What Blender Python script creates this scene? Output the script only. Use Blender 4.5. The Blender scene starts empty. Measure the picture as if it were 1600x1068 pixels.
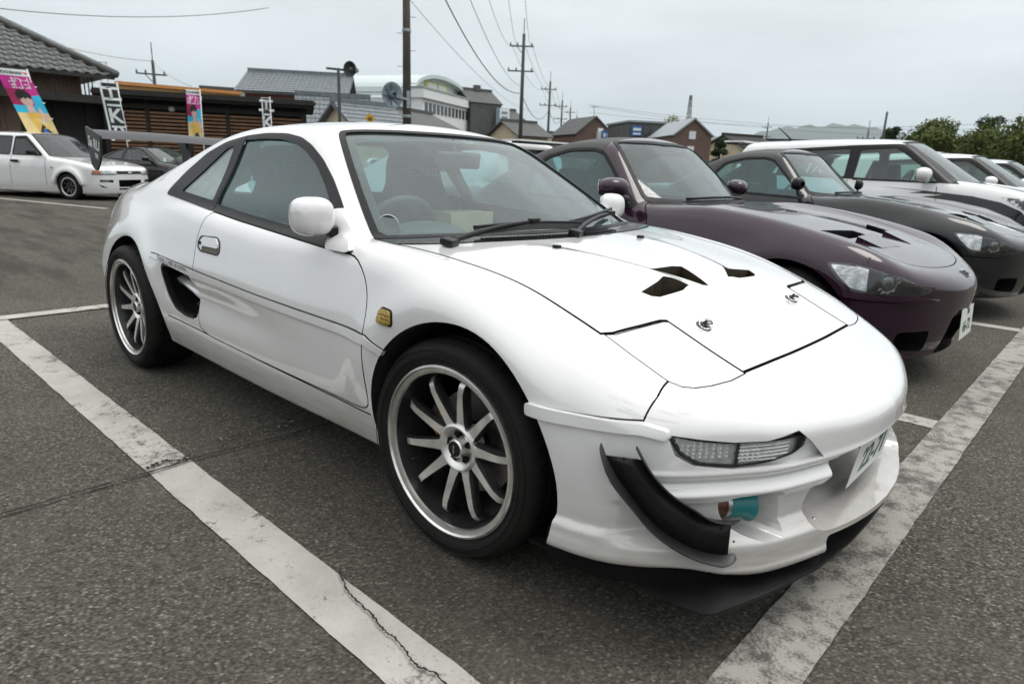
import bpy, bmesh, math, random
import numpy as np
from mathutils import Vector, Matrix, noise
from mathutils.geometry import tessellate_polygon
R = math.radians
random.seed(7); np.random.seed(7)
SC = bpy.context.scene
COL = SC.collection

# ------------------------------------------------------------------ camera
cam_d = bpy.data.cameras.new('camera'); cam = bpy.data.objects.new('camera', cam_d); COL.objects.link(cam)
cam.location = (1.266, -1.941, 1.081)
def _cam_rot(yaw, pitch, roll):
    cy, sy, cp, sp = math.cos(yaw), math.sin(yaw), math.cos(pitch), math.sin(pitch)
    f = Vector((cy*cp, sy*cp, -sp)); r = Vector((sy, -cy, 0)); u = r.cross(f)
    c, s = math.cos(roll), math.sin(roll)
    r2 = c*r + s*u; u2 = -s*r + c*u
    return Matrix((r2, u2, -f)).transposed()
cam.rotation_euler = _cam_rot(R(132.54), R(14.861), R(2.08)).to_euler()
cam_d.sensor_width = 36.0; cam_d.lens = 36.0*1035.93/1600.0
cam_d.clip_start = 0.05; cam_d.clip_end = 30000
cam_d.dof.use_dof = True; cam_d.dof.focus_distance = 2.15; cam_d.dof.aperture_fstop = 5.0
SC.camera = cam

# ------------------------------------------------------------------ sky and sun
SUN_EL, SUN_AZ = R(64), R(48)        # azimuth measured from +X towards +Y
world = bpy.data.worlds.new('World'); SC.world = world; world.use_nodes = True
wn = world.node_tree.nodes; wl = world.node_tree.links; wn.clear()
w_out = wn.new('ShaderNodeOutputWorld'); w_bg = wn.new('ShaderNodeBackground')
sky = wn.new('ShaderNodeTexSky'); sky.sky_type = 'NISHITA'; sky.sun_disc = False
sky.sun_elevation = SUN_EL; sky.sun_rotation = R(90) - SUN_AZ
sky.air_density = 1.0; sky.dust_density = 3.0; sky.ozone_density = 1.5
w_tc = wn.new('ShaderNodeTexCoord'); w_sep = wn.new('ShaderNodeSeparateXYZ')
wl.new(w_tc.outputs['Generated'], w_sep.inputs[0])
# overcast luminance: brighter towards the zenith (standard overcast sky), soft cloud sheets
w_up = wn.new('ShaderNodeMath'); w_up.operation = 'MAXIMUM'; wl.new(w_sep.outputs['Z'], w_up.inputs[0]); w_up.inputs[1].default_value = 0.0
w_ramp = wn.new('ShaderNodeValToRGB')
cr = w_ramp.color_ramp
cr.elements[0].position = 0.0; cr.elements[0].color = (0.335, 0.385, 0.410, 1)
cr.elements[1].position = 1.0; cr.elements[1].color = (1.0, 1.0, 0.99, 1)
e = cr.elements.new(0.10); e.color = (0.405, 0.440, 0.455, 1)
e = cr.elements.new(0.35); e.color = (0.57, 0.59, 0.595, 1)
wl.new(w_up.outputs[0], w_ramp.inputs[0])
w_map = wn.new('ShaderNodeMapping'); w_map.inputs['Scale'].default_value = (1.3, 1.3, 6.0)
wl.new(w_tc.outputs['Generated'], w_map.inputs[0])
w_no = wn.new('ShaderNodeTexNoise'); w_no.inputs['Scale'].default_value = 1.6; w_no.inputs['Detail'].default_value = 5.0; w_no.inputs['Roughness'].default_value = 0.5
wl.new(w_map.outputs[0], w_no.inputs[0])
w_nr = wn.new('ShaderNodeMapRange'); w_nr.inputs[1].default_value = 0.35; w_nr.inputs[2].default_value = 0.65; w_nr.inputs[3].default_value = 0.86; w_nr.inputs[4].default_value = 1.05
wl.new(w_no.outputs['Fac'], w_nr.inputs[0])
w_mul = wn.new('ShaderNodeVectorMath'); w_mul.operation = 'MULTIPLY'
wl.new(w_ramp.outputs[0], w_mul.inputs[0]); wl.new(w_nr.outputs[0], w_mul.inputs[1])
w_sc = wn.new('ShaderNodeVectorMath'); w_sc.operation = 'SCALE'; w_sc.inputs['Scale'].default_value = 19.5
wl.new(w_mul.outputs[0], w_sc.inputs[0])
w_mix = wn.new('ShaderNodeMix'); w_mix.data_type = 'RGBA'; w_mix.inputs[0].default_value = 0.93
wl.new(sky.outputs[0], w_mix.inputs[6]); wl.new(w_sc.outputs[0], w_mix.inputs[7])
wl.new(w_mix.outputs[2], w_bg.inputs['Color']); w_bg.inputs['Strength'].default_value = 0.100
wl.new(w_bg.outputs[0], w_out.inputs[0])
sun_d = bpy.data.lights.new('sun', 'SUN'); sun_d.energy = 1.5; sun_d.angle = R(28); sun_d.color = (1.0, 0.97, 0.92)
sun = bpy.data.objects.new('sun', sun_d); COL.objects.link(sun)
sun.rotation_euler = Vector((math.cos(SUN_EL)*math.cos(SUN_AZ), math.cos(SUN_EL)*math.sin(SUN_AZ), math.sin(SUN_EL))).to_track_quat('Z', 'Y').to_euler()
SC.view_settings.view_transform = 'Standard'; SC.view_settings.look = 'None'
SC.view_settings.exposure = 0.08; SC.view_settings.gamma = 1.0; SC.view_settings.use_curve_mapping = False

# ------------------------------------------------------------------ tagging
def tag(o, label=None, cat=None, group=None, kind=None):
    if label: o['label'] = label
    if cat: o['category'] = cat
    if group: o['group'] = group
    if kind: o['kind'] = kind
    return o
def empty(name, loc=(0,0,0), rz=0.0, label=None, cat=None, group=None):
    o = bpy.data.objects.new(name, None); COL.objects.link(o); o.location = loc; o.rotation_euler = (0,0,rz)
    o.empty_display_size = 0.2
    return tag(o, label, cat, group)
def link(name, me, mat=None, parent=None, loc=None):
    o = bpy.data.objects.new(name, me); COL.objects.link(o)
    if mat is not None:
        if not isinstance(mat, (list, tuple)): mat = [mat]; me.polygons.foreach_set('material_index', [0]*len(me.polygons))
        ix = [0]*len(me.polygons); me.polygons.foreach_get('material_index', ix); me.materials.clear()
        for m in mat: me.materials.append(m)
        me.polygons.foreach_set('material_index', ix)
    if parent is not None: o.parent = parent
    if loc is not None: o.location = loc
    return o

# ------------------------------------------------------------------ materials
class NT:
    def __init__(s, name):
        s.m = bpy.data.materials.new(name); s.m.use_nodes = True
        s.n = s.m.node_tree.nodes; s.l = s.m.node_tree.links
        s.b = s.n.get('Principled BSDF'); s.out = s.n.get('Material Output')
    def new(s, t, **k):
        o = s.n.new(t)
        for a, v in k.items(): setattr(o, a, v)
        return o
    def set(s, **k):
        for a, v in k.items():
            s.b.inputs[a.replace('_', ' ')].default_value = v
        return s
    def tc(s, kind='Object', scale=(1,1,1), rot=(0,0,0)):
        t = s.new('ShaderNodeTexCoord'); m = s.new('ShaderNodeMapping')
        m.inputs['Scale'].default_value = scale; m.inputs['Rotation'].default_value = rot
        s.l.new(t.outputs[kind], m.inputs[0]); return m.outputs[0]
    def noise(s, vec, scale, detail=4, rough=0.55):
        n = s.new('ShaderNodeTexNoise'); n.inputs['Scale'].default_value = scale; n.inputs['Detail'].default_value = detail; n.inputs['Roughness'].default_value = rough
        s.l.new(vec, n.inputs[0]); return n.outputs['Fac']
    def ramp(s, fac, stops):
        r = s.new('ShaderNodeValToRGB'); els = r.color_ramp.elements
        for i, (p_, c) in enumerate(stops):
            el = els[i] if i < 2 else els.new(p_)
            el.position = p_; el.color = (*c, 1) if len(c) == 3 else c
        s.l.new(fac, r.inputs[0]); return r.outputs[0]
    def mix(s, fac, a, b, mode='MIX'):
        m = s.new('ShaderNodeMix', data_type='RGBA', blend_type=mode)
        for sock, v in ((m.inputs[0], fac), (m.inputs[6], a), (m.inputs[7], b)):
            if hasattr(v, 'default_value') or hasattr(v, 'is_linked'): s.l.new(v, sock)
            else: sock.default_value = v if not isinstance(v, tuple) or len(v) == 4 else (*v, 1)
        return m.outputs[2]
    def math(s, op, a, b=0.0):
        m = s.new('ShaderNodeMath', operation=op)
        for sock, v in ((m.inputs[0], a), (m.inputs[1], b)):
            if hasattr(v, 'is_linked'): s.l.new(v, sock)
            else: sock.default_value = v
        return m.outputs[0]
    def bump(s, h, strength=0.3, dist=0.01):
        b = s.new('ShaderNodeBump'); b.inputs['Strength'].default_value = strength; b.inputs['Distance'].default_value = dist
        s.l.new(h, b.inputs['Height']); s.l.new(b.outputs[0], s.b.inputs['Normal']); return s
    def base(s, sock): s.l.new(sock, s.b.inputs['Base Color']); return s
    def rough(s, sock): s.l.new(sock, s.b.inputs['Roughness']); return s

def flat_mat(name, col, rough=0.5, metal=0.0, coat=0.0, var=0.12, vscale=6.0, spec=0.5, bump=0.0, bscale=60.0):
    n = NT(name); n.set(Roughness=rough, Metallic=metal)
    n.b.inputs['Specular IOR Level'].default_value = spec
    if coat: n.b.inputs['Coat Weight'].default_value = coat; n.b.inputs['Coat Roughness'].default_value = 0.04
    v = n.tc()
    if var > 0:
        f = n.noise(v, vscale, 5)
        lo = tuple(c*(1-var) for c in col); hi = tuple(min(1, c*(1+var)) for c in col)
        n.base(n.ramp(f, [(0.3, lo), (0.7, hi)]))
    else: n.b.inputs['Base Color'].default_value = (*col, 1)
    if bump: n.bump(n.noise(v, bscale, 3), bump, 0.004)
    return n.m

# ------------------------------------------------------------------ mesh helpers
def mesh_from(V, F, name='m', smooth=False):
    me = bpy.data.meshes.new(name)
    me.from_pydata([tuple(v) for v in V], [], [tuple(f) for f in F]); me.update()
    if smooth: me.polygons.foreach_set('use_smooth', [True]*len(me.polygons))
    return me
class MB:
    """collects shapes into one mesh"""
    def __init__(s): s.v = []; s.f = []; s.mi = []
    def add(s, V, F, mi=0):
        o = len(s.v); s.v += [tuple(v) for v in V]; s.f += [tuple(i+o for i in f) for f in F]; s.mi += [mi]*len(F); return s
    def box(s, c, d, rz=0.0, mi=0, M=None):
        x, y, z = (k/2 for k in d); P = [Vector((sx*x, sy*y, sz*z)) for sz in (-1,1) for sy in (-1,1) for sx in (-1,1)]
        if M is None: M = Matrix.Translation(c) @ Matrix.Rotation(rz, 4, 'Z')
        return s.add([M @ p for p in P], [(0,2,3,1),(4,5,7,6),(0,1,5,4),(2,6,7,3),(0,4,6,2),(1,3,7,5)], mi)
    def bbox(s, a, b, mi=0):
        return s.box([(a[i]+b[i])/2 for i in range(3)], [abs(b[i]-a[i]) for i in range(3)], mi=mi)
    def beam(s, a, b, w, h, up=(0,0,1), mi=0):
        a = Vector(a); b = Vector(b); d = (b-a); L = d.length; d.normalize()
        u = Vector(up); r = d.cross(u)
        if r.length < 1e-4: r = d.cross(Vector((1,0,0)))
        r.normalize(); u = r.cross(d)
        M = Matrix((d, r, u)).transposed().to_4x4(); M.translation = (a+b)/2
        return s.box(None, (L, w, h), M=M, mi=mi)
    def tube(s, pts, rad, n=8, mi=0, closed=False, cap=True):
        pts = [Vector(p) for p in pts]; N = len(pts)
        rads = rad if isinstance(rad, (list, tuple)) else [rad]*N
        V = []; prev = None
        for i, p in enumerate(pts):
            if closed: t = pts[(i+1) % N] - pts[i-1]
            else: t = pts[min(i+1, N-1)] - pts[max(i-1, 0)]
            t.normalize()
            if prev is None:
                a = Vector((0,0,1)) if abs(t.z) < 0.9 else Vector((1,0,0)); prev = t.cross(a).normalized()
            else:
                prev = (prev - t*prev.dot(t)).normalized()
            b = t.cross(prev)
            for k in range(n):
                an = 2*math.pi*k/n; V.append(p + (prev*math.cos(an) + b*math.sin(an))*rads[i])
        F = []
        for i in range(N if closed else N-1):
            j = (i+1) % N
            for k in range(n): F.append((i*n+k, i*n+(k+1) % n, j*n+(k+1) % n, j*n+k))
        if cap and not closed: F.append(tuple(range(n-1, -1, -1))); F.append(tuple((N-1)*n+k for k in range(n)))
        return s.add(V, F, mi)
    def lathe(s, prof, n=48, axis='Y', M=None, mi=0, closed=False):
        """prof = [(r, h)], revolved about axis"""
        V = []
        for r, h in prof:
            for k in range(n):
                a = 2*math.pi*k/n; c, q = r*math.cos(a), r*math.sin(a)
                V.append(Vector((c, h, q)) if axis == 'Y' else (Vector((c, q, h)) if axis == 'Z' else Vector((h, c, q))))
        if M is not None: V = [M @ v for v in V]
        F = []; m = len(prof)
        for i in range(m if closed else m-1):
            j = (i+1) % m
            for k in range(n): F.append((i*n+k, i*n+(k+1) % n, j*n+(k+1) % n, j*n+k))
        return s.add(V, F, mi)
    def prism(s, poly, h0, h1, to3, mi=0):
        """2d polygon extruded; to3(u,v,h) -> point"""
        n = len(poly); V = [to3(u, v, h0) for u, v in poly] + [to3(u, v, h1) for u, v in poly]
        tri = tessellate_polygon([[Vector((u, v, 0)) for u, v in poly]])
        F = [tuple(t) for t in tri] + [tuple(i+n for i in reversed(t)) for t in tri]
        area = sum(poly[i][0]*poly[(i+1) % n][1]-poly[(i+1) % n][0]*poly[i][1] for i in range(n))
        for i in range(n):
            j = (i+1) % n; F.append((i, i+n, j+n, j))
        return s.add(V, F, mi)
    def mesh(s, name='m', smooth=False, fix=True):
        me = mesh_from(s.v, s.f, name, smooth)
        if any(s.mi): me.polygons.foreach_set('material_index', s.mi)
        if fix:
            bm = bmesh.new(); bm.from_mesh(me); bmesh.ops.recalc_face_normals(bm, faces=bm.faces[:]); bm.to_mesh(me); bm.free()
        return me
    def build(s, name, mat, parent=None, smooth=False, loc=None, auto=None):
        me = s.mesh(name, smooth or auto is not None)
        if auto is not None: sharp_by_angle(me, auto)
        return link(name, me, mat, parent, loc)
def sharp_by_angle(me, deg):
    bm = bmesh.new(); bm.from_mesh(me)
    for e_ in bm.edges:
        if len(e_.link_faces) == 2: e_.smooth = e_.calc_face_angle(0) < R(deg)
        else: e_.smooth = False
    bm.to_mesh(me); bm.free()
def bevel_mesh(me, w, seg=2, ang=30):
    bm = bmesh.new(); bm.from_mesh(me)
    bmesh.ops.remove_doubles(bm, verts=bm.verts[:], dist=1e-5)
    es = [e_ for e_ in bm.edges if len(e_.link_faces) == 2 and e_.calc_face_angle(0) > R(ang)]
    bmesh.ops.bevel(bm, geom=es, offset=w, segments=seg, profile=0.6, affect='EDGES', clamp_overlap=True)
    bm.to_mesh(me); bm.free(); me.polygons.foreach_set('use_smooth', [True]*len(me.polygons)); sharp_by_angle(me, 40); return me
def text_mesh(body, size=1.0, extrude=0.0, shear=0.0, spacing=1.0, bold=0.0, align='CENTER'):
    cu = bpy.data.curves.new('txt', 'FONT'); cu.body = body; cu.size = size; cu.extrude = extrude; cu.shear = shear; cu.space_character = spacing; cu.offset = bold
    cu.align_x = align; cu.align_y = 'CENTER'; cu.resolution_u = 3
    o = bpy.data.objects.new('txt', cu); TMP.collection.objects.link(o)
    with bpy.context.temp_override(scene=TMP, view_layer=TMP.view_layers[0]):
        dg = bpy.context.evaluated_depsgraph_get(); dg.update()
    me = bpy.data.meshes.new_from_object(o.evaluated_get(dg))
    bpy.data.objects.remove(o); bpy.data.curves.remove(cu); return me

# ------------------------------------------------------------------ splines, tables, implicit surfaces
def nspline(xs, ys):
    """natural cubic spline through points; xs increasing -> callable on arrays"""
    xs = np.asarray(xs, float); ys = np.asarray(ys, float); n = len(xs); h = np.diff(xs)
    A = np.eye(n); b = np.zeros((n,) + ys.shape[1:])
    for i in range(1, n-1):
        A[i, i-1] = h[i-1]; A[i, i] = 2*(h[i-1]+h[i]); A[i, i+1] = h[i]
        b[i] = 6*((ys[i+1]-ys[i])/h[i]-(ys[i]-ys[i-1])/h[i-1])
    M = np.linalg.solve(A, b)
    def f(x):
        x = np.clip(x, xs[0], xs[-1]); i = np.clip(np.searchsorted(xs, x, side='right')-1, 0, n-2)
        t = x-xs[i]; hh = h[i]; u = xs[i+1]-x
        if ys.ndim > 1: t = t[:, None]; hh = hh[:, None]; u = u[:, None]
        return (M[i]*u**3+M[i+1]*t**3)/(6*hh)+(ys[i]/hh-M[i]*hh/6)*u+(ys[i+1]/hh-M[i+1]*hh/6)*t
    return f
def _cr(t): return (-.5*t+t*t-.5*t**3, 1-2.5*t*t+1.5*t**3, .5*t+2*t*t-1.5*t**3, -.5*t*t+.5*t**3)
class Tab1:
    def __init__(s, xs, ys, step=0.02):
        s.x0 = xs[0]; s.n = int(round((xs[-1]-xs[0])/step))+1; s.h = (xs[-1]-xs[0])/(s.n-1)
        s.t = nspline(xs, ys)(np.linspace(xs[0], xs[-1], s.n))
    def __call__(s, x):
        u = np.clip((np.asarray(x)-s.x0)/s.h, 0, s.n-1.0001); i = u.astype(int); t = u-i; w = _cr(t); r = 0
        for k in range(4): r = r + w[k]*s.t[np.clip(i+k-1, 0, s.n-1)]
        return r
class Tab2:
    """bicubic table"""
    def __init__(s, xs, ys, V, sx=0.03, sy=0.02, raw=False):
        s.x0, s.y0 = xs[0], ys[0]
        if raw:
            s.nx, s.ny = V.shape; s.t = V; s.hx = (xs[-1]-xs[0])/(s.nx-1); s.hy = (ys[-1]-ys[0])/(s.ny-1)
        else:
            s.nx = int(round((xs[-1]-xs[0])/sx))+1; s.ny = int(round((ys[-1]-ys[0])/sy))+1
            s.hx = (xs[-1]-xs[0])/(s.nx-1); s.hy = (ys[-1]-ys[0])/(s.ny-1)
            T = nspline(xs, np.asarray(V, float))(np.linspace(xs[0], xs[-1], s.nx))
            s.t = nspline(ys, T.T.copy())(np.linspace(ys[0], ys[-1], s.ny)).T.copy()
    def __call__(s, x, y):
        x, y = np.broadcast_arrays(np.asarray(x, float), np.asarray(y, float))
        u = np.clip((x-s.x0)/s.hx, 0, s.nx-1.0001); i = u.astype(int); wu = _cr(u-i)
        v = np.clip((y-s.y0)/s.hy, 0, s.ny-1.0001); j = v.astype(int); wv = _cr(v-j)
        js = [np.clip(j+k-1, 0, s.ny-1) for k in range(4)]; r = 0
        for k in range(4):
            ii = np.clip(i+k-1, 0, s.nx-1)
            r = r + wu[k]*(wv[0]*s.t[ii, js[0]]+wv[1]*s.t[ii, js[1]]+wv[2]*s.t[ii, js[2]]+wv[3]*s.t[ii, js[3]])
        return r
def smax(a, b, k):
    h = np.maximum(k-np.abs(a-b), 0.0)/k; return np.maximum(a, b)+h*h*k*0.25
def smin(a, b, k): return -smax(-a, -b, k)
def sstep(e0, e1, x):
    t = np.clip((x-e0)/(e1-e0), 0, 1); return t*t*t*(t*(6*t-15)+10)
def dense(pts, n=12, closed=False):
    """catmull-rom resample of 2d/3d points"""
    P = [np.array(p, float) for p in pts]; N = len(P); out = []
    for i in range(N if closed else N-1):
        if closed: a, b, c, d = P[i-1], P[i], P[(i+1) % N], P[(i+2) % N]
        else: a, b, c, d = P[max(i-1, 0)], P[i], P[i+1], P[min(i+2, N-1)]
        for k in range(n):
            w = _cr(k/n); out.append(w[0]*a+w[1]*b+w[2]*c+w[3]*d)
    if not closed: out.append(P[-1])
    return out
def plan_sdf(pts, x0, x1, a1, step=0.02):
    """signed distance to the plan outline (x, a>=0), pts from nose to tail"""
    D = np.array(dense(pts, 10)); D = np.concatenate([D, D[::-1]*np.array([1, -1])])
    nx = int((x1-x0)/step)+1; ny = int(a1/step)+1
    X, Y = np.meshgrid(np.linspace(x0, x1, nx), np.linspace(0, a1, ny), indexing='ij')
    d = np.full(X.shape, 1e9); ins = np.zeros(X.shape, bool)
    for p, q in zip(D, np.roll(D, -1, 0)):
        e_ = q-p; L = e_@e_
        if L < 1e-12: continue
        t = np.clip(((X-p[0])*e_[0]+(Y-p[1])*e_[1])/L, 0, 1)
        d = np.minimum(d, (X-p[0]-t*e_[0])**2+(Y-p[1]-t*e_[1])**2)
        if abs(e_[1]) > 1e-12:
            c = ((p[1] > Y) != (q[1] > Y)) & (X < e_[0]*(Y-p[1])/e_[1]+p[0]); ins ^= c
    d = np.sqrt(d)
    return Tab2([x0, x1], [0, a1], np.where(ins, -d, d), raw=True)

def implicit_mesh(f, xs, ys, zs, iters=4, sym=True):
    """surface nets of f(x,|y|,z) on a (non uniform) grid, ys >= 0 half grid mirrored"""
    xs = np.asarray(xs); ys = np.asarray(ys); zs = np.asarray(zs)
    v = np.broadcast_to(f(xs[:, None, None], ys[None, :, None], zs[None, None, :]), (len(xs), len(ys), len(zs)))
    if sym:
        if ys[0] == 0: v = np.concatenate([v[:, :0:-1], v], 1); ys = np.concatenate([-ys[:0:-1], ys])
        else: v = np.concatenate([v[:, ::-1], v], 1); ys = np.concatenate([-ys[::-1], ys])
    s = v < 0; nx, ny, nz = (k-1 for k in v.shape)
    G = [xs, ys, zs]
    cs = np.zeros((nx, ny, nz), np.int8)
    for dx in (0, 1):
        for dy in (0, 1):
            for dz in (0, 1): cs += s[dx:dx+nx, dy:dy+ny, dz:dz+nz]
    act = (cs > 0) & (cs < 8); I, J, K = np.nonzero(act); n = len(I)
    idx = np.full((nx, ny, nz), -1, np.int64); idx[I, J, K] = np.arange(n)
    acc = np.zeros((n, 3)); cnt = np.zeros(n)
    cor = [(a, b, c) for a in (0, 1) for b in (0, 1) for c in (0, 1)]
    for a in cor:
        for ax in range(3):
            if a[ax]: continue
            b = list(a); b[ax] = 1
            va = v[I+a[0], J+a[1], K+a[2]]; vb = v[I+b[0], J+b[1], K+b[2]]
            m = (va < 0) != (vb < 0); t = np.where(m, va/np.where(m, va-vb, 1), 0)
            P = np.stack([xs[I+a[0]], ys[J+a[1]], zs[K+a[2]]], 1)
            Q = np.stack([xs[I+b[0]], ys[J+b[1]], zs[K+b[2]]], 1)
            acc += np.where(m[:, None], P+(Q-P)*t[:, None], 0); cnt += m
    V = acc/cnt[:, None]
    q = []
    for ax in range(3):
        sl0 = [slice(None)]*3; sl1 = [slice(None)]*3; sl0[ax] = slice(0, -1); sl1[ax] = slice(1, None)
        e0 = s[tuple(sl0)]; e1 = s[tuple(sl1)]; m = e0 != e1
        o1, o2 = (ax+1) % 3, (ax+2) % 3
        E = np.stack(np.nonzero(m), 1)
        ok = (E[:, o1] > 0) & (E[:, o2] > 0) & (E[:, o1] < (nx, ny, nz)[o1]) & (E[:, o2] < (nx, ny, nz)[o2]); E = E[ok]
        fl = e0[tuple(E.T)]
        def cell(a, b):
            c = E.copy(); c[:, o1] -= a; c[:, o2] -= b; return idx[tuple(c.T)]
        Q = np.stack([cell(1, 1), cell(0, 1), cell(0, 0), cell(1, 0)], 1)
        Q[~fl] = Q[~fl][:, ::-1]; q.append(Q)
    Fq = np.concatenate(q)
    hmax = 0.02
    for it in range(iters):
        if it % 2 == 0: g, val = grad(f, V)
        else: val = f(V[:, 0], np.abs(V[:, 1]), V[:, 2])
        st = -(val/np.maximum((g*g).sum(1), 1e-6))[:, None]*g
        L = np.linalg.norm(st, axis=1, keepdims=True); V = V+st*np.minimum(1, hmax/np.maximum(L, 1e-9))
    return V, Fq
def grad(f, V, h=0.0015):
    def F(P): return f(P[:, 0], np.abs(P[:, 1]), P[:, 2])
    g = np.stack([(F(V+d)-F(V-d))/(2*h) for d in (np.array([h, 0, 0]), np.array([0, h, 0]), np.array([0, 0, h]))], 1)
    return g, F(V)
def fast_mesh(V, F, name='m'):
    me = bpy.data.meshes.new(name); n = len(F); k = F.shape[1]
    me.vertices.add(len(V)); me.vertices.foreach_set('co', np.asarray(V, np.float32).ravel())
    me.loops.add(n*k); me.loops.foreach_set('vertex_index', np.asarray(F, np.int32).ravel())
    me.polygons.add(n); me.polygons.foreach_set('loop_start', np.arange(0, n*k, k, dtype=np.int32))
    me.update(calc_edges=True); return me
def mco(me):
    a = np.empty(len(me.vertices)*3, np.float32); me.vertices.foreach_get('co', a); return a.reshape(-1, 3).astype(float)
TMP = bpy.data.scenes.new('workshop')            # small side scene so that booleans do not re-evaluate everything; removed at the end
def csg(a, b, op):
    """boolean of two closed meshes -> new mesh"""
    oa = bpy.data.objects.new('a', a); ob = bpy.data.objects.new('b', b); TMP.collection.objects.link(oa); TMP.collection.objects.link(ob)
    md = oa.modifiers.new('b', 'BOOLEAN'); md.object = ob; md.operation = op; md.solver = 'MANIFOLD'
    md.material_mode = 'TRANSFER'
    with bpy.context.temp_override(scene=TMP, view_layer=TMP.view_layers[0]):
        dg = bpy.context.evaluated_depsgraph_get(); dg.update()
    me = bpy.data.meshes.new_from_object(oa.evaluated_get(dg))
    bpy.data.objects.remove(oa); bpy.data.objects.remove(ob); return me
def many(cutters):
    c = cutters[0]
    for d in cutters[1:]: c = csg(c, d, 'UNION')
    return c
def sub(a, b): return csg(a, b, 'DIFFERENCE')
def inter(a, b): return csg(a, b, 'INTERSECT')
def uni(a, b): return csg(a, b, 'UNION')
def set_normals(me, fs, tol=0.0012):
    """smooth shading from the analytic surface(s) where a vertex lies on one, flat elsewhere"""
    V = mco(me); n = len(me.loops)
    if n == 0: return me
    li = np.empty(n, np.int32); me.loops.foreach_get('vertex_index', li)
    np_ = len(me.polygons); lt = np.empty(np_, np.int32); me.polygons.foreach_get('loop_total', lt)
    pn = np.empty(np_*3, np.float32); me.polygons.foreach_get('normal', pn); pn = pn.reshape(-1, 3).astype(float)
    ln = np.repeat(pn, lt, axis=0); out = ln.copy()
    for f, off in fs:
        g, val = grad(f, V); g /= np.maximum(np.linalg.norm(g, axis=1, keepdims=True), 1e-9)
        on = np.abs(val-off) < tol; gl = g[li]; dt = (gl*ln).sum(1)
        m = on[li] & (np.abs(dt) > 0.72); out[m] = gl[m]*np.sign(dt[m])[:, None]
    me.polygons.foreach_set('use_smooth', [True]*np_)
    me.normals_split_custom_set(out.tolist()); return me
def prism_mesh(poly, h0, h1, to3):
    return MB().prism(poly, h0, h1, to3).mesh()
def local_slab(V, N, F, keep, d0, d1):
    """closed slab between two offsets of the part of a surface where keep(centre) holds"""
    C = V[F].mean(1); q = F[keep(C)]
    for _ in range(3):                       # drop ragged faces so that the border stays clean
        e_ = np.concatenate([q[:, [0, 1]], q[:, [1, 2]], q[:, [2, 3]], q[:, [3, 0]]]); k = np.sort(e_, 1); k = k[:, 0]*(len(V)+1)+k[:, 1]
        u, inv, c = np.unique(k, return_inverse=True, return_counts=True); nb = (c[inv.ravel()] == 2).reshape(4, -1).sum(0)
        if (nb >= 2).all(): break
        q = q[nb >= 2]
    ids = np.unique(q); mp = np.full(len(V), -1); mp[ids] = np.arange(len(ids)); q = mp[q]; n = len(ids)
    e_ = np.concatenate([q[:, [0, 1]], q[:, [1, 2]], q[:, [2, 3]], q[:, [3, 0]]]); k = np.sort(e_, 1); k = k[:, 0]*(len(V)+1)+k[:, 1]
    u, inv, c = np.unique(k, return_inverse=True, return_counts=True); b = e_[c[inv.ravel()] == 1]
    W_ = np.stack([b[:, 1], b[:, 0], b[:, 0]+n, b[:, 1]+n], 1)
    P = np.concatenate([V[ids]+N[ids]*d0, V[ids]+N[ids]*d1])
    return fast_mesh(P, np.concatenate([q, q[:, ::-1]+n, W_]))
def mirror_copy(o, parent):
    """copy of a part on the other side of the car's centre plane"""
    c = o.copy(); COL.objects.link(c); c.parent = parent; c.scale = (1, -1, 1); c.location = (o.location[0], -o.location[1], o.location[2])
    for ch in list(o.children):
        d = ch.copy(); COL.objects.link(d); d.parent = c
    return c
SIDE = lambda s: (lambda u, v, h: (u, s*h, v))       # (x,z) polygon extruded along y on side s
TOPV = lambda u, v, h: (u, v, h)                      # (x,y) polygon extruded along z
def offs(poly, d):
    """offset of a closed 2d polygon, outwards for d > 0"""
    n = len(poly); P = [Vector(p) for p in poly]
    A = sum(P[i].x*P[(i+1) % n].y-P[(i+1) % n].x*P[i].y for i in range(n)); sg = 1 if A > 0 else -1
    out = []
    for i in range(n):
        a = (P[i]-P[i-1]); b = (P[(i+1) % n]-P[i])
        if a.length < 1e-9 or b.length < 1e-9: out.append(tuple(P[i])); continue
        a.normalize(); b.normalize(); na = Vector((a.y, -a.x))*sg; nb = Vector((b.y, -b.x))*sg
        m = na+nb; L = m.length
        if L < 0.5: m = na; L = 1.0; k = 1
        else: m /= L; k = min(1/max(m.dot(na), 0.4), 2.0)
        out.append(tuple(P[i]+m*d*k))
    # drop points that came too near the original outline (folds in tight corners)
    A_ = np.array([p[:] for p in P]); B_ = np.roll(A_, -1, 0); E_ = B_-A_; L2 = np.maximum((E_**2).sum(1), 1e-12); keep = []
    for q in out:
        t = np.clip(((np.array(q)-A_)*E_).sum(1)/L2, 0, 1); dist = np.sqrt((((A_+E_*t[:, None])-np.array(q))**2).sum(1).min())
        if dist > abs(d)*.96: keep.append(q)
    return keep if len(keep) > 3 else out
def rounded(poly, r, n=5):
    """round the corners of a 2d polygon; poly entries (x,y) or (x,y,r)"""
    N = len(poly); out = []
    for i in range(N):
        p = Vector(poly[i][:2]); a = Vector(poly[i-1][:2]); b = Vector(poly[(i+1) % N][:2]); rr = poly[i][2] if len(poly[i]) > 2 else r
        da = (a-p); db = (b-p); k = min(rr, da.length*.48, db.length*.48)
        if k < 1e-5: out.append(tuple(p)); continue
        A = p+da.normalized()*k; B = p+db.normalized()*k
        for j in range(n+1):
            t = j/n; out.append(tuple((1-t)**2*A+2*t*(1-t)*p+t*t*B))
    return out
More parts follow.
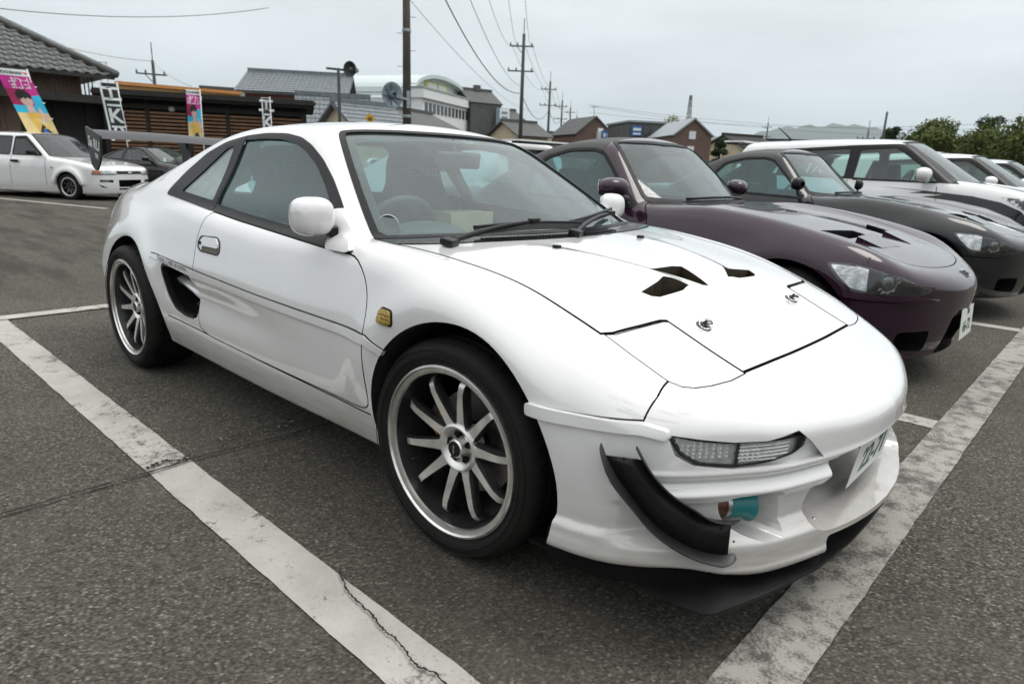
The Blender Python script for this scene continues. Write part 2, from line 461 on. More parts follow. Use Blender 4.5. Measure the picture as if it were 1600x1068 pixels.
# ------------------------------------------------------------------ ground, painted bays
def asphalt():
    n = NT('asphalt'); v = n.tc()
    big = n.noise(v, 0.45, 5); mid = n.noise(v, 2.6, 6, 0.6); 
    vo = n.new('ShaderNodeTexVoronoi'); vo.inputs['Scale'].default_value = 180.0; n.l.new(v, vo.inputs[0])
    fine = n.noise(v, 210.0, 3, 0.7)
    agg = n.ramp(vo.outputs['Color'], [(0.22, (0.034, 0.032, 0.027)), (0.52, (0.105, 0.100, 0.086)), (0.78, (0.185, 0.176, 0.152)), (0.95, (0.46, 0.44, 0.39))])
    c = n.mix(n.ramp(fine, [(0.38, (0,)*3), (0.62, (1,)*3)]), agg, n.mix(0.5, agg, (0.052, 0.049, 0.042)))
    c = n.mix(n.ramp(big, [(0.42, (0,)*3), (0.64, (0.42,)*3)]), c, (0.068, 0.063, 0.052))
    c = n.mix(n.ramp(mid, [(0.50, (0,)*3), (0.75, (0.35,)*3)]), c, (0.16, 0.15, 0.128))
    # tyre smears on the driving lane behind the bays
    st = n.noise(n.tc(scale=(0.55, 3.2, 1.0), rot=(0, 0, 0.25)), 0.9, 6, 0.62)
    t = n.new('ShaderNodeTexCoord'); sp = n.new('ShaderNodeSeparateXYZ'); n.l.new(t.outputs['Object'], sp.inputs[0])
    mr = n.new('ShaderNodeMapRange'); mr.inputs[1].default_value = -4.3; mr.inputs[2].default_value = -5.4; n.l.new(sp.outputs['X'], mr.inputs[0])
    c = n.mix(n.math('MULTIPLY', n.ramp(st, [(0.46, (0,)*3), (0.60, (0.75,)*3)]), mr.outputs[0]), c, (0.040, 0.037, 0.032))
    n.base(n.mix(1.0, c, (0.80, 0.792, 0.758), 'MULTIPLY')); n.set(Roughness=0.9); n.b.inputs['Specular IOR Level'].default_value = 0.2
    n.bump(n.math('ADD', n.math('MULTIPLY', vo.outputs['Distance'], 0.6), fine), 0.55, 0.006)
    return n.m
def line_paint(name, wear=0.5, col=(0.47, 0.455, 0.42)):
    n = NT(name); v = n.tc()
    a = n.noise(v, 14.0, 8, 0.72); b = n.noise(v, 120.0, 3, 0.6); c_ = n.noise(v, 2.2, 4)
    worn = n.math('ADD', n.math('MULTIPLY', a, 0.62), n.math('ADD', n.math('MULTIPLY', b, 0.30), n.math('MULTIPLY', c_, 0.35)))
    k = n.ramp(worn, [(0.50+0.14*wear, (0,)*3), (0.60+0.14*wear, (1,)*3)]) if False else n.ramp(worn, [(0.70-0.12*wear, (0,)*3), (0.80-0.10*wear, (1,)*3)])
    dirt = n.mix(n.ramp(n.noise(v, 5.0, 6, 0.65), [(0.35, (0,)*3), (0.7, (0.55,)*3)]), col, (0.25, 0.235, 0.20))
    dirt = n.mix(n.math('MULTIPLY', b, 0.35), dirt, (0.18, 0.17, 0.15))
    n.base(n.mix(k, dirt, (0.075, 0.071, 0.063))); n.set(Roughness=0.8); n.bump(n.math('ADD', b, n.math('MULTIPLY', a, 0.5)), 0.5, 0.004); return n.m
M_ASPH = asphalt()
tag(link('ground', mesh_from([(-16500, -16500, 0), (16500, -16500, 0), (16500, 16500, 0), (-16500, 16500, 0)], [(0, 1, 2, 3)]), M_ASPH), kind='structure')
M_LINE = line_paint('white_line_paint', 0.18); M_LINE2 = line_paint('worn_line_paint', 0.85, (0.35, 0.34, 0.305))
def ground_line(name, a, b, w, mat, z=.004, jit=.003, step=.03):
    """painted line with ragged edges"""
    a = Vector((*a, 0)); b = Vector((*b, 0)); L = (b-a).length; d = (b-a)/L; nn = Vector((-d.y, d.x, 0)); k = max(2, int(L/step)); V = []
    for i in range(k+1):
        p = a+d*(L*i/k)
        for s in (-1, 1):
            j = jit*(noise.noise(Vector((p.x*9, p.y*9, s*3.1)))+.6*noise.noise(Vector((p.x*31, p.y*31, s*7.7))))
            V.append(p+nn*s*(w/2+j)+Vector((0, 0, z)))
    return tag(link(name, mesh_from(V, [(2*i, 2*i+1, 2*i+3, 2*i+2) for i in range(k)]), mat), kind='structure')
ground_line('bay_line', (-4.10, -1.163), (1.9, -1.163), .145, M_LINE)
ground_line('bay_line', (-4.10, 1.485), (.772, 1.485), .13, M_LINE)
ground_line('bay_line', (-4.10, 4.33), (.772, 4.33), .13, M_LINE)
ground_line('bay_line', (-4.10, 7.05), (.772, 7.05), .13, M_LINE)
ground_line('bay_line', (-4.10, 9.75), (.772, 9.75), .13, M_LINE)
ground_line('front_line', (.853, -6.0), (.853, 16.0), .155, M_LINE2, z=.0085)
ground_line('rear_line', (-4.02, -6.0), (-4.02, 16.0), .13, M_LINE, z=.0085)
ground_line('far_line', (-19.2, .62), (-13.4, 2.28), .13, M_LINE)
M_CRACK = flat_mat('crack_dark', (0.012, 0.011, 0.010), 0.95, var=0.0)
M_CHIP = flat_mat('concrete_chip', (0.26, 0.24, 0.20), 0.9, var=0.3, vscale=40)
def crack(pts, w, seed, jag=.012, z=.0125):
    rnd = random.Random(seed); D = dense([(*p, 0) for p in pts], 16); V = []
    for i, p in enumerate(D):
        t = D[min(i+1, len(D)-1)]-D[max(i-1, 0)]; t = t/np.linalg.norm(t); nn = np.array([-t[1], t[0], 0]); j = rnd.uniform(-jag, jag); hw = w*rnd.uniform(.45, 1.2)
        q = p+nn*j; V += [tuple(q+nn*hw+[0, 0, z]), tuple(q-nn*hw+[0, 0, z])]
    return tag(link('pavement_crack', mesh_from(V, [(2*i, 2*i+1, 2*i+3, 2*i+2) for i in range(len(D)-1)]), M_CRACK), kind='structure')
# ------------------------------------------------------------------ white coupe: analytic body surface (x forward, a = |y|, z up, origin under the front axle)
M_PLAN = plan_sdf([(.895,0),(.886,.13),(.856,.28),(.79,.48),(.722,.595),(.655,.685),(.59,.75),(.515,.797),(.42,.822),(.3,.83),(0,.832),(-.33,.846),(-.9,.853),(-1.5,.85),(-2.0,.84),(-2.4,.838),(-2.7,.828),(-2.9,.79),(-3.04,.70),(-3.13,.53),(-3.18,.26),(-3.2,0)], -3.5, 1.2, 1.2)
_zi = [.10,.20,.30,.40,.50,.60,.68,.76,.84,.92,1.02]
M_INS = Tab2([-3.25,-2.95,-2.6,-2.2,-1.6,-.9,-.33,-.1,.12,.32,.48,.64,.92], _zi, [
 [.05,.03,.02,.005,0,.02,.045,.075,.12,.19,.30],
 [.05,.03,.02,.005,0,.02,.045,.075,.12,.19,.30],
 [.05,.03,.015,.0,0,.01,.03,.060,.10,.16,.27],
 [.07,.045,.02,.005,0,.006,.028,.055,.095,.15,.24],
 [.085,.055,.026,.012,.003,.003,.022,.042,.068,.105,.18],
 [.085,.055,.026,.012,.003,.002,.020,.042,.072,.115,.19],
 [.085,.055,.026,.010,.002,.002,.015,.034,.062,.11,.19],
 [.06,.04,.02,.008,.002,.0,.008,.030,.072,.13,.22],
 [.04,.02,.01,.005,.002,.0,.016,.06,.12,.19,.28],
 [.01,.00,.0,.0,.0,.006,.035,.09,.15,.22,.30],
 [.00,.0,.0,.0,.0,.018,.062,.13,.20,.27,.35],
 [.00,.0,.0,.0,.0,.027,.085,.16,.24,.32,.40],
 [.00,.0,.0,.0,.004,.03,.09,.17,.25,.33,.42]], .05, .02)
# top of bonnet, wings and rear deck
_ah = [0,.25,.45,.62,.70,.80,.95]
M_TOP = Tab2([-3.3,-3.05,-2.7,-2.3,-2.0,-1.5,-.9,-.45,-.25,-.1,.1,.3,.46,.62,.75,.85,1.0], _ah, [
 [.86,.858,.850,.838,.828,.80,.76],
 [.915,.912,.904,.892,.882,.85,.80],
 [.935,.934,.930,.925,.918,.895,.85],
 [.935,.935,.935,.935,.930,.912,.87],
 [.90,.90,.90,.905,.905,.90,.88],
 [.868,.868,.868,.87,.87,.87,.86],
 [.845,.845,.845,.845,.845,.845,.84],
 [.868,.866,.858,.848,.845,.842,.82],
 [.850,.848,.842,.834,.832,.828,.80],
 [.832,.829,.823,.815,.814,.811,.78],
 [.802,.799,.792,.783,.782,.772,.73],
 [.758,.754,.744,.730,.721,.700,.65],
 [.692,.688,.680,.668,.656,.630,.57],
 [.628,.622,.610,.596,.582,.552,.49],
 [.577,.570,.556,.538,.524,.495,.44],
 [.532,.524,.508,.490,.478,.45,.40],
 [.455,.448,.435,.42,.41,.39,.35]], .05, .03)
def m_flare(x, a, z):
    d = np.sqrt((x-.015)**2+(z-.325)**2); d2 = np.sqrt((x+2.39)**2+(z-.325)**2)
    b = .020*np.exp(-((d-.395)/.075)**2)*sstep(.22, .58, z)+.016*np.exp(-((d2-.40)/.075)**2)*sstep(.22, .58, z)
    # scallop that feeds the side intake
    ch = .026*sstep(-.55, -1.50, x)*np.exp(-((z-.500)/.070)**2)*sstep(-2.05, -1.6, x)
    return b-ch
def m_grooves(x, z):
    """ledges of the front bumper below the lamps"""
    w = sstep(.50, .60, x)
    g = .013*np.exp(-((z-.412)/.011)**2)-.007*np.exp(-((z-.386)/.010)**2)-.004*np.exp(-((z-.437)/.009)**2)
    g = g+.020*sstep(.372, .350, z)*sstep(.255, .285, z)
    w2 = sstep(.33, .40, x)
    g2 = -.016*sstep(.300, .275, z)*w2-.004*sstep(.21, .19, z)*w2
    return g*w+g2
def m_low(x, a, z):
    side = M_PLAN(x, a)+M_INS(x, z)-m_flare(x, a, z)+m_grooves(x, z)
    ridge = .013*np.exp(-((a-(.30-.30*(x+.15)))/.042)**2)*sstep(-.22, .10, x)*sstep(.36, .27, x)
    top = z-M_TOP(x, a)-ridge
    f = smax(side, top, .075-.045*sstep(.5, .8, x))
    bot = .210-.035*sstep(.62, .80, x)-z
    return smax(f, bot, .02)
def m_ws(x, a):
    xb = -.262-.455*a*a; xt = -.895-.36*a*a
    return .848+.338*(xb-x)/(xb-xt)
_rf = Tab1([-3.2,-2.9,-2.7,-2.5,-2.25,-2.0,-1.8,-1.6,-1.4,-1.2,-1.0,-.8,-.4], [.88,.905,.94,.998,1.08,1.158,1.211,1.238,1.247,1.244,1.228,1.20,1.125])
M_GS = Tab2([-3.0,-2.6,-2.2,-1.8,-1.4,-.9,-.5,-.2], [.78,.85,.95,1.05,1.15,1.25], [
 [.70,.68,.63,.56,.48,.40],
 [.755,.735,.675,.60,.52,.44],
 [.775,.752,.684,.615,.540,.47],
 [.780,.755,.690,.628,.57,.505],
 [.782,.757,.690,.626,.57,.505],
 [.782,.757,.690,.626,.57,.505],
 [.782,.757,.690,.626,.57,.505],
 [.782,.757,.690,.626,.57,.505]], .05, .025)
def m_gh(x, a, z):
    roof = _rf(x)-.14*a*a-.10*a**4
    top = smin(roof, m_ws(x, a), .05)
    f = smax(a-M_GS(x, z), z-top, .05)
    f = smax(f, M_PLAN(x, a)+.10, .06)
    return smax(f, .80-z, .01)
def m_plain(x, a, z):
    return smax(M_PLAN(x, a)+M_INS(x, z), z-M_TOP(x, a), .03)
def m_body(x, a, z): return smin(m_low(x, a, z), m_gh(x, a, z), .018)
# ------------------------------------------------------------------ shared vehicle materials
def paint_mat(name, col, rough=0.22, coat=1.0, metal=0.0, dirt=0.0, flake=0.0, dirt_top=0.42):
    n = NT(name); n.set(Metallic=metal); n.b.inputs['Specular IOR Level'].default_value = 0.5 if col[0] > .3 else 0.12
    n.b.inputs['Coat Weight'].default_value = coat; n.b.inputs['Coat Roughness'].default_value = 0.03; n.b.inputs['Coat IOR'].default_value = 1.7 if col[0] > .3 else 1.42
    v = n.tc(); f = n.noise(v, 3.0, 6); f2 = n.noise(v, 55.0, 3)
    c = n.ramp(f, [(0.3, tuple(k*0.955 for k in col)), (0.7, tuple(min(1, k*1.02) for k in col))])
    if flake: c = n.mix(n.math('MULTIPLY', n.noise(v, 900.0, 1), flake), c, tuple(min(1, k*2.2) for k in col))
    if dirt > 0:
        # road film low on the body and small chips and spots
        t = n.new('ShaderNodeTexCoord'); sp = n.new('ShaderNodeSeparateXYZ'); n.l.new(t.outputs['Object'], sp.inputs[0])
        mr = n.new('ShaderNodeMapRange'); mr.inputs[1].default_value = dirt_top; mr.inputs[2].default_value = dirt_top-0.30; n.l.new(sp.outputs['Z'], mr.inputs[0])
        nv = n.tc(scale=(2.0, 2.0, 14.0)); nf = n.noise(nv, 2.2, 6, 0.6)
        k = n.math('MULTIPLY', mr.outputs[0], n.math('MULTIPLY', nf, dirt*1.5))
        c = n.mix(k, c, (0.20, 0.165, 0.115))
        vo = n.new('ShaderNodeTexVoronoi'); vo.inputs['Scale'].default_value = 42.0; n.l.new(v, vo.inputs[0])
        sp_ = n.ramp(vo.outputs['Distance'], [(0.035, (1, 1, 1)), (0.06, (0, 0, 0))])
        c = n.mix(n.math('MULTIPLY', sp_, n.math('GREATER_THAN', n.noise(v, 9.0, 2), 0.60)), c, (0.07, 0.06, 0.05))
        n.rough(n.ramp(k, [(0.0, (rough,)*3), (0.5, (0.55,)*3)]))
    else: n.set(Roughness=rough)
    n.base(c)
    n.bump(n.noise(v, 180.0, 2), 0.012, 0.002)
    return n.m
def glass_mat(name, tint=(0.62, 0.80, 0.79), rough=0.0, ior=1.62, refl=1.0, dust_sheen=0.05, film=(0.30, 0.43, 0.44)):
    n = NT(name); n.n.remove(n.b)
    tr = n.new('ShaderNodeBsdfTransparent'); tr.inputs[0].default_value = (*tint, 1)
    gl = n.new('ShaderNodeBsdfGlossy'); gl.inputs['Roughness'].default_value = rough; gl.inputs['Color'].default_value = (refl,)*3+(1,)
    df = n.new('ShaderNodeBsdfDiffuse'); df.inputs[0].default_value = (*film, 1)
    fr = n.new('ShaderNodeFresnel'); fr.inputs[0].default_value = ior
    ge = n.new('ShaderNodeNewGeometry'); outer = n.math('SUBTRACT', 1.0, ge.outputs['Backfacing'])     # the sheet reflects once and tints once
    tr.inputs[0].default_value = (1, 1, 1, 1); n.l.new(n.mix(outer, (1, 1, 1), tint), tr.inputs[0])
    mx = n.new('ShaderNodeMixShader'); n.l.new(n.math('MULTIPLY', fr.outputs[0], outer), mx.inputs[0]); n.l.new(tr.outputs[0], mx.inputs[1]); n.l.new(gl.outputs[0], mx.inputs[2])
    m2 = n.new('ShaderNodeMixShader'); v = n.tc(); d = n.math('MULTIPLY', n.ramp(n.noise(v, 5.0, 6), [(0.25, (0.4,)*3), (0.75, (1,)*3)]), dust_sheen); d = n.math('MULTIPLY', d, outer)  # diffuse veil: thin dust, and on side glass a painted sky sheen
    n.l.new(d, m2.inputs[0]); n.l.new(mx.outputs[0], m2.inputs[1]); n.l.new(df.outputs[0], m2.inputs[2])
    n.l.new(m2.outputs[0], n.out.inputs[0]); return n.m
M_WHITE = paint_mat('white_paint', (0.69, 0.69, 0.69), rough=0.16, dirt=0.95)
M_WHITEC = paint_mat('clean_white_paint', (0.69, 0.69, 0.69), rough=0.16)
M_GAP = flat_mat('panel_gap_dark', (0.007, 0.007, 0.007), 0.7, var=0.0, spec=0.1)
M_RUB = flat_mat('black_rubber_trim', (0.012, 0.012, 0.0125), 0.42, var=0.2, vscale=20, spec=0.16)
M_BLK = flat_mat('satin_black_plastic', (0.011, 0.011, 0.0115), 0.33, var=0.25, vscale=14, bump=0.06, bscale=250, spec=0.22)
M_BLKT = flat_mat('textured_black_plastic', (0.02, 0.02, 0.021), 0.5, var=0.25, vscale=30, bump=0.25, bscale=400)
M_GLASS = glass_mat('car_glass', (0.46, 0.72, 0.73), dust_sheen=0.24, film=(0.12, 0.26, 0.27))  # teal veil paints sky reflection and haze into the glass colour
M_WSGL = glass_mat('windscreen_glass', (0.72, 0.90, 0.90), dust_sheen=0.12, film=(0.34, 0.47, 0.47))
M_QGLASS = glass_mat('sky_sheen_quarter_glass', (0.70, 0.84, 0.83), dust_sheen=0.85, film=(0.42, 0.50, 0.49))  # pale mint veil stands in for sky mirrored on the pane
M_BAND = glass_mat('teal_shade_band', (0.22, 0.62, 0.66), dust_sheen=0.10, film=(0.05, 0.30, 0.33))
M_CLEAR = glass_mat('clear_lamp_cover', (0.96, 0.97, 0.97), dust_sheen=0.02)
M_CHROME = flat_mat('chrome', (0.78, 0.78, 0.78), 0.08, 1.0, var=0.05)
M_STEEL = flat_mat('brushed_steel', (0.42, 0.42, 0.41), 0.32, 1.0, var=0.15, vscale=25)
M_MACH = flat_mat('machined_alloy', (0.74, 0.735, 0.71), 0.32, 0.75, var=0.2, vscale=18)
M_DALLOY = flat_mat('dark_alloy', (0.10, 0.10, 0.102), 0.36, 0.85, var=0.3, vscale=12)
M_LIP = flat_mat('polished_rim_lip', (0.66, 0.655, 0.63), 0.28, 0.9, var=0.22, vscale=14)
M_DISC = flat_mat('brake_disc_steel', (0.36, 0.34, 0.32), 0.4, 1.0, var=0.3, vscale=30)
M_INT = flat_mat('dark_cabin_plastic', (0.030, 0.034, 0.035), 0.6, var=0.25, vscale=9, bump=0.1, bscale=300)
M_SEAT = flat_mat('seat_fabric', (0.022, 0.024, 0.026), 0.9, var=0.3, vscale=40, bump=0.3, bscale=500)
def tyre_mat():
    n = NT('tyre_rubber'); n.set(Roughness=0.62); n.b.inputs['Specular IOR Level'].default_value = 0.14; v = n.tc()
    n.base(n.ramp(n.noise(v, 7.0, 6), [(0.3, (0.009, 0.009, 0.009)), (0.7, (0.019, 0.0185, 0.017))]))
    n.bump(n.noise(v, 120.0, 3), 0.15, 0.002); return n.m
M_TYRE = tyre_mat()
M_WELL = flat_mat('wheel_well_liner', (0.008, 0.008, 0.008), 0.85, var=0.3)
M_TEAL = flat_mat('teal_silicone_hose', (0.010, 0.16, 0.17), 0.35, var=0.15)
M_COPPER = flat_mat('copper_brown_hose', (0.12, 0.045, 0.03), 0.35, 0.4, var=0.3, vscale=40)
M_AMBER = flat_mat('amber_gold_lens', (0.42, 0.29, 0.08), 0.18, 0.55, var=0.2, vscale=60)
M_PLATE = flat_mat('plate_white', (0.66, 0.67, 0.64), 0.4, var=0.04)
M_PLGREEN = flat_mat('plate_green', (0.01, 0.07, 0.04), 0.4, var=0.0)
M_INK = flat_mat('black_lettering', (0.015, 0.015, 0.016), 0.5, var=0.0)
M_GREYINK = flat_mat('grey_lettering', (0.16, 0.16, 0.165), 0.5, var=0.0)
M_RED = flat_mat('red_tail_lens', (0.20, 0.008, 0.008), 0.12, 0.0, coat=1.0, var=0.1)
M_ORANGE = flat_mat('orange_lettering', (0.50, 0.16, 0.02), 0.5, var=0.0)
M_CARD = flat_mat('cardboard', (0.45, 0.36, 0.24), 0.85, var=0.12)

def wheel(name, parent, loc, face_side, Rt=.315, Rr=.243, width=.225, spokes=10, style='curved', steer=0.0, dark=M_DALLOY, face=M_MACH, lipm=M_LIP, detail=True, text=True):
    """wheel with tyre, rim, spokes, hub, disc and caliper; axis y, outer face towards face_side"""
    s = face_side
    w = empty(name, loc, steer); w.parent = parent
    h = width/2; n = 72 if detail else 40
    if s > 0: w.rotation_euler = (0, 0, steer+math.pi)
    # built with the outer face at -y
    k = Rr-.012
    prof = [(k, -h+.004), (Rr+.006, -h-.004), (Rr+.018, -h-.012), (Rr+(Rt-Rr)*.55, -h-.016), (Rt-.016, -h-.006), (Rt-.006, -h+.008), (Rt-.001, -h+.022)]
    if detail:
        for gy in (-.062, -.021, .021, .062):
            prof += [(Rt, gy-.005), (Rt-.005, gy-.004), (Rt-.005, gy+.004), (Rt, gy+.005)]
    prof += [(Rt-.001, h-.022), (Rt-.006, h-.008), (Rt-.016, h+.006), (Rr+.018, h+.012), (k, h-.004)]
    ty = MB().lathe(prof, n).build('tyre', M_TYRE, w, auto=45)
    if detail:
        b = MB()
        for i in range(44):
            a = 2*math.pi*i/44
            for y0, y1, da in ((-.092, -.066, .05), (-.057, -.026, .035), (.026, .057, -.035), (.066, .09, -.05)):
                pts = []
                for t in (0, .5, 1):
                    aa = a+da*t; r = Rt-.0004; pts.append((r*math.cos(aa), y0+(y1-y0)*t, r*math.sin(aa)))
                nrm = Vector((math.cos(a), 0, math.sin(a)))
                for p0, p1 in zip(pts[:-1], pts[1:]): b.beam(p0, p1, .0045, .002, up=nrm)
        b.build('tread_sipes', M_GAP, ty)['kind'] = 'stuff'
        b = MB()
        for r in (Rr+.026, Rr+.046): b.lathe([(r-.0012, -h-.0165), (r, -h-.0185), (r+.0012, -h-.0165)], n)
        b.build('sidewall_ribs', M_TYRE, ty)
    # rim: lip and barrel
    rim = MB().lathe([(Rr-.002, -h+.010), (Rr+.004, -h-.003), (Rr+.003, -h-.010), (Rr-.003, -h-.012), (Rr-.007, -h-.006), (Rr-.012, -h-.004), (Rr-.020, -h-.003), (Rr-.022, -h+.004)], n).build('rim_lip', lipm, w, auto=25)
    MB().lathe([(Rr-.022, -h+.004), (Rr-.025, -h+.03), (Rr-.031, -h+.07), (Rr-.036, h-.03), (Rr-.022, h), (Rr, h), (Rr, h-.02)], n).build('rim_barrel', dark, w, auto=35)
    # spokes
    bs = MB(); bf = MB()
    rh = .066 if detail else .06
    ro = Rr-.028
    depth0 = -h+.040; 
    for i in range(spokes):
        a = 2*math.pi*(i+.25)/spokes; er = Vector((math.cos(a), 0, math.sin(a))); et = Vector((-math.sin(a), 0, math.cos(a)))
        path = [(rh-.012, depth0+.004, .0195), (rh+.022, depth0-.006, .0145), ((rh+ro)*.5, depth0-.017, .0120), (ro-.045, depth0-.022, .0108), (ro-.022, depth0-.020, .0105), (ro-.006, depth0-.007, .0108), (ro+.003, depth0+.022, .0115)]
        if style != 'curved': path = [(rh-.012, depth0, .02), (rh+.03, depth0-.01, .017), ((rh+ro)*.5, depth0-.018, .015), (ro+.004, depth0-.022, .015)]
        V = []; Vf = []
        for j, (r, y, hw) in enumerate(path):
            j0 = max(j-1, 0); j1 = min(j+1, len(path)-1)
            tr, ty_ = path[j1][0]-path[j0][0], path[j1][1]-path[j0][1]; L = math.hypot(tr, ty_); nr, ny = ty_/L, -tr/L
            c = er*r+Vector((0, y, 0)); nn = er*nr+Vector((0, ny, 0))
            dp = .034 if j < len(path)-2 else .02
            V += [c+et*hw, c-et*hw, c-et*(hw+.004)-nn*dp*.35, c-et*hw*.8-nn*dp, c+et*hw*.8-nn*dp, c+et*(hw+.004)-nn*dp*.35]
            Vf += [c+et*(hw-.0012)+nn*.0006, c-et*(hw-.0012)+nn*.0006]
        m = len(path); F = []
        for j in range(m-1):
            for q in range(6): F.append((j*6+q, j*6+(q+1) % 6, (j+1)*6+(q+1) % 6, (j+1)*6+q))
        F.append(tuple(range(6))); F.append(tuple((m-1)*6+q for q in range(6)))
        sp = MB().add(V, F).build('spoke', dark, w, auto=35)
        MB().add(Vf, [(2*j, 2*j+1, 2*j+3, 2*j+2) for j in range(m-1)]).build('spoke_face', face, sp, auto=60)
    # hub with lug recesses
    hub = MB().lathe([(rh+.008, depth0+.035), (rh+.004, depth0-.004), (rh-.003, depth0-.008), (rh-.010, depth0-.005), (.036, depth0+.020), (.030, depth0+.016), (.027, depth0-.010), (.024, depth0-.014), (0.0001, depth0-.014)], 40)
    hub = hub.build('hub', face, w, auto=30)
    for i in range(5):
        a = 2*math.pi*(i+.35)/5; c = (.046*math.cos(a), depth0+.004, .046*math.sin(a))
        MB().lathe([(.0001, -.001), (.0095, -.001), (.0095, .012)], 14, M=Matrix.Translation(c) @ Matrix.Rotation(-a, 4, 'Y') @ Matrix.Rotation(R(48), 4, 'Z') @ Matrix.Scale(1.55, 4, Vector((1, 0, 0)))).build('lug_recess', M_GAP, hub)
    MB().lathe([(.0225, depth0-.0142), (.0215, depth0-.0165), (.0001, depth0-.0170)], 28).build('centre_cap', M_BLK, hub, auto=40)
    if detail:
        MB().box((0, depth0-.0174, .0), (.006, .0012, .024)).build('cap_mark', M_CHROME, hub)
    # brake
    MB().lathe([(.06, -.004), (.150, -.004), (.150, .018), (.06, .018)], 48).build('brake_disc', M_DISC, w, auto=30)
    cal = MB()
    aa = [math.pi*.82+.55*i/8 for i in range(9)]
    P = [(.160*math.cos(a), .160*math.sin(a)) for a in aa]+[(.095*math.cos(a), .095*math.sin(a)) for a in reversed(aa)]
    co = cal.prism(P, -.034, .04, lambda u, v, q: (u, q, v)).build('brake_caliper', M_DALLOY, w)
    if detail and text:
        for tx, an, rr in (('Ar', math.pi*.985, .128), ('ine', math.pi*.86, .128)):
            me = text_mesh(tx, .030, .0004)
            o = link('caliper_lettering', me, M_ORANGE, co)
            o.matrix_local = Matrix.Translation((rr*math.cos(an), -.0352, rr*math.sin(an))) @ Matrix.Rotation(-(an-math.pi/2)+.2, 4, 'Y') @ Matrix.Rotation(math.pi/2, 4, 'X')
    MB().tube([(Rr*.80*math.cos(3.6), -h+.052, Rr*.80*math.sin(3.6)), (Rr*.80*math.cos(3.6), -h+.024, Rr*.80*math.sin(3.6))], [.0045, .003], 8).build('valve', M_STEEL, w)
    return w

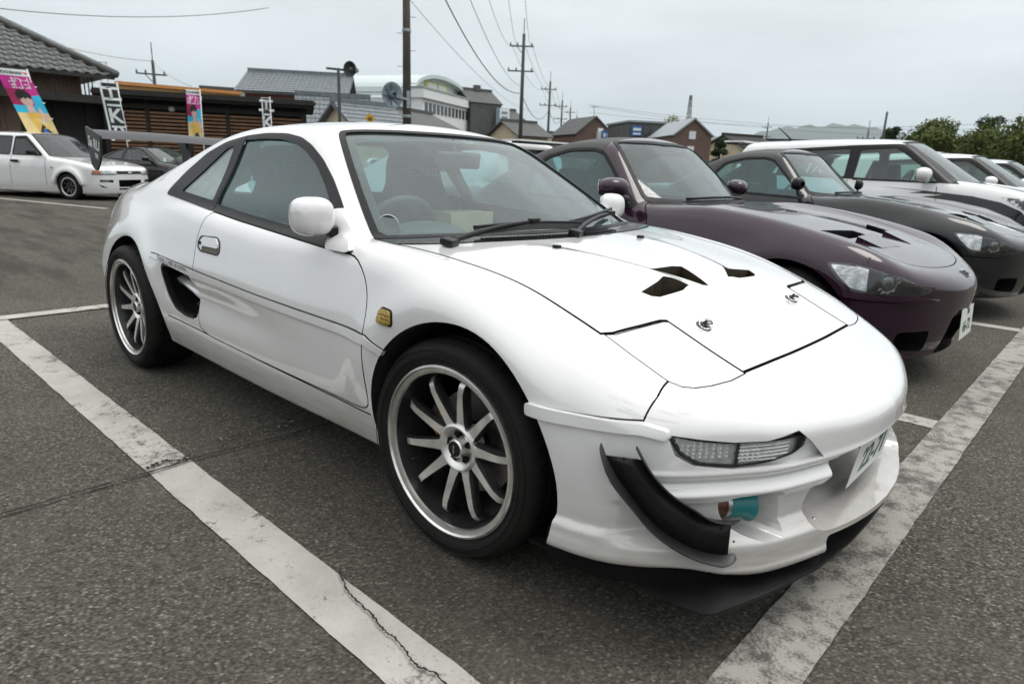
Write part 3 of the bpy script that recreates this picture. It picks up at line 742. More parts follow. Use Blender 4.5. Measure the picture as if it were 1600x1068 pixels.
# ------------------------------------------------------------------ white coupe
def build_coupe():
    root = empty('sports_coupe', (0, 0, 0), 0, 'white two seat sports coupe with ten spoke wheels and vented bonnet, largest car in front', 'car')
    f = m_body
    xs = np.concatenate([np.arange(-3.27, .28, .0165), np.arange(.28, .95, .0095)])
    ys = np.arange(.0067, .93, .0134)
    zs = np.concatenate([np.arange(.15, .365, .0090), np.arange(.365, .455, .0052), np.arange(.455, .60, .0090), np.arange(.60, 1.28, .0134)])
    V, F = implicit_mesh(f, xs, ys, zs)
    g, _ = grad(f, V); N = g/np.linalg.norm(g, axis=1, keepdims=True)
    def mm(me, mat): me.materials.clear(); me.materials.append(mat); return me
    W = lambda me: mm(me, M_WHITE)
    G = lambda me: mm(me, M_GAP)
    nrm = lambda me: set_normals(me, [(f, 0.0)], 1e9)
    body = W(fast_mesh(V, F))
    def patch(poly, d0, d1, axis='side', pr=None, m=.04, extra=None):
        """piece of the body surface between two offsets under a 2d outline"""
        A = np.array(poly); lo = A.min(0)-m; hi = A.max(0)+m
        if axis == 'side': kp = lambda C: (C[:, 0] > lo[0]) & (C[:, 0] < hi[0]) & (C[:, 2] > lo[1]) & (C[:, 2] < hi[1]) & (C[:, 1] < -.35)
        else: kp = lambda C: (C[:, 0] > lo[0]) & (C[:, 0] < hi[0]) & (C[:, 1] > lo[1]) & (C[:, 1] < hi[1]) & (C[:, 2] > .5)
        if pr is None: pr = prism_mesh(poly, .35, 1.2, SIDE(-1)) if axis == 'side' else prism_mesh(poly, .55, 1.5, TOPV)
        return nrm(inter(local_slab(V, N, F, kp, d0, d1), pr))
    def both(name, me, mat, parent=root):
        o = link(name, me, mat, parent); mirror_copy(o, parent); return o
    cuts = []
    # ---- cavities
    def cabin(x, a, z):
        top = np.minimum(_rf(x)-.14*a*a-.10*a**4, m_ws(x, a))-.036
        r = smax(a-np.minimum(M_GS(x, np.maximum(z, .8))-.045, .70), z-top, .03)
        r = smax(r, x+.36+.0*z, .02); r = smax(r, -1.80-x+.10*(z-.9), .02)
        return smax(r, .30-z, .02)
    cv, cf = implicit_mesh(cabin, np.arange(-2.0, -.25, .025), np.arange(.012, .85, .025), np.arange(.22, 1.26, .02))
    cuts.append(mm(fast_mesh(cv, cf), M_INT))
    def cyl(x, z, r, y0, y1, mat, n=84):
        return mm(MB().prism([(x+r*math.cos(2*math.pi*i/n), z+r*math.sin(2*math.pi*i/n)) for i in range(n)], y0, y1, lambda u, v, h: (u, h, v)).mesh(), mat)
    for s in (-1, 1):
        cuts.append(cyl(.045, .325, .362, s*.50, s*1.1, M_WELL)); cuts.append(cyl(-2.345, .305, .378, s*.50, s*1.1, M_WELL))
    deck = [(-2.78, .52), (-1.93, .50), (-1.87, .42), (-1.87, -.42), (-1.93, -.50), (-2.78, -.52)]
    cuts.append(W(prism_mesh(deck, .90, 1.5, TOPV)))
    rw = rounded([(-.43, .915), (.43, .915), (.40, 1.155), (-.40, 1.155)], .05)
    cuts.append(mm(prism_mesh(rw, -1.9, -1.70, lambda u, v, h: (h, u, v)), M_RUB))
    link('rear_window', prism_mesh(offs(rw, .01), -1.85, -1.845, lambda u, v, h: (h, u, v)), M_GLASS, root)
    # ---- side windows
    O = [(-2.092, .897), (-2.001, 1.000), (-1.87, 1.088), (-1.72, 1.140), (-1.56, 1.166), (-1.41, 1.176), (-1.252, 1.174), (-1.12, 1.158), (-1.02, 1.130), (-.905, 1.082), (-.79, 1.018), (-.672, .945), (-.52, .845), (-.452, .806), (-.60, .808), (-.74, .815), (-1.0, .828), (-1.25, .842), (-1.51, .860), (-1.80, .878)]
    O = rounded(O, .03, 3)
    qg = rounded([(-1.925, .918, .02), (-1.68, 1.112, .05), (-1.622, 1.122, .02), (-1.566, .895, .03)], .02)
    dg = rounded([(-1.515, .884, .006), (-1.548, 1.146, .01), (-1.41, 1.152), (-1.26, 1.150), (-1.13, 1.134), (-1.035, 1.106), (-.925, 1.060), (-.81, .996), (-.695, .925), (-.575, .843, .01), (-.74, .840), (-1.0, .852), (-1.25, .866)], .03)
    lou = rounded([(-2.055, .909), (-1.975, .995), (-1.945, .915)], .006)
    for s in (-1, 1):
        for P_ in (qg, dg): cuts.append(mm(prism_mesh(P_, .30, 1.0, SIDE(s)), M_RUB))
    ring = sub(prism_mesh(O, .40, .95, SIDE(-1)), many([prism_mesh(P_, .35, 1.0, SIDE(-1)) for P_ in (qg, dg, [(-1.524, .80), (-1.518, .80), (-1.556, 1.25), (-1.562, 1.25)])]))
    tr = link('window_trim', patch(O, .0035, -.016, pr=ring), M_RUB, root)
    for i in range(6):
        z = .918+i*.0125; x0 = -2.045+(z-.909)*.9; x1 = -1.948-(z-.915)*.30
        if x1-x0 > .012: MB().beam((x0, -(.712-(z-.909)*.66), z), (x1, -(.712-(z-.909)*.66), z), .010, .005).build('louvre_slat', M_DGPL, tr)
    mirror_copy(tr, root)
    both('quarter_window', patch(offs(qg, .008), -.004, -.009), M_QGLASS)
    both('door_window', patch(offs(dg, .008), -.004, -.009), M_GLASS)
    # ---- windscreen
    wso = [(-.250, 0), (-.268, .2), (-.315, .40), (-.39, .58), (-.455, .70), (-.475, .702), (-.60, .660), (-.78, .588), (-.92, .525), (-.985, .485), (-.995, .44), (-.965, .30), (-.94, .15), (-.932, 0)]
    wso = [tuple(p_) for p_ in dense(wso, 4)]; wso = wso+[(p_[0], -p_[1]) for p_ in reversed(wso[1:-1])]
    wsi = offs(wso, -.024); wsg = offs(wso, -.012)
    cuts.append(mm(prism_mesh(wsi, .70, 1.4, TOPV), M_RUB))
    link('windscreen_seal', patch(wso, .0035, -.016, 'top', sub(prism_mesh(wso, .76, 1.4, TOPV), prism_mesh(wsi, .70, 1.5, TOPV))), M_RUB, root)
    link('windscreen_border', patch(wso, -.0095, -.0115, 'top', sub(prism_mesh(offs(wso, -.02), .76, 1.4, TOPV), prism_mesh(offs(wso, -.058), .70, 1.5, TOPV))), M_BLK, root)
    link('windscreen', patch(wso, -.004, -.009, 'top', prism_mesh(wsg, .70, 1.4, TOPV)), M_WSGL, root)
    bd = [(-.955, 0), (-.965, .15), (-.985, .30), (-1.01, .44), (-.995, .48), (-.925, .50), (-.895, .30), (-.878, 0)]; bd = bd+[(x, -y) for x, y in reversed(bd[1:-1])]
    link('windscreen_shade_band', patch(bd, -.0098, -.0104, 'top', inter(prism_mesh(bd, .7, 1.5, TOPV), prism_mesh(offs(wso, -.03), .6, 1.6, TOPV))), M_BAND, root)
    # ---- bonnet vents
    vents = [[(.262, -.190), (.318, -.130), (.330, -.185), (.330, -.315), (.318, -.340), (.290, -.352), (.270, -.250)],
             [(.186, -.155), (.192, -.02), (.205, .02), (.335, -.035), (.328, -.060)],
             [(.262, .190), (.318, .130), (.330, .185), (.330, .315), (.318, .340), (.290, .352), (.270, .250)]]
    for P_ in vents: cuts.append(mm(prism_mesh(P_, .67, 1.0, TOPV), M_VENT))
    # ---- front openings
    mouth = rounded([(.0, .452, 0), (.31, .440), (.343, .430), (.347, .388), (.395, .352), (.428, .305), (.415, .258), (.355, .236), (0, .240, 0), (-.355, .236), (-.415, .258), (-.428, .305), (-.395, .352), (-.347, .388), (-.343, .430), (-.31, .440)], .025, 3)
    def frustum(poly, x0, x1, k, cy, cz, mat, steps=6, ease=1.6):
        n = len(poly); Vv = []; Ff = []
        for i in range(steps+1):
            t = i/steps; sc = 1-(1-k)*(t**ease); x = x1+(x0-x1)*t
            for u, v in poly: Vv.append((x, cy+(u-cy)*sc, cz+(v-cz)*sc))
        for i in range(steps):
            for j in range(n): q = (j+1) % n; Ff.append((i*n+j, i*n+q, (i+1)*n+q, (i+1)*n+j))
        Ff.append(tuple(range(n))); Ff.append(tuple(steps*n+j for j in range(n)))
        return mm(MB().add(Vv, Ff).mesh(), mat)
    cuts.append(frustum(mouth, .66, 1.0, .62, 0, .36, M_WHITE, 8, 2.2))
    for s in (-1, 1):
        fog = rounded([(s*.606, .378), (s*.50, .385), (s*.464, .372), (s*.450, .30), (s*.468, .262), (s*.52, .256), (s*.572, .278), (s*.604, .33)], .022, 3)
        cuts.append(frustum(fog, .50, 1.0, .88, s*.53, .335, M_WHITE, 6, 2.0))
        # pocket of the corner lamp
        d = Vector((.72, s*.69, 0)).normalized(); t_ = Vector((-d.y*s, d.x*s, 0))      # t_ points outwards and back
        def dg3(u, v, h, d=d, t_=t_): return tuple(d*h+t_*u+Vector((0, 0, v)))
        def uz(x, a, z): return (Vector((x, s*a, 0)).dot(t_), z)
        pk = [uz(.612, .722, .531), uz(.671, .662, .519), uz(.715, .603, .510), uz(.761, .533, .508), uz(.797, .450, .521), uz(.812, .41, .492), uz(.832, .362, .443), uz(.80, .45, .440), uz(.766, .529, .446), uz(.718, .603, .446), uz(.663, .678, .458), uz(.630, .71, .484)]
        kp = lambda C, s=s: (C[:, 0] > .5) & (C[:, 2] > .40) & (C[:, 2] < .60) & (C[:, 1]*s > .25) & (C[:, 1]*s < .82)
        cuts.append(inter(W(local_slab(V, N, F, kp, .05, -.020)), W(prism_mesh(pk, .3, 1.4, dg3))))
    cuts.append(mm(prism_mesh(rounded([(-.335, .05), (.335, .05), (.322, .228), (-.322, .228)], .01, 2), .60, 1.2, lambda u, v, h: (h, u, v)), M_BLK))
    # ---- side intake behind the door
    itk = rounded([(-1.905, .592), (-1.868, .607), (-1.66, .606), (-1.575, .575), (-1.545, .545), (-1.562, .408), (-1.69, .402), (-1.80, .418), (-1.865, .470)], .03, 4)
    for s in (-1, 1): cuts.append(mm(prism_mesh(itk, .70, 1.0, SIDE(s)), M_GAP))
    body = sub(body, many(cuts))
    # ---- bonnet, lamp lids, bumper, doors as separate panels with gaps
    hood = [(-.188, 0), (-.200, .2), (-.235, .40), (-.29, .58), (-.33, .675), (-.345, .700), (-.30, .690), (-.167, .667), (-.023, .652), (.118, .648), (.263, .654), (.372, .652), (.384, .62), (.395, .52), (.402, .43), (.410, .408), (.524, .402), (.625, .394), (.634, .28), (.642, .14), (.645, 0)]
    lid = [(.3855, .648), (.3975, .62), (.4075, .52), (.4145, .43), (.4215, .413), (.524, .409), (.632, .400), (.630, .47), (.617, .545), (.602, .595), (.585, .622), (.560, .638), (.545, .641), (.46, .648)]
    bp = [(.20, .0), (.20, .552), (.333, .5525), (.45, .5535), (.570, .5555), (.569, .60), (.556, .632), (.57, .70), (1.3, .70), (1.3, 0)]
    door = [(-.330, .352), (-.326, .45), (-.318, .56), (-.322, .66), (-.355, .74), (-.43, .800), (-.60, .803), (-1.0, .823), (-1.25, .837), (-1.508, .855), (-1.530, .81), (-1.552, .74), (-1.545, .62), (-1.548, .54), (-1.556, .44), (-1.54, .375), (-1.45, .358), (-.9, .35), (-.4, .345)]
    door = rounded(door, .05, 3)
    FRONT = lambda u, v, h: (u, h, v)
    hood = [tuple(p_) for p_ in dense(hood[:12], 3)]+hood[12:17]+[tuple(p_) for p_ in dense(hood[17:21], 3)]
    hood = hood+[(x, -y) for x, y in reversed(hood[1:-1])]
    q_hood = G(prism_mesh(offs(hood, .0088), .4998, 1.2, TOPV)); link('bonnet', nrm(inter(body, G(prism_mesh(hood, .50, 1.2, TOPV)))), None, root)
    q_lids = []
    for s in (-1, 1):
        L = [(x, s*y) for x, y in lid]
        me = nrm(inter(body, sub(G(prism_mesh(L, .50, 1.2, TOPV)), q_hood))); q_lids.append(G(prism_mesh(offs(L, .0035), .4998, 1.2, TOPV)))
        link('headlamp_lid', me, None, root)
    q_top = many([q_hood]+q_lids)
    link('front_bumper', nrm(inter(body, sub(G(prism_mesh(bp, -1.1, 1.1, FRONT)), q_top))), None, root)
    dm = link('door', nrm(inter(body, G(prism_mesh(door, .45, 1.05, SIDE(-1))))), None, root); mirror_copy(dm, root)
    cuts = [q_top, G(prism_mesh(offs(bp, .0036), -1.12, 1.12, FRONT))]
    for s in (-1, 1):
        cuts.append(G(prism_mesh(offs(door, .0045), .449, 1.05, SIDE(s))))
        cuts.append(G(prism_mesh([(-1.90, .3670), (-1.54, .3635), (-.33, .3345), (-.33, .3290), (-1.54, .3580), (-1.90, .361)], .70, 1.0, SIDE(s))))
    body = sub(body, many(cuts))
    link('body_shell', nrm(body), None, root)
    # ---- side details (built on the near side, mirrored to the far side)
    ml = [(-.222, .562), (-.30, .592), (-.36, .592), (-1.0, .603), (-1.54, .620), (-1.90, .634), (-2.02, .637), (-2.04, .622), (-1.90, .612), (-1.875, .610), (-1.55, .590), (-1.0, .576), (-.36, .566), (-.30, .565), (-.235, .545)]
    both('side_moulding', patch(ml, .0075, -.006), M_WHITE)
    for poly in ([(-.222, .5635), (-.30, .5945), (-1.0, .6055), (-1.54, .6225), (-2.03, .640), (-2.03, .6375), (-1.54, .620), (-1.0, .603), (-.30, .592), (-.222, .5605)],
                 [(-.235, .5435), (-.30, .5625), (-1.0, .5735), (-1.55, .5875), (-1.875, .6075), (-1.875, .610), (-1.55, .590), (-1.0, .576), (-.30, .565), (-.235, .546)]):
        both('moulding_gap', patch(poly, .0035, -.004), M_GAP)
    st = rounded([(.318, .527), (.318, .557), (.575, .5535), (.618, .541), (.621, .520), (.575, .531)], .008, 3)
    both('bumper_strip', patch(st, .011, -.004), M_WHITE)
    both('intake_throat', MB().prism(offs(itk, .012), .705, .712, SIDE(-1)).mesh(), M_GAP)
    bl = [(-1.86, .790, .530), (-1.75, .800, .520), (-1.62, .815, .508), (-1.545, .822, .500)]; Vb = []
    for x, y, z in bl: Vb += [(x, -y, z+.010), (x, -(y-.075), z+.035), (x, -(y-.075), z-.012), (x, -y, z-.004)]
    Fb = [(i*4+k, i*4+(k+1) % 4, i*4+4+(k+1) % 4, i*4+4+k) for i in range(3) for k in range(4)]+[(0, 1, 2, 3), (12, 13, 14, 15)]
    both('intake_blade', MB().add(Vb, Fb).mesh('b', True), M_WHITE)
    both('intake_mesh', MB().prism([(-1.79, .425), (-1.69, .47), (-1.60, .478), (-1.572, .41), (-1.69, .404)], .735, .745, SIDE(-1)).mesh(), M_INTK)
    rm = sub(prism_mesh(offs(itk, .005), .60, 1.0, SIDE(-1)), prism_mesh(offs(itk, -.010), .59, 1.01, SIDE(-1)))
    rm = inter(rm, prism_mesh([(-2.0, .3), (-2.0, .70), (-1.60, .70), (-1.60, .3)], .5, 1.1, SIDE(-1)))
    both('intake_seal', patch(itk, .0015, -.02, pr=rm), M_RUB)
    # door handle
    hp = rounded([(-1.535, .735), (-1.515, .763), (-1.36, .771), (-1.325, .752), (-1.318, .715), (-1.335, .700), (-1.50, .700), (-1.53, .715)], .018, 4)
    both('handle_surround', patch(hp, .0025, -.01, pr=sub(prism_mesh(hp, .6, 1.0, SIDE(-1)), prism_mesh(offs(hp, -.0055), .5, 1.1, SIDE(-1)))), M_BLK)
    both('handle_recess', patch(rounded([(-1.49, .703), (-1.49, .728), (-1.335, .732), (-1.330, .712), (-1.345, .705)], .008, 3), .0012, -.008), M_HREC)
    both('door_handle', patch(rounded([(-1.485, .726), (-1.482, .762), (-1.36, .766), (-1.336, .748), (-1.332, .728)], .012, 4), .007, -.008), M_WHITE)
    both('key_cylinder', MB().lathe([(.0001, .003), (.007, .003), (.007, -.006)], 16, M=Matrix.Translation((-1.510, -.817, .733)) @ Matrix.Rotation(math.pi, 4, 'Z')).mesh(), M_BLK)
    # side marker lamp
    mk = rounded([(-.246, .643), (-.241, .683), (-.190, .681), (-.184, .641)], .011, 4)
    both('side_marker_seal', patch(offs(mk, .004), .003, -.01), M_RUB)
    sm = link('side_marker_lamp', patch(mk, .010, -.004), M_AMBER, root)
    for r in range(3):
        for c in range(4):
            u = -.228+c*.012+(.006 if r % 2 else 0); v = .650+r*.0105
            MB().lathe([(.0001, .0025), (.0032, .0015), (.0042, 0)], 8, M=Matrix.Translation((u, -(.865-.05*(v-.65)), v)) @ Matrix.Rotation(math.pi, 4, 'Z')).build('marker_facet', M_AMBER, sm)
    mirror_copy(sm, root)
    # lettering on the quarter panel
    me = text_mesh('TWIN CAM 16 turbo', .052, .0, spacing=1.08, bold=.0004)
    co = mco(me); 
    u0, u1 = co[:, 0].min(), co[:, 0].max()
    x = -1.945+(co[:, 0]-u0)/(u1-u0)*.345; z = .6225-(x+1.945)/.345*.006+co[:, 1]*.62
    zz = z; xx = x; yy = np.full(len(x), -.82)
    for _ in range(12):
        P_ = np.stack([xx, yy, zz], 1); g_, v_ = grad(f, P_); yy = yy+np.clip(v_-.0086, -.02, .02)
    me.vertices.foreach_set('co', np.stack([xx, yy-co[:, 2]*0-.0006, zz], 1).astype(np.float32).ravel()); me.update()
    link('side_lettering', me, M_GREYINK, root)
    return root, f, V, N, F, patch, both
M_VENT = flat_mat('vent_brown_black', (0.030, 0.023, 0.012), 0.5, var=0.4, vscale=30)
M_DGPL = flat_mat('dark_grey_plastic', (0.05, 0.05, 0.05), 0.4, var=0.1)
M_INTK = flat_mat('blue_grey_mesh', (0.05, 0.075, 0.09), 0.5, 0.3, var=0.5, vscale=60)
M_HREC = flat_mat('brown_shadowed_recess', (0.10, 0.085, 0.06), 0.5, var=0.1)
coupe, c_f, c_V, c_N, c_F, c_patch, c_both = build_coupe()
for nm, x, s, st in (('wheel', 0, -1, R(2.35)), ('wheel', -2.4, -1, 0), ('wheel', 0, 1, R(2.35)), ('wheel', -2.4, 1, 0)):
    wheel(nm, coupe, (x, s*(.80-.112+.012) if x == 0 else s*(.825-.112+.012), .315), s, steer=st, text=(x == 0))
# ------------------------------------------------------------------ white coupe: lamps, aero parts, wipers, mirrors, cabin
def on_side(x, z, off=0.0, s=-1, f=None, y0=.80):
    """points of a car's flank at (x, z), moved out by off"""
    f = f or c_f; x = np.atleast_1d(np.asarray(x, float)); z = np.atleast_1d(np.asarray(z, float)); x, z = np.broadcast_arrays(x, z); y = np.full(x.shape, s*y0)
    for _ in range(30):
        P = np.stack([x, y, z], 1); v = f(P[:, 0], np.abs(P[:, 1]), P[:, 2]); y = y-s*np.clip(v, -.03, .03)*.9
    P = np.stack([x, y, z], 1); g, _ = grad(f, P); n = g/np.linalg.norm(g, axis=1, keepdims=True)
    return P+n*off, n
def on_top(x, y, off=0.0, f=None, z0=1.0):
    f = f or c_f; x = np.atleast_1d(np.asarray(x, float)); y = np.atleast_1d(np.asarray(y, float)); x, y = np.broadcast_arrays(x, y); z = np.full(x.shape, z0)
    for _ in range(30):
        v = f(x, np.abs(y), z); z = z-np.clip(v, -.05, .05)*.9
    P = np.stack([x, y, z], 1); g, _ = grad(f, P); n = g/np.linalg.norm(g, axis=1, keepdims=True)
    return P+n*off, n
def strip(A, B, th):
    """solid strip between two 3d curves, thickness th along its own normal"""
    A = [Vector(a) for a in A]; B = [Vector(b) for b in B]; m = len(A); V = []
    for i in range(m):
        t = A[min(i+1, m-1)]-A[max(i-1, 0)]; n = t.cross(B[i]-A[i]).normalized()*th/2
        V += [A[i]+n, B[i]+n, B[i]-n, A[i]-n]
    F = [(i*4+k, i*4+(k+1) % 4, i*4+4+(k+1) % 4, i*4+4+k) for i in range(m-1) for k in range(4)]+[(3, 2, 1, 0), tuple((m-1)*4+k for k in range(4))]
    return V, F
def coupe_details(root):
    # ---- corner lamps
    lp = rounded([(.614, .529), (.634, .486), (.663, .461), (.718, .4505), (.766, .4555), (.797, .468), (.799, .508), (.761, .5065), (.715, .5075), (.671, .515)], .006, 2)
    sep = lambda x0, x1: prism_mesh([(x0, .44), (x0, .54), (x1, .54), (x1, .44)], .3, 1.2, SIDE(-1))
    lamp = link('corner_lamp', c_patch(lp, -.0115, -.0196), M_LAMPCH, root)
    bez = sub(prism_mesh(lp, .35, 1.2, SIDE(-1)), prism_mesh(offs(lp, -.0026), .3, 1.3, SIDE(-1)))
    link('lamp_bezel', c_patch(lp, -.0040, -.0195, pr=bez), M_RUB, lamp)
    link('lamp_divider', c_patch(lp, -.006, -.0195, pr=inter(prism_mesh(lp, .35, 1.2, SIDE(-1)), sep(.7155, .7185))), M_RUB, lamp)
    link('lamp_cover', c_patch(offs(lp, -.0024), -.0042, -.0055), M_CLEAR, lamp)
    b = MB(); cand = []
    for c in range(10):
        x = .6235+c*.0096
        for r in range(6):
            z = .4640+r*.0095
            lo = .490-(x-.632)*1.0 if x < .66 else .462
            if z < lo+.004 or z > .520-(x-.63)*.14: continue
            cand.append((x, z))
    PP, NN = on_side([c[0] for c in cand], [c[1] for c in cand], -.0114)
    for P, n in zip(PP, NN):
        n = Vector(n); p0 = Vector(P); t = Vector((0, 0, 1)); u = n.cross(t).normalized(); t = u.cross(n)
        hw, hh = .0042, .0036
        b.add([p0+u*hw+t*hh, p0-u*hw+t*hh, p0-u*hw-t*hh, p0+u*hw-t*hh, p0+n*.0055+t*.0012], [(0, 1, 4), (1, 2, 4), (2, 3, 4), (3, 0, 4), (3, 2, 1, 0)])
    b.build('reflector_facets', M_FACET, lamp).__setitem__('kind', 'stuff')
    b = MB()
    for r in range(6):
        z = .4605+r*.0086
        xs_ = np.linspace(.7215+(.006 if r == 0 else 0), .793 if r > 0 else .78, 8); P, n = on_side(xs_, np.full(8, z), -.0100)
        b.tube([tuple(p) for p in P], .0017 if r % 2 else .0012, 6)
    b.build('reflector_flutes', M_FACET, lamp).__setitem__('kind', 'stuff')
    b = MB(); cand = [(.724+c*.0075, .464+r*.0105) for c in range(5) for r in range(4)]
    PP, NN = on_side([c[0] for c in cand], [c[1] for c in cand], -.0112)
    for P, n in zip(PP, NN): b.lathe([(.0001, .004), (.0025, .003), (.0036, 0)], 6, M=Matrix.Translation(P) @ Vector((0, 1, 0)).rotation_difference(Vector(n)).to_matrix().to_4x4())
    b.build('bulb_optics', M_FACET, lamp).__setitem__('kind', 'stuff')
    mirror_copy(lamp, root)
    # ---- air duct hose in the bumper opening
    for s in (-1, 1):
        a = Vector((.655, s*.600, .338)); b_ = Vector((.718, s*.495, .326)); d = (b_-a).normalized()
        M = Matrix.Translation(a) @ Vector((0, 1, 0)).rotation_difference(d).to_matrix().to_4x4(); L = (b_-a).length
        hose = MB().lathe([(.026, -.02), (.030, .0), (.029, .012), (.031, .02), (.029, .03), (.031, .038), (.030, .055)], 24, M=M).build('air_hose', M_COPPER, root, smooth=True)
        MB().lathe([(.0305, .048), (.0335, .049), (.0335, .060), (.0305, .061)], 24, M=M).build('hose_clamp', M_STEEL, hose, auto=30)
        MB().lathe([(.031, .060), (.034, .066), (.034, L-.022), (.036, L-.014), (.0425, L-.004), (.0435, L), (.041, L+.001), (.036, L-.006), (.033, L-.02), (.030, .07)], 28, M=M).build('duct_funnel', M_TEAL, hose, smooth=True)
    # ---- canards
    low = [(.503, .507), (.531, .447), (.566, .389), (.604, .330), (.652, .279), (.702, .247), (.728, .247)]
    up = [(.566, .503), (.595, .448), (.624, .403), (.654, .371), (.680, .342), (.706, .330), (.728, .326)]
    low = np.array(dense(low, 4)); up = np.array(dense(up, 4))
    PL, nL = on_side(low[:, 0], low[:, 1], .020, f=m_plain); PU, nU = on_side(up[:, 0], up[:, 1], .016, f=m_plain)
    m = len(low); w = np.minimum(1, np.linspace(.15, 6, m))*np.minimum(1, np.linspace(5, .25, m))
    nh = nL*np.array([1, 1, .1]); nh /= np.linalg.norm(nh, axis=1, keepdims=True); nu_ = nU*np.array([1, 1, .1]); nu_ /= np.linalg.norm(nu_, axis=1, keepdims=True)
    i0, i1 = int(m*.10), int(m*.93); can = link('canard', MB().add(*strip(PL[i0:i1], PU[i0:i1], .004)).mesh('c', True), M_BLK, root)
    me = MB().add(*strip(PL, PL+nh*(.004+.030*w)[:, None]+np.array([0, 0, -.010]), .0045)).mesh(); link('canard_blade', bevel_mesh(me, .002, 2), M_BLADE, can)
    me = MB().add(*strip(PU, PU+nu_*(.004+.030*w)[:, None]+np.array([0, 0, .010]), .0045)).mesh(); link('canard_blade', bevel_mesh(me, .002, 2), M_BLADE, can)
    for (tt, vv) in ((.10, .5), (.10, .85), (.34, .45), (.30, .8), (.48, .2), (.55, .85), (.75, .3), (.80, .8), (.92, .4)):
        i = min(int(tt*m), m-1); p_ = Vector(PL[i]*(1-vv)+PU[i]*vv)+Vector(nL[i])*.0035
        MB().lathe([(.0001, .0022), (.0022, .0016), (.0032, 0)], 10, M=Matrix.Translation(p_) @ Vector((0, 1, 0)).rotation_difference(Vector(nL[i])).to_matrix().to_4x4()).build('rivet', M_BLK, can)
    mirror_copy(can, root)
    # ---- front splitter: thin flat blade, and the dark strip between it and the bumper
    sp = [(.326, .768), (.554, .735), (.688, .730), (.738, .718), (.758, .700), (.775, .652), (.812, .538), (.858, .342), (.876, .16), (.880, 0)]
    sp = sp+[(x, -y) for x, y in reversed(sp[:-1])]+[(.20, -.768), (.20, .768)]
    me = prism_mesh(sp, .139, .148, TOPV); link('front_splitter', bevel_mesh(me, .003, 2), M_BLK, root)
    hi_ = [(.36, .800), (.50, .772), (.575, .728), (.635, .665), (.70, .578), (.768, .462), (.812, .345), (.815, .30), (.838, .13), (.845, 0)]
    hi_ = hi_+[(x, -y) for x, y in reversed(hi_[:-1])]; n = len(hi_)
    V = [(x, y, .146) for x, y in hi_]+[(x, y, .236) for x, y in hi_]
    link('lower_lip', mesh_from(V, [(i, i+1, n+i+1, n+i) for i in range(n-1)], 's', True), M_GAP, root)
    for y in (-.30, .30): MB().tube([(.84, y, .145), (.815, y, .25)], .005, 8).build('splitter_stay', M_STEEL, root, smooth=True)
    # ---- number plate, tilted back in the mouth
    pl = empty('number_plate', (.848, .03, .360)); pl.parent = root; pl.rotation_euler = (0, R(8), 0)
    me = MB().box((0, 0, 0), (.0022, .33, .165)).mesh(); link('plate_sheet', bevel_mesh(me, .0008, 1), M_PLATE, pl)
    def ptxt(tx, size, y, z, bold=0.0):
        me = text_mesh(tx, size, .0004, bold=bold); o = link('plate_lettering', me, M_PLGREEN, pl); o.matrix_local = Matrix.Translation((.0016, y, z)) @ Matrix(((0, 0, 1), (1, 0, 0), (0, 1, 0))).to_4x4()
    ptxt('300', .042, .02, .055, .001); ptxt('22-71', .10, .02, -.022, .002)
    for y in (-.105, .105):
        MB().lathe([(.0001, .006), (.006, .005), (.008, 0)], 12, axis='X', M=Matrix.Translation((.001, y, .070))).build('plate_bolt', M_GOLD, pl)
    MB().box((-.02, 0, .03), (.04, .20, .03)).build('plate_bracket', M_BLK, pl)
    MB().box((.70, 0, .36), (.02, .50, .16)).build('radiator_grille', M_GAP, root)
    # ---- bonnet pins and washer jets
    for y in (-.312, .302):
        P, n = on_top([.468], [y], .001); q = empty('bonnet_pin', tuple(P[0])); q.parent = root; q.rotation_euler = Vector((0, 0, 1)).rotation_difference(Vector(n[0])).to_euler()
        MB().lathe([(.0001, .002), (.017, .002), (.021, .0015), (.022, 0)], 24, axis='Z').build('pin_plate', M_DARKST, q, auto=40)
        MB().lathe([(.0001, .020), (.0035, .019), (.0045, .015), (.0045, .006), (.009, .004), (.010, .001)], 14, axis='Z').build('pin_post', M_DARKST, q, auto=40)
        MB().tube([(.018*math.cos(t)+.004, .018*math.sin(t), .010+.008*math.sin(t*1.0)) for t in np.linspace(0, 6.1, 26)], .0013, 6).build('pin_ring', M_CHROME, q, smooth=True)
        MB().tube([(-.004, -.022, .011), (-.004, 0, .011), (-.002, .018, .011), (.006, .026, .012), (.013, .022, .013), (.012, .010, .013), (.004, -.004, .012)], .0022, 6).build('pin_clip', M_DARKST, q, smooth=True)
    for x, y in ((-.085, -.272), (-.112, .265)):
        P, n = on_top([x], [y], .004); me = MB().box((0, 0, 0), (.020, .026, .011)).mesh(); o = link('washer_jet', bevel_mesh(me, .004, 3), M_BLK, root, tuple(P[0])); o.rotation_euler = Vector((0, 0, 1)).rotation_difference(Vector(n[0])).to_euler()
    # ---- cowl behind the bonnet
    rear = [(-.194, 0), (-.206, .2), (-.241, .40), (-.296, .58), (-.338, .680), (-.352, .712)]
    front = [(-.455, .712), (-.39, .588), (-.313, .40), (-.266, .2), (-.248, 0)]
    half = dense(rear, 3); fr_ = dense(front, 3)
    cw = [tuple(p) for p in half]+[tuple(p) for p in fr_]; cw = cw+[(x, -y) for x, y in reversed(cw[1:-1])]
    co = link('cowl_panel', c_patch(cw, .0022, -.006, 'top'), M_COWL, root)
    yr = -.42+np.arange(44)*.016; xr = -.206-.30*yr*yr-.012
    Pa, na = on_top(xr-.012, yr, .0034); Pb, nb = on_top(xr+.012, yr, .0034)
    for i in range(44): MB().beam(Pa[i], Pb[i], .004, .004, up=na[i]).build('cowl_rib', M_BLK, co)
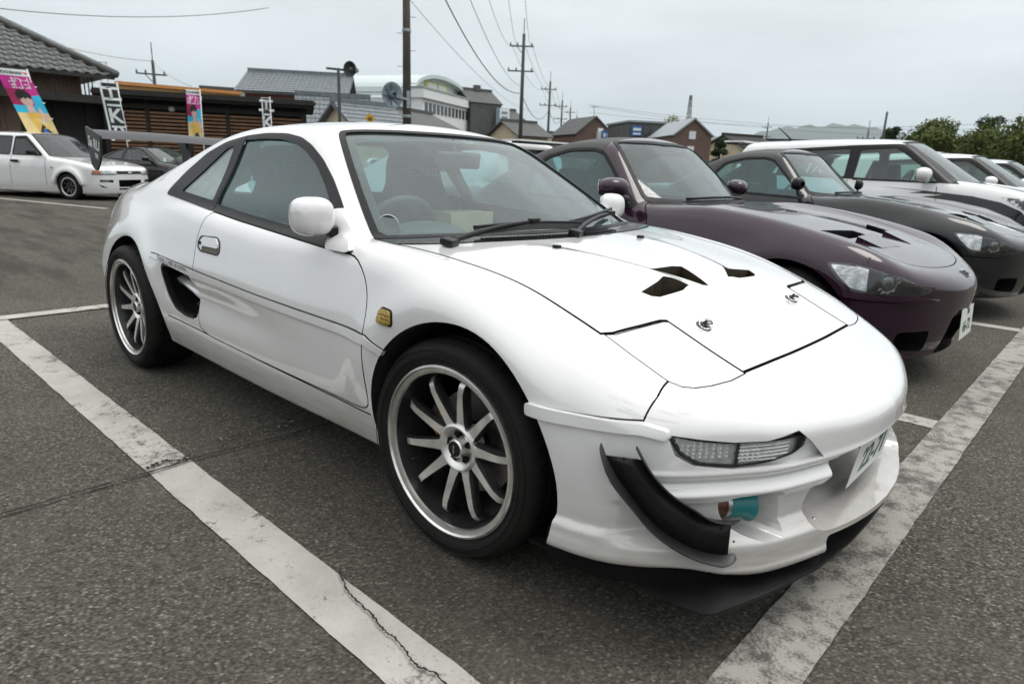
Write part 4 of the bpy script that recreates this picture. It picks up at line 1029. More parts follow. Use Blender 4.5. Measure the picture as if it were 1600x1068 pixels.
    # ---- wipers
    def wiper(arm, blade, knee):
        P = [on_top([x], [y], o)[0][0] for x, y, o in arm]
        w_ = link('wiper_arm', MB().tube([tuple(p) for p in dense(P, 5)], [.0105-.0045*i/(len(dense(P, 5))-1) for i in range(len(dense(P, 5)))], 8).mesh('w', True), M_BLK, root)
        Q = [on_top([x], [y], .012)[0][0] for x, y in blade]; Q = dense(Q, 6)
        link('wiper_blade', MB().add(*strip(Q, [q+np.array([-.006, 0, .022]) for q in Q], .006)).mesh(), M_BLKT, w_)
        link('blade_spine', MB().tube([tuple(q+np.array([-.007, 0, .024])) for q in Q], .006, 6).mesh('s', True), M_BLK, w_)
        K = on_top([knee[0]], [knee[1]], .036)[0][0]; me = MB().box((0, 0, 0), (.022, .052, .018)).mesh(); o = link('blade_joint', bevel_mesh(me, .005, 2), M_BLK, w_, tuple(K)); o.rotation_euler = (0, 0, .1)
        K = on_top([arm[0][0]], [arm[0][1]], .012)[0][0]; me = MB().box((0, 0, 0), (.045, .055, .024)).mesh(); o = link('arm_base', bevel_mesh(me, .008, 2), M_BLK, w_, tuple(K)); o.rotation_euler = (0, .2, .35)
    wiper([(-.262, -.575, .012), (-.272, -.45, .026), (-.292, -.30, .034), (-.300, -.155, .034)], [(-.300, -.43), (-.294, -.30), (-.278, -.15), (-.255, 0), (-.243, .065)], (-.300, -.155))
    wiper([(-.205, -.02, .012), (-.262, .10, .026), (-.335, .28, .032), (-.385, .42, .032)], [(-.262, .02), (-.30, .17), (-.36, .34), (-.43, .50), (-.46, .56)], (-.385, .42))
    # ---- door mirrors
    def pod(x, a, z):      # local: axis y is the width
        X, Y, Z = x/.062, a/.072, z/.063
        r = (np.abs(X)**2.6+np.abs(Y)**3.0+np.abs(Z)**2.8)**(1/2.8)-1
        return smax(r*.06, -x-.030, .008)
    pv, pf = implicit_mesh(pod, np.arange(-.08, .08, .006), np.arange(.003, .09, .006), np.arange(-.075, .078, .006))
    pv = pv+np.array([0, 0, 0]); 
    me = fast_mesh(pv, pf); me.polygons.foreach_set('use_smooth', [True]*len(me.polygons))
    mr = link('door_mirror', me, M_WHITEC, root, (-.640, -.818, .905)); mr.rotation_euler = (0, 0, R(-14)); mr.scale = (.95, .95, .97)
    MB().prism(rounded([(-.062, -.050), (.062, -.050), (.062, .050), (-.062, .050)], .025, 4), -.034, -.0305, lambda u, v, h: (h, u, v)).build('mirror_glass', M_CHROME, mr)
    MB().prism(rounded([(-.034, -.062), (.034, -.066), (.036, -.030), (-.030, -.026)], .008, 3), .048, .074, lambda u, v, h: (u+.008, h, v)).build('mirror_hinge', M_BLK, mr)
    me = text_mesh('Craft', .026, .0003, shear=.3); me_o = link('mirror_lettering', me, M_GREYINK, mr)
    me_o.matrix_local = Matrix.Translation((.040, -.012, -.0505)) @ Matrix.Rotation(R(88), 4, 'Z') @ Matrix.Rotation(R(52), 4, 'X')
    arm_ = MB().tube([(-.575, -.755, .850), (-.585, -.785, .855), (-.615, -.800, .868)], [.022, .016, .014], 12).mesh('a', True); am = link('mirror_arm', arm_, M_WHITE, root)
    bt = [(-.668, .922), (-.640, .930), (-.560, .880), (-.462, .815), (-.478, .808), (-.590, .808), (-.625, .85)]
    bs = link('mirror_base', c_patch(rounded(bt, .012, 3), .016, -.01), M_WHITE, root)
    bpy.data.objects.remove(am); mirror_copy(bs, root)
    m2 = mirror_copy(mr, root); m2.rotation_euler = (0, 0, R(14))
    # ---- tail lamps and rear lip
    tl = rounded([(-3.15, .61), (-3.15, .755), (-2.93, .745), (-2.905, .63)], .02, 3)
    c_both('tail_lamp', c_patch(tl, .003, -.01), M_RED)
    # ---- rear wing on the boot
    sec = [(-.13, .0), (-.10, .012), (-.04, .015), (.04, .006), (.11, -.014), (.04, -.008), (-.04, .002), (-.10, .002)]
    Vw = []; ysw = np.linspace(-.74, .74, 33)
    for y in ysw:
        k = math.exp(-(y/.24)**2); ch = 1.0+.10*k; dz = -.012*k
        Vw += [(-2.96+x*ch, y, 1.170+z-.12*x+dz) for x, z in sec]
    nw = len(sec); Fw = [(i*nw+k, i*nw+(k+1) % nw, (i+1)*nw+(k+1) % nw, (i+1)*nw+k) for i in range(len(ysw)-1) for k in range(nw)]+[tuple(range(nw)), tuple((len(ysw)-1)*nw+k for k in range(nw))]
    wg = MB().add(Vw, Fw).build('rear_wing', M_CARBON, root, auto=50)
    for s in (-1, 1):
        ep = rounded([(-3.10, 1.265, .01), (-2.82, 1.205, .02), (-2.86, 1.06, .03), (-2.96, .985, .03), (-3.05, 1.02, .03)], .02, 3)
        e_ = MB().prism([(-2.96+(u+2.96)*.86, 1.13+(v-1.13)*.86-.035) for u, v in ep], .742, .751, lambda u, v, h: (u, s*h, v)).build('wing_endplate', M_BLK, wg)
        if s < 0:
            for tx, sz, u, v in (('Sa RU', .074, -2.955, 1.150), ('TM', .035, -2.93, 1.085)):
                me = text_mesh(tx, sz, .0005, bold=.0015); o = link('endplate_lettering', me, M_PLATE, e_); o.matrix_local = Matrix.Translation((u, -.7525, v-.035)) @ Matrix.Rotation(R(12), 4, 'Y') @ Matrix.Rotation(math.pi/2, 4, 'X')
        st_ = [(-3.04, 1.180), (-2.90, 1.160), (-2.86, 1.06), (-2.76, .92), (-2.81, .92), (-2.90, 1.03), (-2.93, .92), (-2.97, .92), (-2.95, 1.07)]
        MB().prism(st_, .28, .296, lambda u, v, h: (u, s*h, v)).build('wing_stand', M_BLK, wg)
    # ---- cabin
    dash = [(-.335, .55), (-.335, .795), (-.42, .818), (-.55, .822), (-.66, .812), (-.72, .78), (-.745, .72), (-.72, .55)]
    me = MB().prism(dash, -.655, .655, lambda u, v, h: (u, h, v)).mesh(); link('dashboard', bevel_mesh(me, .02, 3), M_DASH, root)
    def hump(x, a, z): return smax(((x+.64)/.13)**2+((a)/.20)**2+((z-.80)/.075)**2-1, .70-z, .02)*.06
    hv, hf = implicit_mesh(hump, np.arange(-.82, -.46, .012), np.arange(.006, .24, .012), np.arange(.66, .90, .012)); me = fast_mesh(hv+np.array([0, -.36, 0]), hf); me.polygons.foreach_set('use_smooth', [True]*len(me.polygons)); link('instrument_hood', me, M_DASH, root)
    sw = empty('steering_wheel', (-.80, -.375, .785)); sw.parent = root; sw.rotation_euler = (0, R(-66), 0)
    MB().tube([(.178*math.cos(t), .178*math.sin(t), 0) for t in np.linspace(0, 2*math.pi, 41)[:-1]], .016, 10, closed=True).build('wheel_rim', M_INT, sw, smooth=True)
    for t in (.3, math.pi-.3, -math.pi/2): MB().beam((0, 0, -.01), (.17*math.cos(t), .17*math.sin(t), 0), .032, .012).build('wheel_spoke', M_INT, sw)
    MB().lathe([(.0001, .012), (.05, .008), (.06, -.02)], 24, axis='Z').build('horn_pad', M_INT, sw, smooth=True)
    ga = MB().lathe([(.0001, .012), (.030, .012), (.036, .018), (.038, .010), (.038, -.05), (.030, -.056)], 28, axis='X').build('gauge_pod', M_INT, root, smooth=True, loc=(-.545, -.595, .872)); ga.rotation_euler = (0, R(-10), R(-38))
    MB().lathe([(.036, .019), (.039, .016), (.037, .012)], 28, axis='X').build('gauge_ring', M_STEEL, ga, smooth=True)
    def seat(y, nm):
        st = empty(nm, (-1.50, y, 0)); st.parent = root
        ol = [(0, 1.135), (.08, 1.13), (.125, 1.10), (.145, 1.04), (.155, .98), (.185, .92), (.235, .86), (.262, .78), (.262, .55), (.24, .36)]
        ol = [tuple(p) for p in dense(ol, 3)]; ol = ol+[(-u, v) for u, v in reversed(ol[1:])]
        me = MB().prism(ol, -.045, .045, lambda u, v, h: (h-.25*(v-.40)*.55, u, v)).mesh(); link('backrest', bevel_mesh(me, .025, 3), M_SEAT, st)
        for q in (-1, 1):
            me = MB().prism([(q*.17, .50), (q*.26, .50), (q*.262, .80), (q*.20, .87), (q*.17, .80)], .04, .12, lambda u, v, h: (h-.25*(v-.40)*.55, u, v)).mesh(); link('side_bolster', bevel_mesh(me, .02, 2), M_SEAT, st)
        me = MB().box((.24, 0, .42), (.50, .48, .14)).mesh(); link('cushion', bevel_mesh(me, .04, 3), M_SEAT, st)
        t = text_mesh('RECARO', .062, .0006, bold=.001); o = link('seat_lettering', t, M_GREYTX, st); o.matrix_local = Matrix.Translation((-.030, 0, 1.03)) @ Matrix.Rotation(R(-8), 4, 'Y') @ Matrix(((0, 0, 1), (1, 0, 0), (0, 1, 0))).to_4x4()
    seat(-.35, 'bucket_seat'); seat(.35, 'bucket_seat')
    rm = MB().box((0, 0, 0), (.03, .21, .068)).mesh(); o = link('interior_mirror', bevel_mesh(rm, .014, 3), M_INT, root, (-.86, .0, 1.095)); o.rotation_euler = (0, R(12), R(-14))
    MB().tube([(-.87, 0, 1.10), (-.895, 0, 1.175)], .009, 8).build('mirror_stalk', M_INT, root)
    MB().box((0, 0, 0), (.16, .26, .14)).build('cardboard_box', M_CARD, root, loc=(-1.02, .17, .80))
    MB().box((-1.15, 0, .50), (.55, .16, .28)).build('centre_console', M_INT, root)
    MB().box((-1.76, 0, .62), (.04, 1.25, .56)).build('bulkhead', M_INT, root)
    # inspection sticker at the top of the windscreen
    stk = [(-.925, .07), (-.925, .135), (-.885, .135), (-.885, .07)]
    link('windscreen_sticker', c_patch(stk, -.0095, -.0105, 'top'), M_STICK, root)
M_LAMPCH = flat_mat('lamp_back_silver', (0.50, 0.505, 0.50), 0.3, 0.4, var=0.3, vscale=80)
M_FACET = flat_mat('lamp_facet_silver', (0.80, 0.81, 0.80), 0.18, 0.35, var=0.15, vscale=90)
M_CARBON = flat_mat('dark_carbon', (0.018, 0.020, 0.022), 0.35, var=0.2, vscale=40, spec=0.25)
M_BLADE = flat_mat('blade_black', (0.022, 0.022, 0.023), 0.38, var=0.2, vscale=30)
M_GOLD = flat_mat('gold_bolt', (0.55, 0.34, 0.06), 0.25, 1.0, var=0.1)
M_DARKST = flat_mat('dark_steel', (0.10, 0.10, 0.10), 0.3, 1.0, var=0.1)
M_COWL = flat_mat('gloss_black_cowl', (0.012, 0.012, 0.013), 0.16, var=0.2, vscale=25)
M_DASH = flat_mat('grey_dashboard', (0.045, 0.055, 0.055), 0.62, var=0.15, vscale=12, bump=0.1, bscale=400)
M_GREYTX = flat_mat('grey_seat_lettering', (0.20, 0.21, 0.21), 0.8, var=0.0)
M_STICK = flat_mat('teal_sticker', (0.35, 0.62, 0.62), 0.5, var=0.2, vscale=60)
coupe_details(coupe)
# ------------------------------------------------------------------ the other parked cars
def make_car(root, P, paint, res=.026, roof_mat=None, glass=None):
    """car body from P (a dict of outlines); parts are parented to root, built in root's local frame (front axle at x=0, facing +x)"""
    glass = glass or M_GLASS
    hw = P['hw']; x0, x1 = P['tail'], P['nose']
    plan = plan_sdf([(x1+dx, a*hw) for dx, a in P['plan_front']]+[(x, a*hw) for x, a in P['plan_mid']]+[(x0-dx, a*hw) for dx, a in reversed(P['plan_rear'])], x0-.4, x1+.4, hw+.4, .03)
    ins = Tab1([z for z, i in P['ins']], [i for z, i in P['ins']]); top = Tab1([x for x, z in P['top']], [z for x, z in P['top']])
    roof = Tab1([x for x, z in P['roof']], [z for x, z in P['roof']])
    wb, wt, wz0, wz1 = P['ws']; zb, gw0, gw1, gz1 = P['side']
    fl = P.get('flare', .02); axr = P['wb']; RA = P['arch']; crown = P.get('crown', .06); wr = P['wr']
    def low(x, a, z):
        d = np.sqrt(x**2+(z-wr)**2); d2 = np.sqrt((x+axr)**2+(z-wr)**2)
        b = fl*(np.exp(-((d-RA-.03)/.08)**2)+np.exp(-((d2-RA-.03)/.08)**2))*sstep(.28, .42, z)
        s_ = plan(x, a)+ins(z)-b
        if 'shoulder' in P: s_ = s_-P['shoulder']*np.exp(-((z-P['sh_z'])/.05)**2)
        t_ = z-(top(x)-crown*a*a+P.get('fender', 0.0)*np.exp(-((a-hw*.80)/.13)**2)*sstep(-1.0, -.4, x)*sstep(x1+.0, x1-.5, x))
        return smax(smax(s_, t_, P.get('blend', .08)), P.get('bot', .16)-z, .03)
    def topz(x, a):
        xb = wb-P.get('wcb', .4)*a*a; xt = wt-P.get('wct', .2)*a*a
        r = roof(x)-P.get('rcrown', .14)*a*a-.08*a**4
        return smin(r, wz0+(wz1-wz0)*(xb-x)/(xb-xt), .04)
    def gside(z): return gw0-(gw0-gw1)*(z-zb)/(gz1-zb)
    def gh(x, a, z):
        f = smax(a-gside(z), z-topz(x, a), .06)
        if 'gh_rear' in P: f = smax(f, P['gh_rear'](z)-x, .06)
        f = smax(f, plan(x, a)+.04, .05)
        return smax(f, zb-.08-z, .01)
    f = lambda x, a, z: smin(low(x, a, z), gh(x, a, z), .02)
    ymax = hw+.08
    V, F = implicit_mesh(f, np.arange(x0-.12, x1+.14, res), np.arange(res/2, ymax+.05, res*.9), np.arange(P.get('bot', .16)-.06, P['h']+.08, res*.8), iters=4)
    g, _ = grad(f, V); N = g/np.linalg.norm(g, axis=1, keepdims=True)
    def mm(me, mat): me.materials.clear(); me.materials.append(mat); return me
    Gp = lambda me: mm(me, M_GAP)
    nrm = lambda me: set_normals(me, [(f, 0.0)], 1e9)
    body = mm(fast_mesh(V, F), paint); cuts = []
    def patch(poly, d0, d1, axis='side', pr=None, m=.07):
        A = np.array(poly); lo = A.min(0)-m; hi = A.max(0)+m
        if axis == 'side': kp = lambda C: (C[:, 0] > lo[0]) & (C[:, 0] < hi[0]) & (C[:, 2] > lo[1]) & (C[:, 2] < hi[1]) & (C[:, 1] < -.22)
        elif axis == 'front': kp = lambda C: (C[:, 1] > lo[0]) & (C[:, 1] < hi[0]) & (C[:, 2] > lo[1]) & (C[:, 2] < hi[1]) & (C[:, 0] > -.1)
        else: kp = lambda C: (C[:, 0] > lo[0]) & (C[:, 0] < hi[0]) & (C[:, 1] > lo[1]) & (C[:, 1] < hi[1]) & (C[:, 2] > .45)
        if pr is None: pr = {'side': lambda: prism_mesh(poly, .22, 1.3, SIDE(-1)), 'front': lambda: prism_mesh(poly, -.1, 2.0, lambda u, v, h: (h, u, v)), 'top': lambda: prism_mesh(poly, .5, 2.2, TOPV)}[axis]()
        return nrm(inter(local_slab(V, N, F, kp, d0, d1), pr))
    def both(name, me, mat, parent=root):
        o = link(name, me, mat, parent); mirror_copy(o, parent); return o
    # cavities
    def cabin(x, a, z):
        r = smax(a-np.minimum(gside(np.maximum(z, zb))-.05, hw-.13), z-(topz(x, a)-.04), .03)
        r = smax(r, x-(wb-.12), .02); r = smax(r, P['cab_rear']-x, .02)
        return smax(r, .32-z, .02)
    cv, cf = implicit_mesh(cabin, np.arange(P['cab_rear']-.1, wb+.1, .04), np.arange(.02, hw+.06, .04), np.arange(.24, P['h']+.06, .035))
    cuts.append(mm(fast_mesh(cv, cf), M_INT))
    n = 60
    for s in (-1, 1):
        for cx in (0, -axr):
            cuts.append(mm(MB().prism([(cx+RA*math.cos(2*math.pi*i/n), wr+RA*math.sin(2*math.pi*i/n)) for i in range(n)], s*(hw-.32), s*(hw+.4), lambda u, v, h: (u, h, v)).mesh(), M_WELL))
    for w_ in P['windows']:
        w_ = rounded(w_, .03, 3)
        for s in (-1, 1): cuts.append(mm(prism_mesh(w_, .22, 1.3, SIDE(s)), M_RUB))
        both('side_window', patch(offs(w_, .012), -.004, -.010), glass)
        both('window_seal', patch(w_, .003, -.014, pr=sub(prism_mesh(offs(w_, .020), .25, 1.25, SIDE(-1)), prism_mesh(w_, .2, 1.3, SIDE(-1)))), M_RUB)
    half = [tuple(p) for p in dense(P['wsp'], 4)]; wso = half+[(x, -y) for x, y in reversed(half[1:-1])]; wsi = offs(wso, -.03)
    cuts.append(mm(prism_mesh(wsi, zb-.05, 2.2, TOPV), M_RUB))
    link('windscreen', patch(wso, -.004, -.010, 'top', prism_mesh(offs(wso, -.012), .5, 2.2, TOPV)), P.get('wsglass', M_WSGL), root)
    link('windscreen_seal', patch(wso, .003, -.014, 'top', sub(prism_mesh(wso, .5, 2.2, TOPV), prism_mesh(wsi, .4, 2.3, TOPV))), M_RUB, root)
    if 'rear_glass' in P:
        rg = rounded(P['rear_glass'], .06, 3); cuts.append(mm(prism_mesh(rg, x0-.5, P['cab_rear']+.3, lambda u, v, h: (h, u, v)), M_RUB))
        link('rear_window', prism_mesh(offs(rg, .015), P['rg_x'], P['rg_x']+.006, lambda u, v, h: (h, u, v)), glass, root)
    for poly, h0, h1, to3, mt in P.get('cuts', []): cuts.append(mm(prism_mesh(poly, h0, h1, to3), mt))
    for (pts, ax) in P.get('lines', []):      # panel gaps as narrow slots
        L = [Vector(p) for p in dense(pts, 5)]; w_ = P.get('gapw', .0035); A = []; B = []
        for i, p in enumerate(L):
            t = (L[min(i+1, len(L)-1)]-L[max(i-1, 0)]).normalized(); nn = Vector((t.y, -t.x))*w_; A.append(tuple(p+nn)); B.append(tuple(p-nn))
        poly = A+B[::-1]
        if ax == 'side':
            for s in (-1, 1): cuts.append(Gp(prism_mesh(poly, hw*.62, 1.4, SIDE(s))))
        else: cuts.append(Gp(prism_mesh(poly, P.get('line_z', .45), 2.0, TOPV)))
    body = sub(body, many(cuts))
    if roof_mat is not None:
        rp = P['roof_poly']; pr = mm(prism_mesh(rp, -1.2, 1.2, lambda u, v, h: (u, h, v)), roof_mat)
        r_ = inter(body, pr); r_.polygons.foreach_set('material_index', [0]*len(r_.polygons)); link('soft_top', nrm(r_), roof_mat, root)
        body = sub(body, Gp(prism_mesh(offs(rp, .003), -1.21, 1.21, lambda u, v, h: (u, h, v))))
    link('body_shell', nrm(body), None, root)
    return dict(f=f, V=V, N=N, F=F, patch=patch, both=both, root=root, top=topz)
def simple_seats(root, xs, ys, h=1.10, mat=None):
    for x in xs:
        for y in ys:
            st = empty('seat', (x, y, 0)); st.parent = root
            ol = [(0, h), (.09, h-.01), (.12, h-.06), (.12, h-.14), (.16, h-.18), (.23, h-.24), (.24, .45)]; ol = ol+[(-u, v) for u, v in reversed(ol[1:])]
            me = MB().prism(ol, -.05, .05, lambda u, v, q: (q-.2*(v-.4)*.5, u, v)).mesh(); link('backrest', bevel_mesh(me, .03, 2), mat or M_SEAT, st)
            me = MB().box((.25, 0, .42), (.48, .46, .14)).mesh(); link('cushion', bevel_mesh(me, .04, 2), mat or M_SEAT, st)
def dash_and_wheel(root, x, z, hw, y):
    me = MB().box((x, 0, z-.12), (.42, 2*hw-.36, .24)).mesh(); link('dashboard', bevel_mesh(me, .05, 3), M_DASH, root)
    sw = empty('steering_wheel', (x-.32, y, z-.02)); sw.parent = root; sw.rotation_euler = (0, R(-64), 0)
    MB().tube([(.18*math.cos(t), .18*math.sin(t), 0) for t in np.linspace(0, 2*math.pi, 31)[:-1]], .016, 8, closed=True).build('wheel_rim', M_INT, sw, smooth=True)
    MB().beam((-.17, 0, 0), (.17, 0, 0), .04, .015).build('wheel_spoke', M_INT, sw)
def side_mirror(root, loc, mat, size=(.075, .095, .065), base=None, rz=-10):
    def pod(x, a, z):
        r = (np.abs(x/size[0])**2.2+np.abs(a/size[1])**2.4+np.abs(z/size[2])**2.3)**(1/2.3)-1
        return smax(r*.06, -x-size[0]*.45, .012)
    pv, pf = implicit_mesh(pod, np.arange(-size[0]*1.2, size[0]*1.2, .012), np.arange(.005, size[1]*1.2, .01), np.arange(-size[2]*1.2, size[2]*1.25, .01))
    me = fast_mesh(pv, pf); me.polygons.foreach_set('use_smooth', [True]*len(me.polygons))
    o = link('door_mirror', me, mat, root, loc); o.rotation_euler = (0, 0, R(rz))
    link('mirror_glass', MB().prism(rounded([(-size[1]*.85, -size[2]*.8), (size[1]*.85, -size[2]*.8), (size[1]*.85, size[2]*.8), (-size[1]*.85, size[2]*.8)], .03, 3), -size[0]*.45-.004, -size[0]*.45-.001, lambda u, v, h: (h, u, v)).mesh(), M_CHROME, o)
    c = mirror_copy(o, root); c.rotation_euler = (0, 0, R(-rz))
    if base:
        a = link('mirror_foot', MB().tube([base, (loc[0], (base[1]+loc[1])/2, (base[2]+loc[2])/2-.01), (loc[0], loc[1]+.04, loc[2]-.03)], [.03, .022, .025], 10).mesh('f', True), mat, root); mirror_copy(a, root)
    return o
def plate(root, loc, tx, ry=0.0):
    pl = empty('number_plate', loc); pl.parent = root; pl.rotation_euler = (0, R(ry), 0)
    me = MB().box((0, 0, 0), (.002, .33, .165)).mesh(); link('plate_sheet', me, M_PLATE, pl)
    for t, sz, y, z in tx:
        me = text_mesh(t, sz, .0004, bold=.0016); o = link('plate_lettering', me, M_PLGREEN, pl); o.matrix_local = Matrix.Translation((.0016, y, z)) @ Matrix(((0, 0, 1), (1, 0, 0), (0, 1, 0))).to_4x4()
def projector_lamp(C, poly, name='headlamp', projector=(.44, .62, .66), amber=None):
    """clear lens over a black and chrome housing on the near corner, mirrored"""
    patch = C['patch']; root = C['root']
    h = link(name, patch(poly, .0, -.05), M_LAMPIN, root)
    A = np.array(poly); x0 = A[:, 0].min(); x1 = A[:, 0].max()
    back = [(x0-.01, .3), (x0-.01, .95), (x0+(x1-x0)*.36, .95), (x0+(x1-x0)*.50, .3)]
    link('lamp_reflector', patch(poly, .0012, -.01, pr=inter(prism_mesh(offs(poly, -.010), .22, 1.3, SIDE(-1)), prism_mesh(back, .2, 1.4, SIDE(-1)))), M_SILVER, h)
    P, n = on_side([projector[0]], [projector[1]], .001, f=C['f'], y0=.72); M = Matrix.Translation(P[0]) @ Vector((0, 1, 0)).rotation_difference(Vector(n[0])).to_matrix().to_4x4(); r = projector[2]
    MB().lathe([(r*1.30, .001), (r*1.22, .003), (r*1.05, -.004), (r, -.008), (r*.96, -.003)], 28, M=M).build('reflector_bowl', M_DARKST, h, smooth=True)
    MB().lathe([(r*.96, -.003), (r*.85, .001), (r*.6, .004), (r*.3, .0052), (.0001, .0055)], 28, M=M).build('projector_lens', M_LENSB, h, smooth=True)
    for k, (du, dv, sz) in enumerate(((1.35, -.55, .30), (1.0, -1.05, .34), (.3, -1.25, .28), (-.5, -1.15, .26), (-1.45, -.2, .30), (-1.3, .6, .24))):
        MB().add([(du*r-sz*r, .001, dv*r-sz*r*.5), (du*r+sz*r, .001, dv*r-sz*r*.6), (du*r+sz*r*.8, .006, dv*r+sz*r*.5), (du*r-sz*r*.7, .005, dv*r+sz*r*.6)], [(0, 1, 2, 3)]).build('reflector_facet', M_SILVER, h).matrix_local = M
    link('lamp_lens', patch(poly, .006, .003), M_CLEAR, h)
    mirror_copy(h, root); return h
M_LAMPIN = flat_mat('lamp_housing_black', (0.02, 0.02, 0.022), 0.25, var=0.2, vscale=40)
M_SILVER = flat_mat('lamp_silver', (0.50, 0.51, 0.51), 0.16, 0.8, var=0.5, vscale=26, bump=0.5, bscale=70)
M_LENSB = flat_mat('projector_glass', (0.10, 0.11, 0.12), 0.05, 0.6, var=0.1)
M_PURPLE = paint_mat('dark_purple_paint', (0.020, 0.0065, 0.016), rough=0.25, flake=0.08)
M_GREYP = paint_mat('dark_grey_paint', (0.011, 0.0125, 0.0135), rough=0.34, flake=0.2)
M_CLOTH = flat_mat('soft_top_fabric', (0.030, 0.031, 0.031), 0.55, var=0.15, vscale=30, bump=0.3, bscale=700)
M_WHITE2 = paint_mat('white_car_paint', (0.66, 0.67, 0.67), dirt=0.35)
M_BLKP = paint_mat('gloss_black_paint', (0.012, 0.012, 0.013), rough=0.2)
M_DGLASS = glass_mat('dark_tinted_glass', (0.16, 0.20, 0.20), dust_sheen=0.04)
M_GLASS2 = glass_mat('green_tinted_glass', (0.62, 0.78, 0.74), dust_sheen=0.05)

ROADSTER = dict(hw=.872, nose=.735, tail=-3.30, wb=2.40, h=1.31, wr=.310, arch=.352, bot=.155, flare=.022, crown=.05, fender=.045, blend=.07, rcrown=.17,
    plan_front=[(0, 0), (-.012, .18), (-.045, .36), (-.105, .56), (-.185, .73), (-.30, .87), (-.44, .945)], plan_mid=[(0, .985), (-.6, .985), (-1.3, .985), (-2.0, .99), (-2.5, .985)],
    plan_rear=[(0, 0), (-.015, .3), (-.06, .6), (-.16, .82), (-.36, .94)],
    ins=[(.0, .10), (.12, .085), (.22, .045), (.34, .018), (.46, .004), (.58, .0), (.68, .022), (.78, .065), (.88, .12), (1.05, .22), (1.4, .4)],
    top=[(-3.6, .80), (-3.25, .885), (-2.9, .925), (-2.4, .945), (-1.9, .94), (-1.4, .92), (-1.0, .908), (-.6, .880), (-.25, .845), (.05, .795), (.3, .735), (.5, .672), (.66, .605), (.80, .53), (1.2, .3)],
    roof=[(-3.6, .7), (-2.9, .80), (-2.60, .93), (-2.35, 1.055), (-2.1, 1.185), (-1.9, 1.265), (-1.7, 1.303), (-1.5, 1.312), (-1.3, 1.298), (-1.1, 1.262), (-.6, 1.10)],
    ws=(-.80, -1.285, .895, 1.265), wcb=.42, wct=.22, side=(.87, .765, .585, 1.22), cab_rear=-2.25,
    windows=[[(-1.90, .905), (-1.93, 1.04), (-1.84, 1.145), (-1.66, 1.195), (-1.46, 1.20), (-1.38, 1.18), (-1.04, .885), (-1.02, .872), (-1.4, .885)]],
    wsp=[(-.775, 0), (-.795, .25), (-.86, .45), (-.955, .63), (-.995, .665), (-1.05, .655), (-1.20, .595), (-1.345, .53), (-1.372, .48), (-1.33, .30), (-1.305, 0)],
    rear_glass=[(-.42, 1.0), (.42, 1.0), (.36, 1.16), (-.36, 1.16)], rg_x=-2.24,
    roof_poly=[(-2.75, .93), (-2.62, 1.4), (-1.385, 1.4), (-1.385, 1.205), (-1.86, 1.17), (-1.955, 1.05), (-1.93, .95), (-2.2, .955)],
    lines=[([(-.865, .35), (-.86, .55), (-.87, .72), (-.905, .82), (-.96, .88)], 'side'), ([(-1.93, .36), (-1.955, .6), (-1.93, .88)], 'side'), ([(-.93, .70), (-.6, .662), (-.2, .625), (.2, .575), (.42, .53), (.52, .44), (.575, .28), (.600, .10), (.603, 0), (.600, -.10), (.575, -.28), (.52, -.44), (.42, -.53), (.2, -.575), (-.2, -.625), (-.6, -.662), (-.93, -.70)], 'top'), ([(.31, .50), (.44, .492), (.53, .49)], 'side')],
    line_z=.56, gapw=.003)
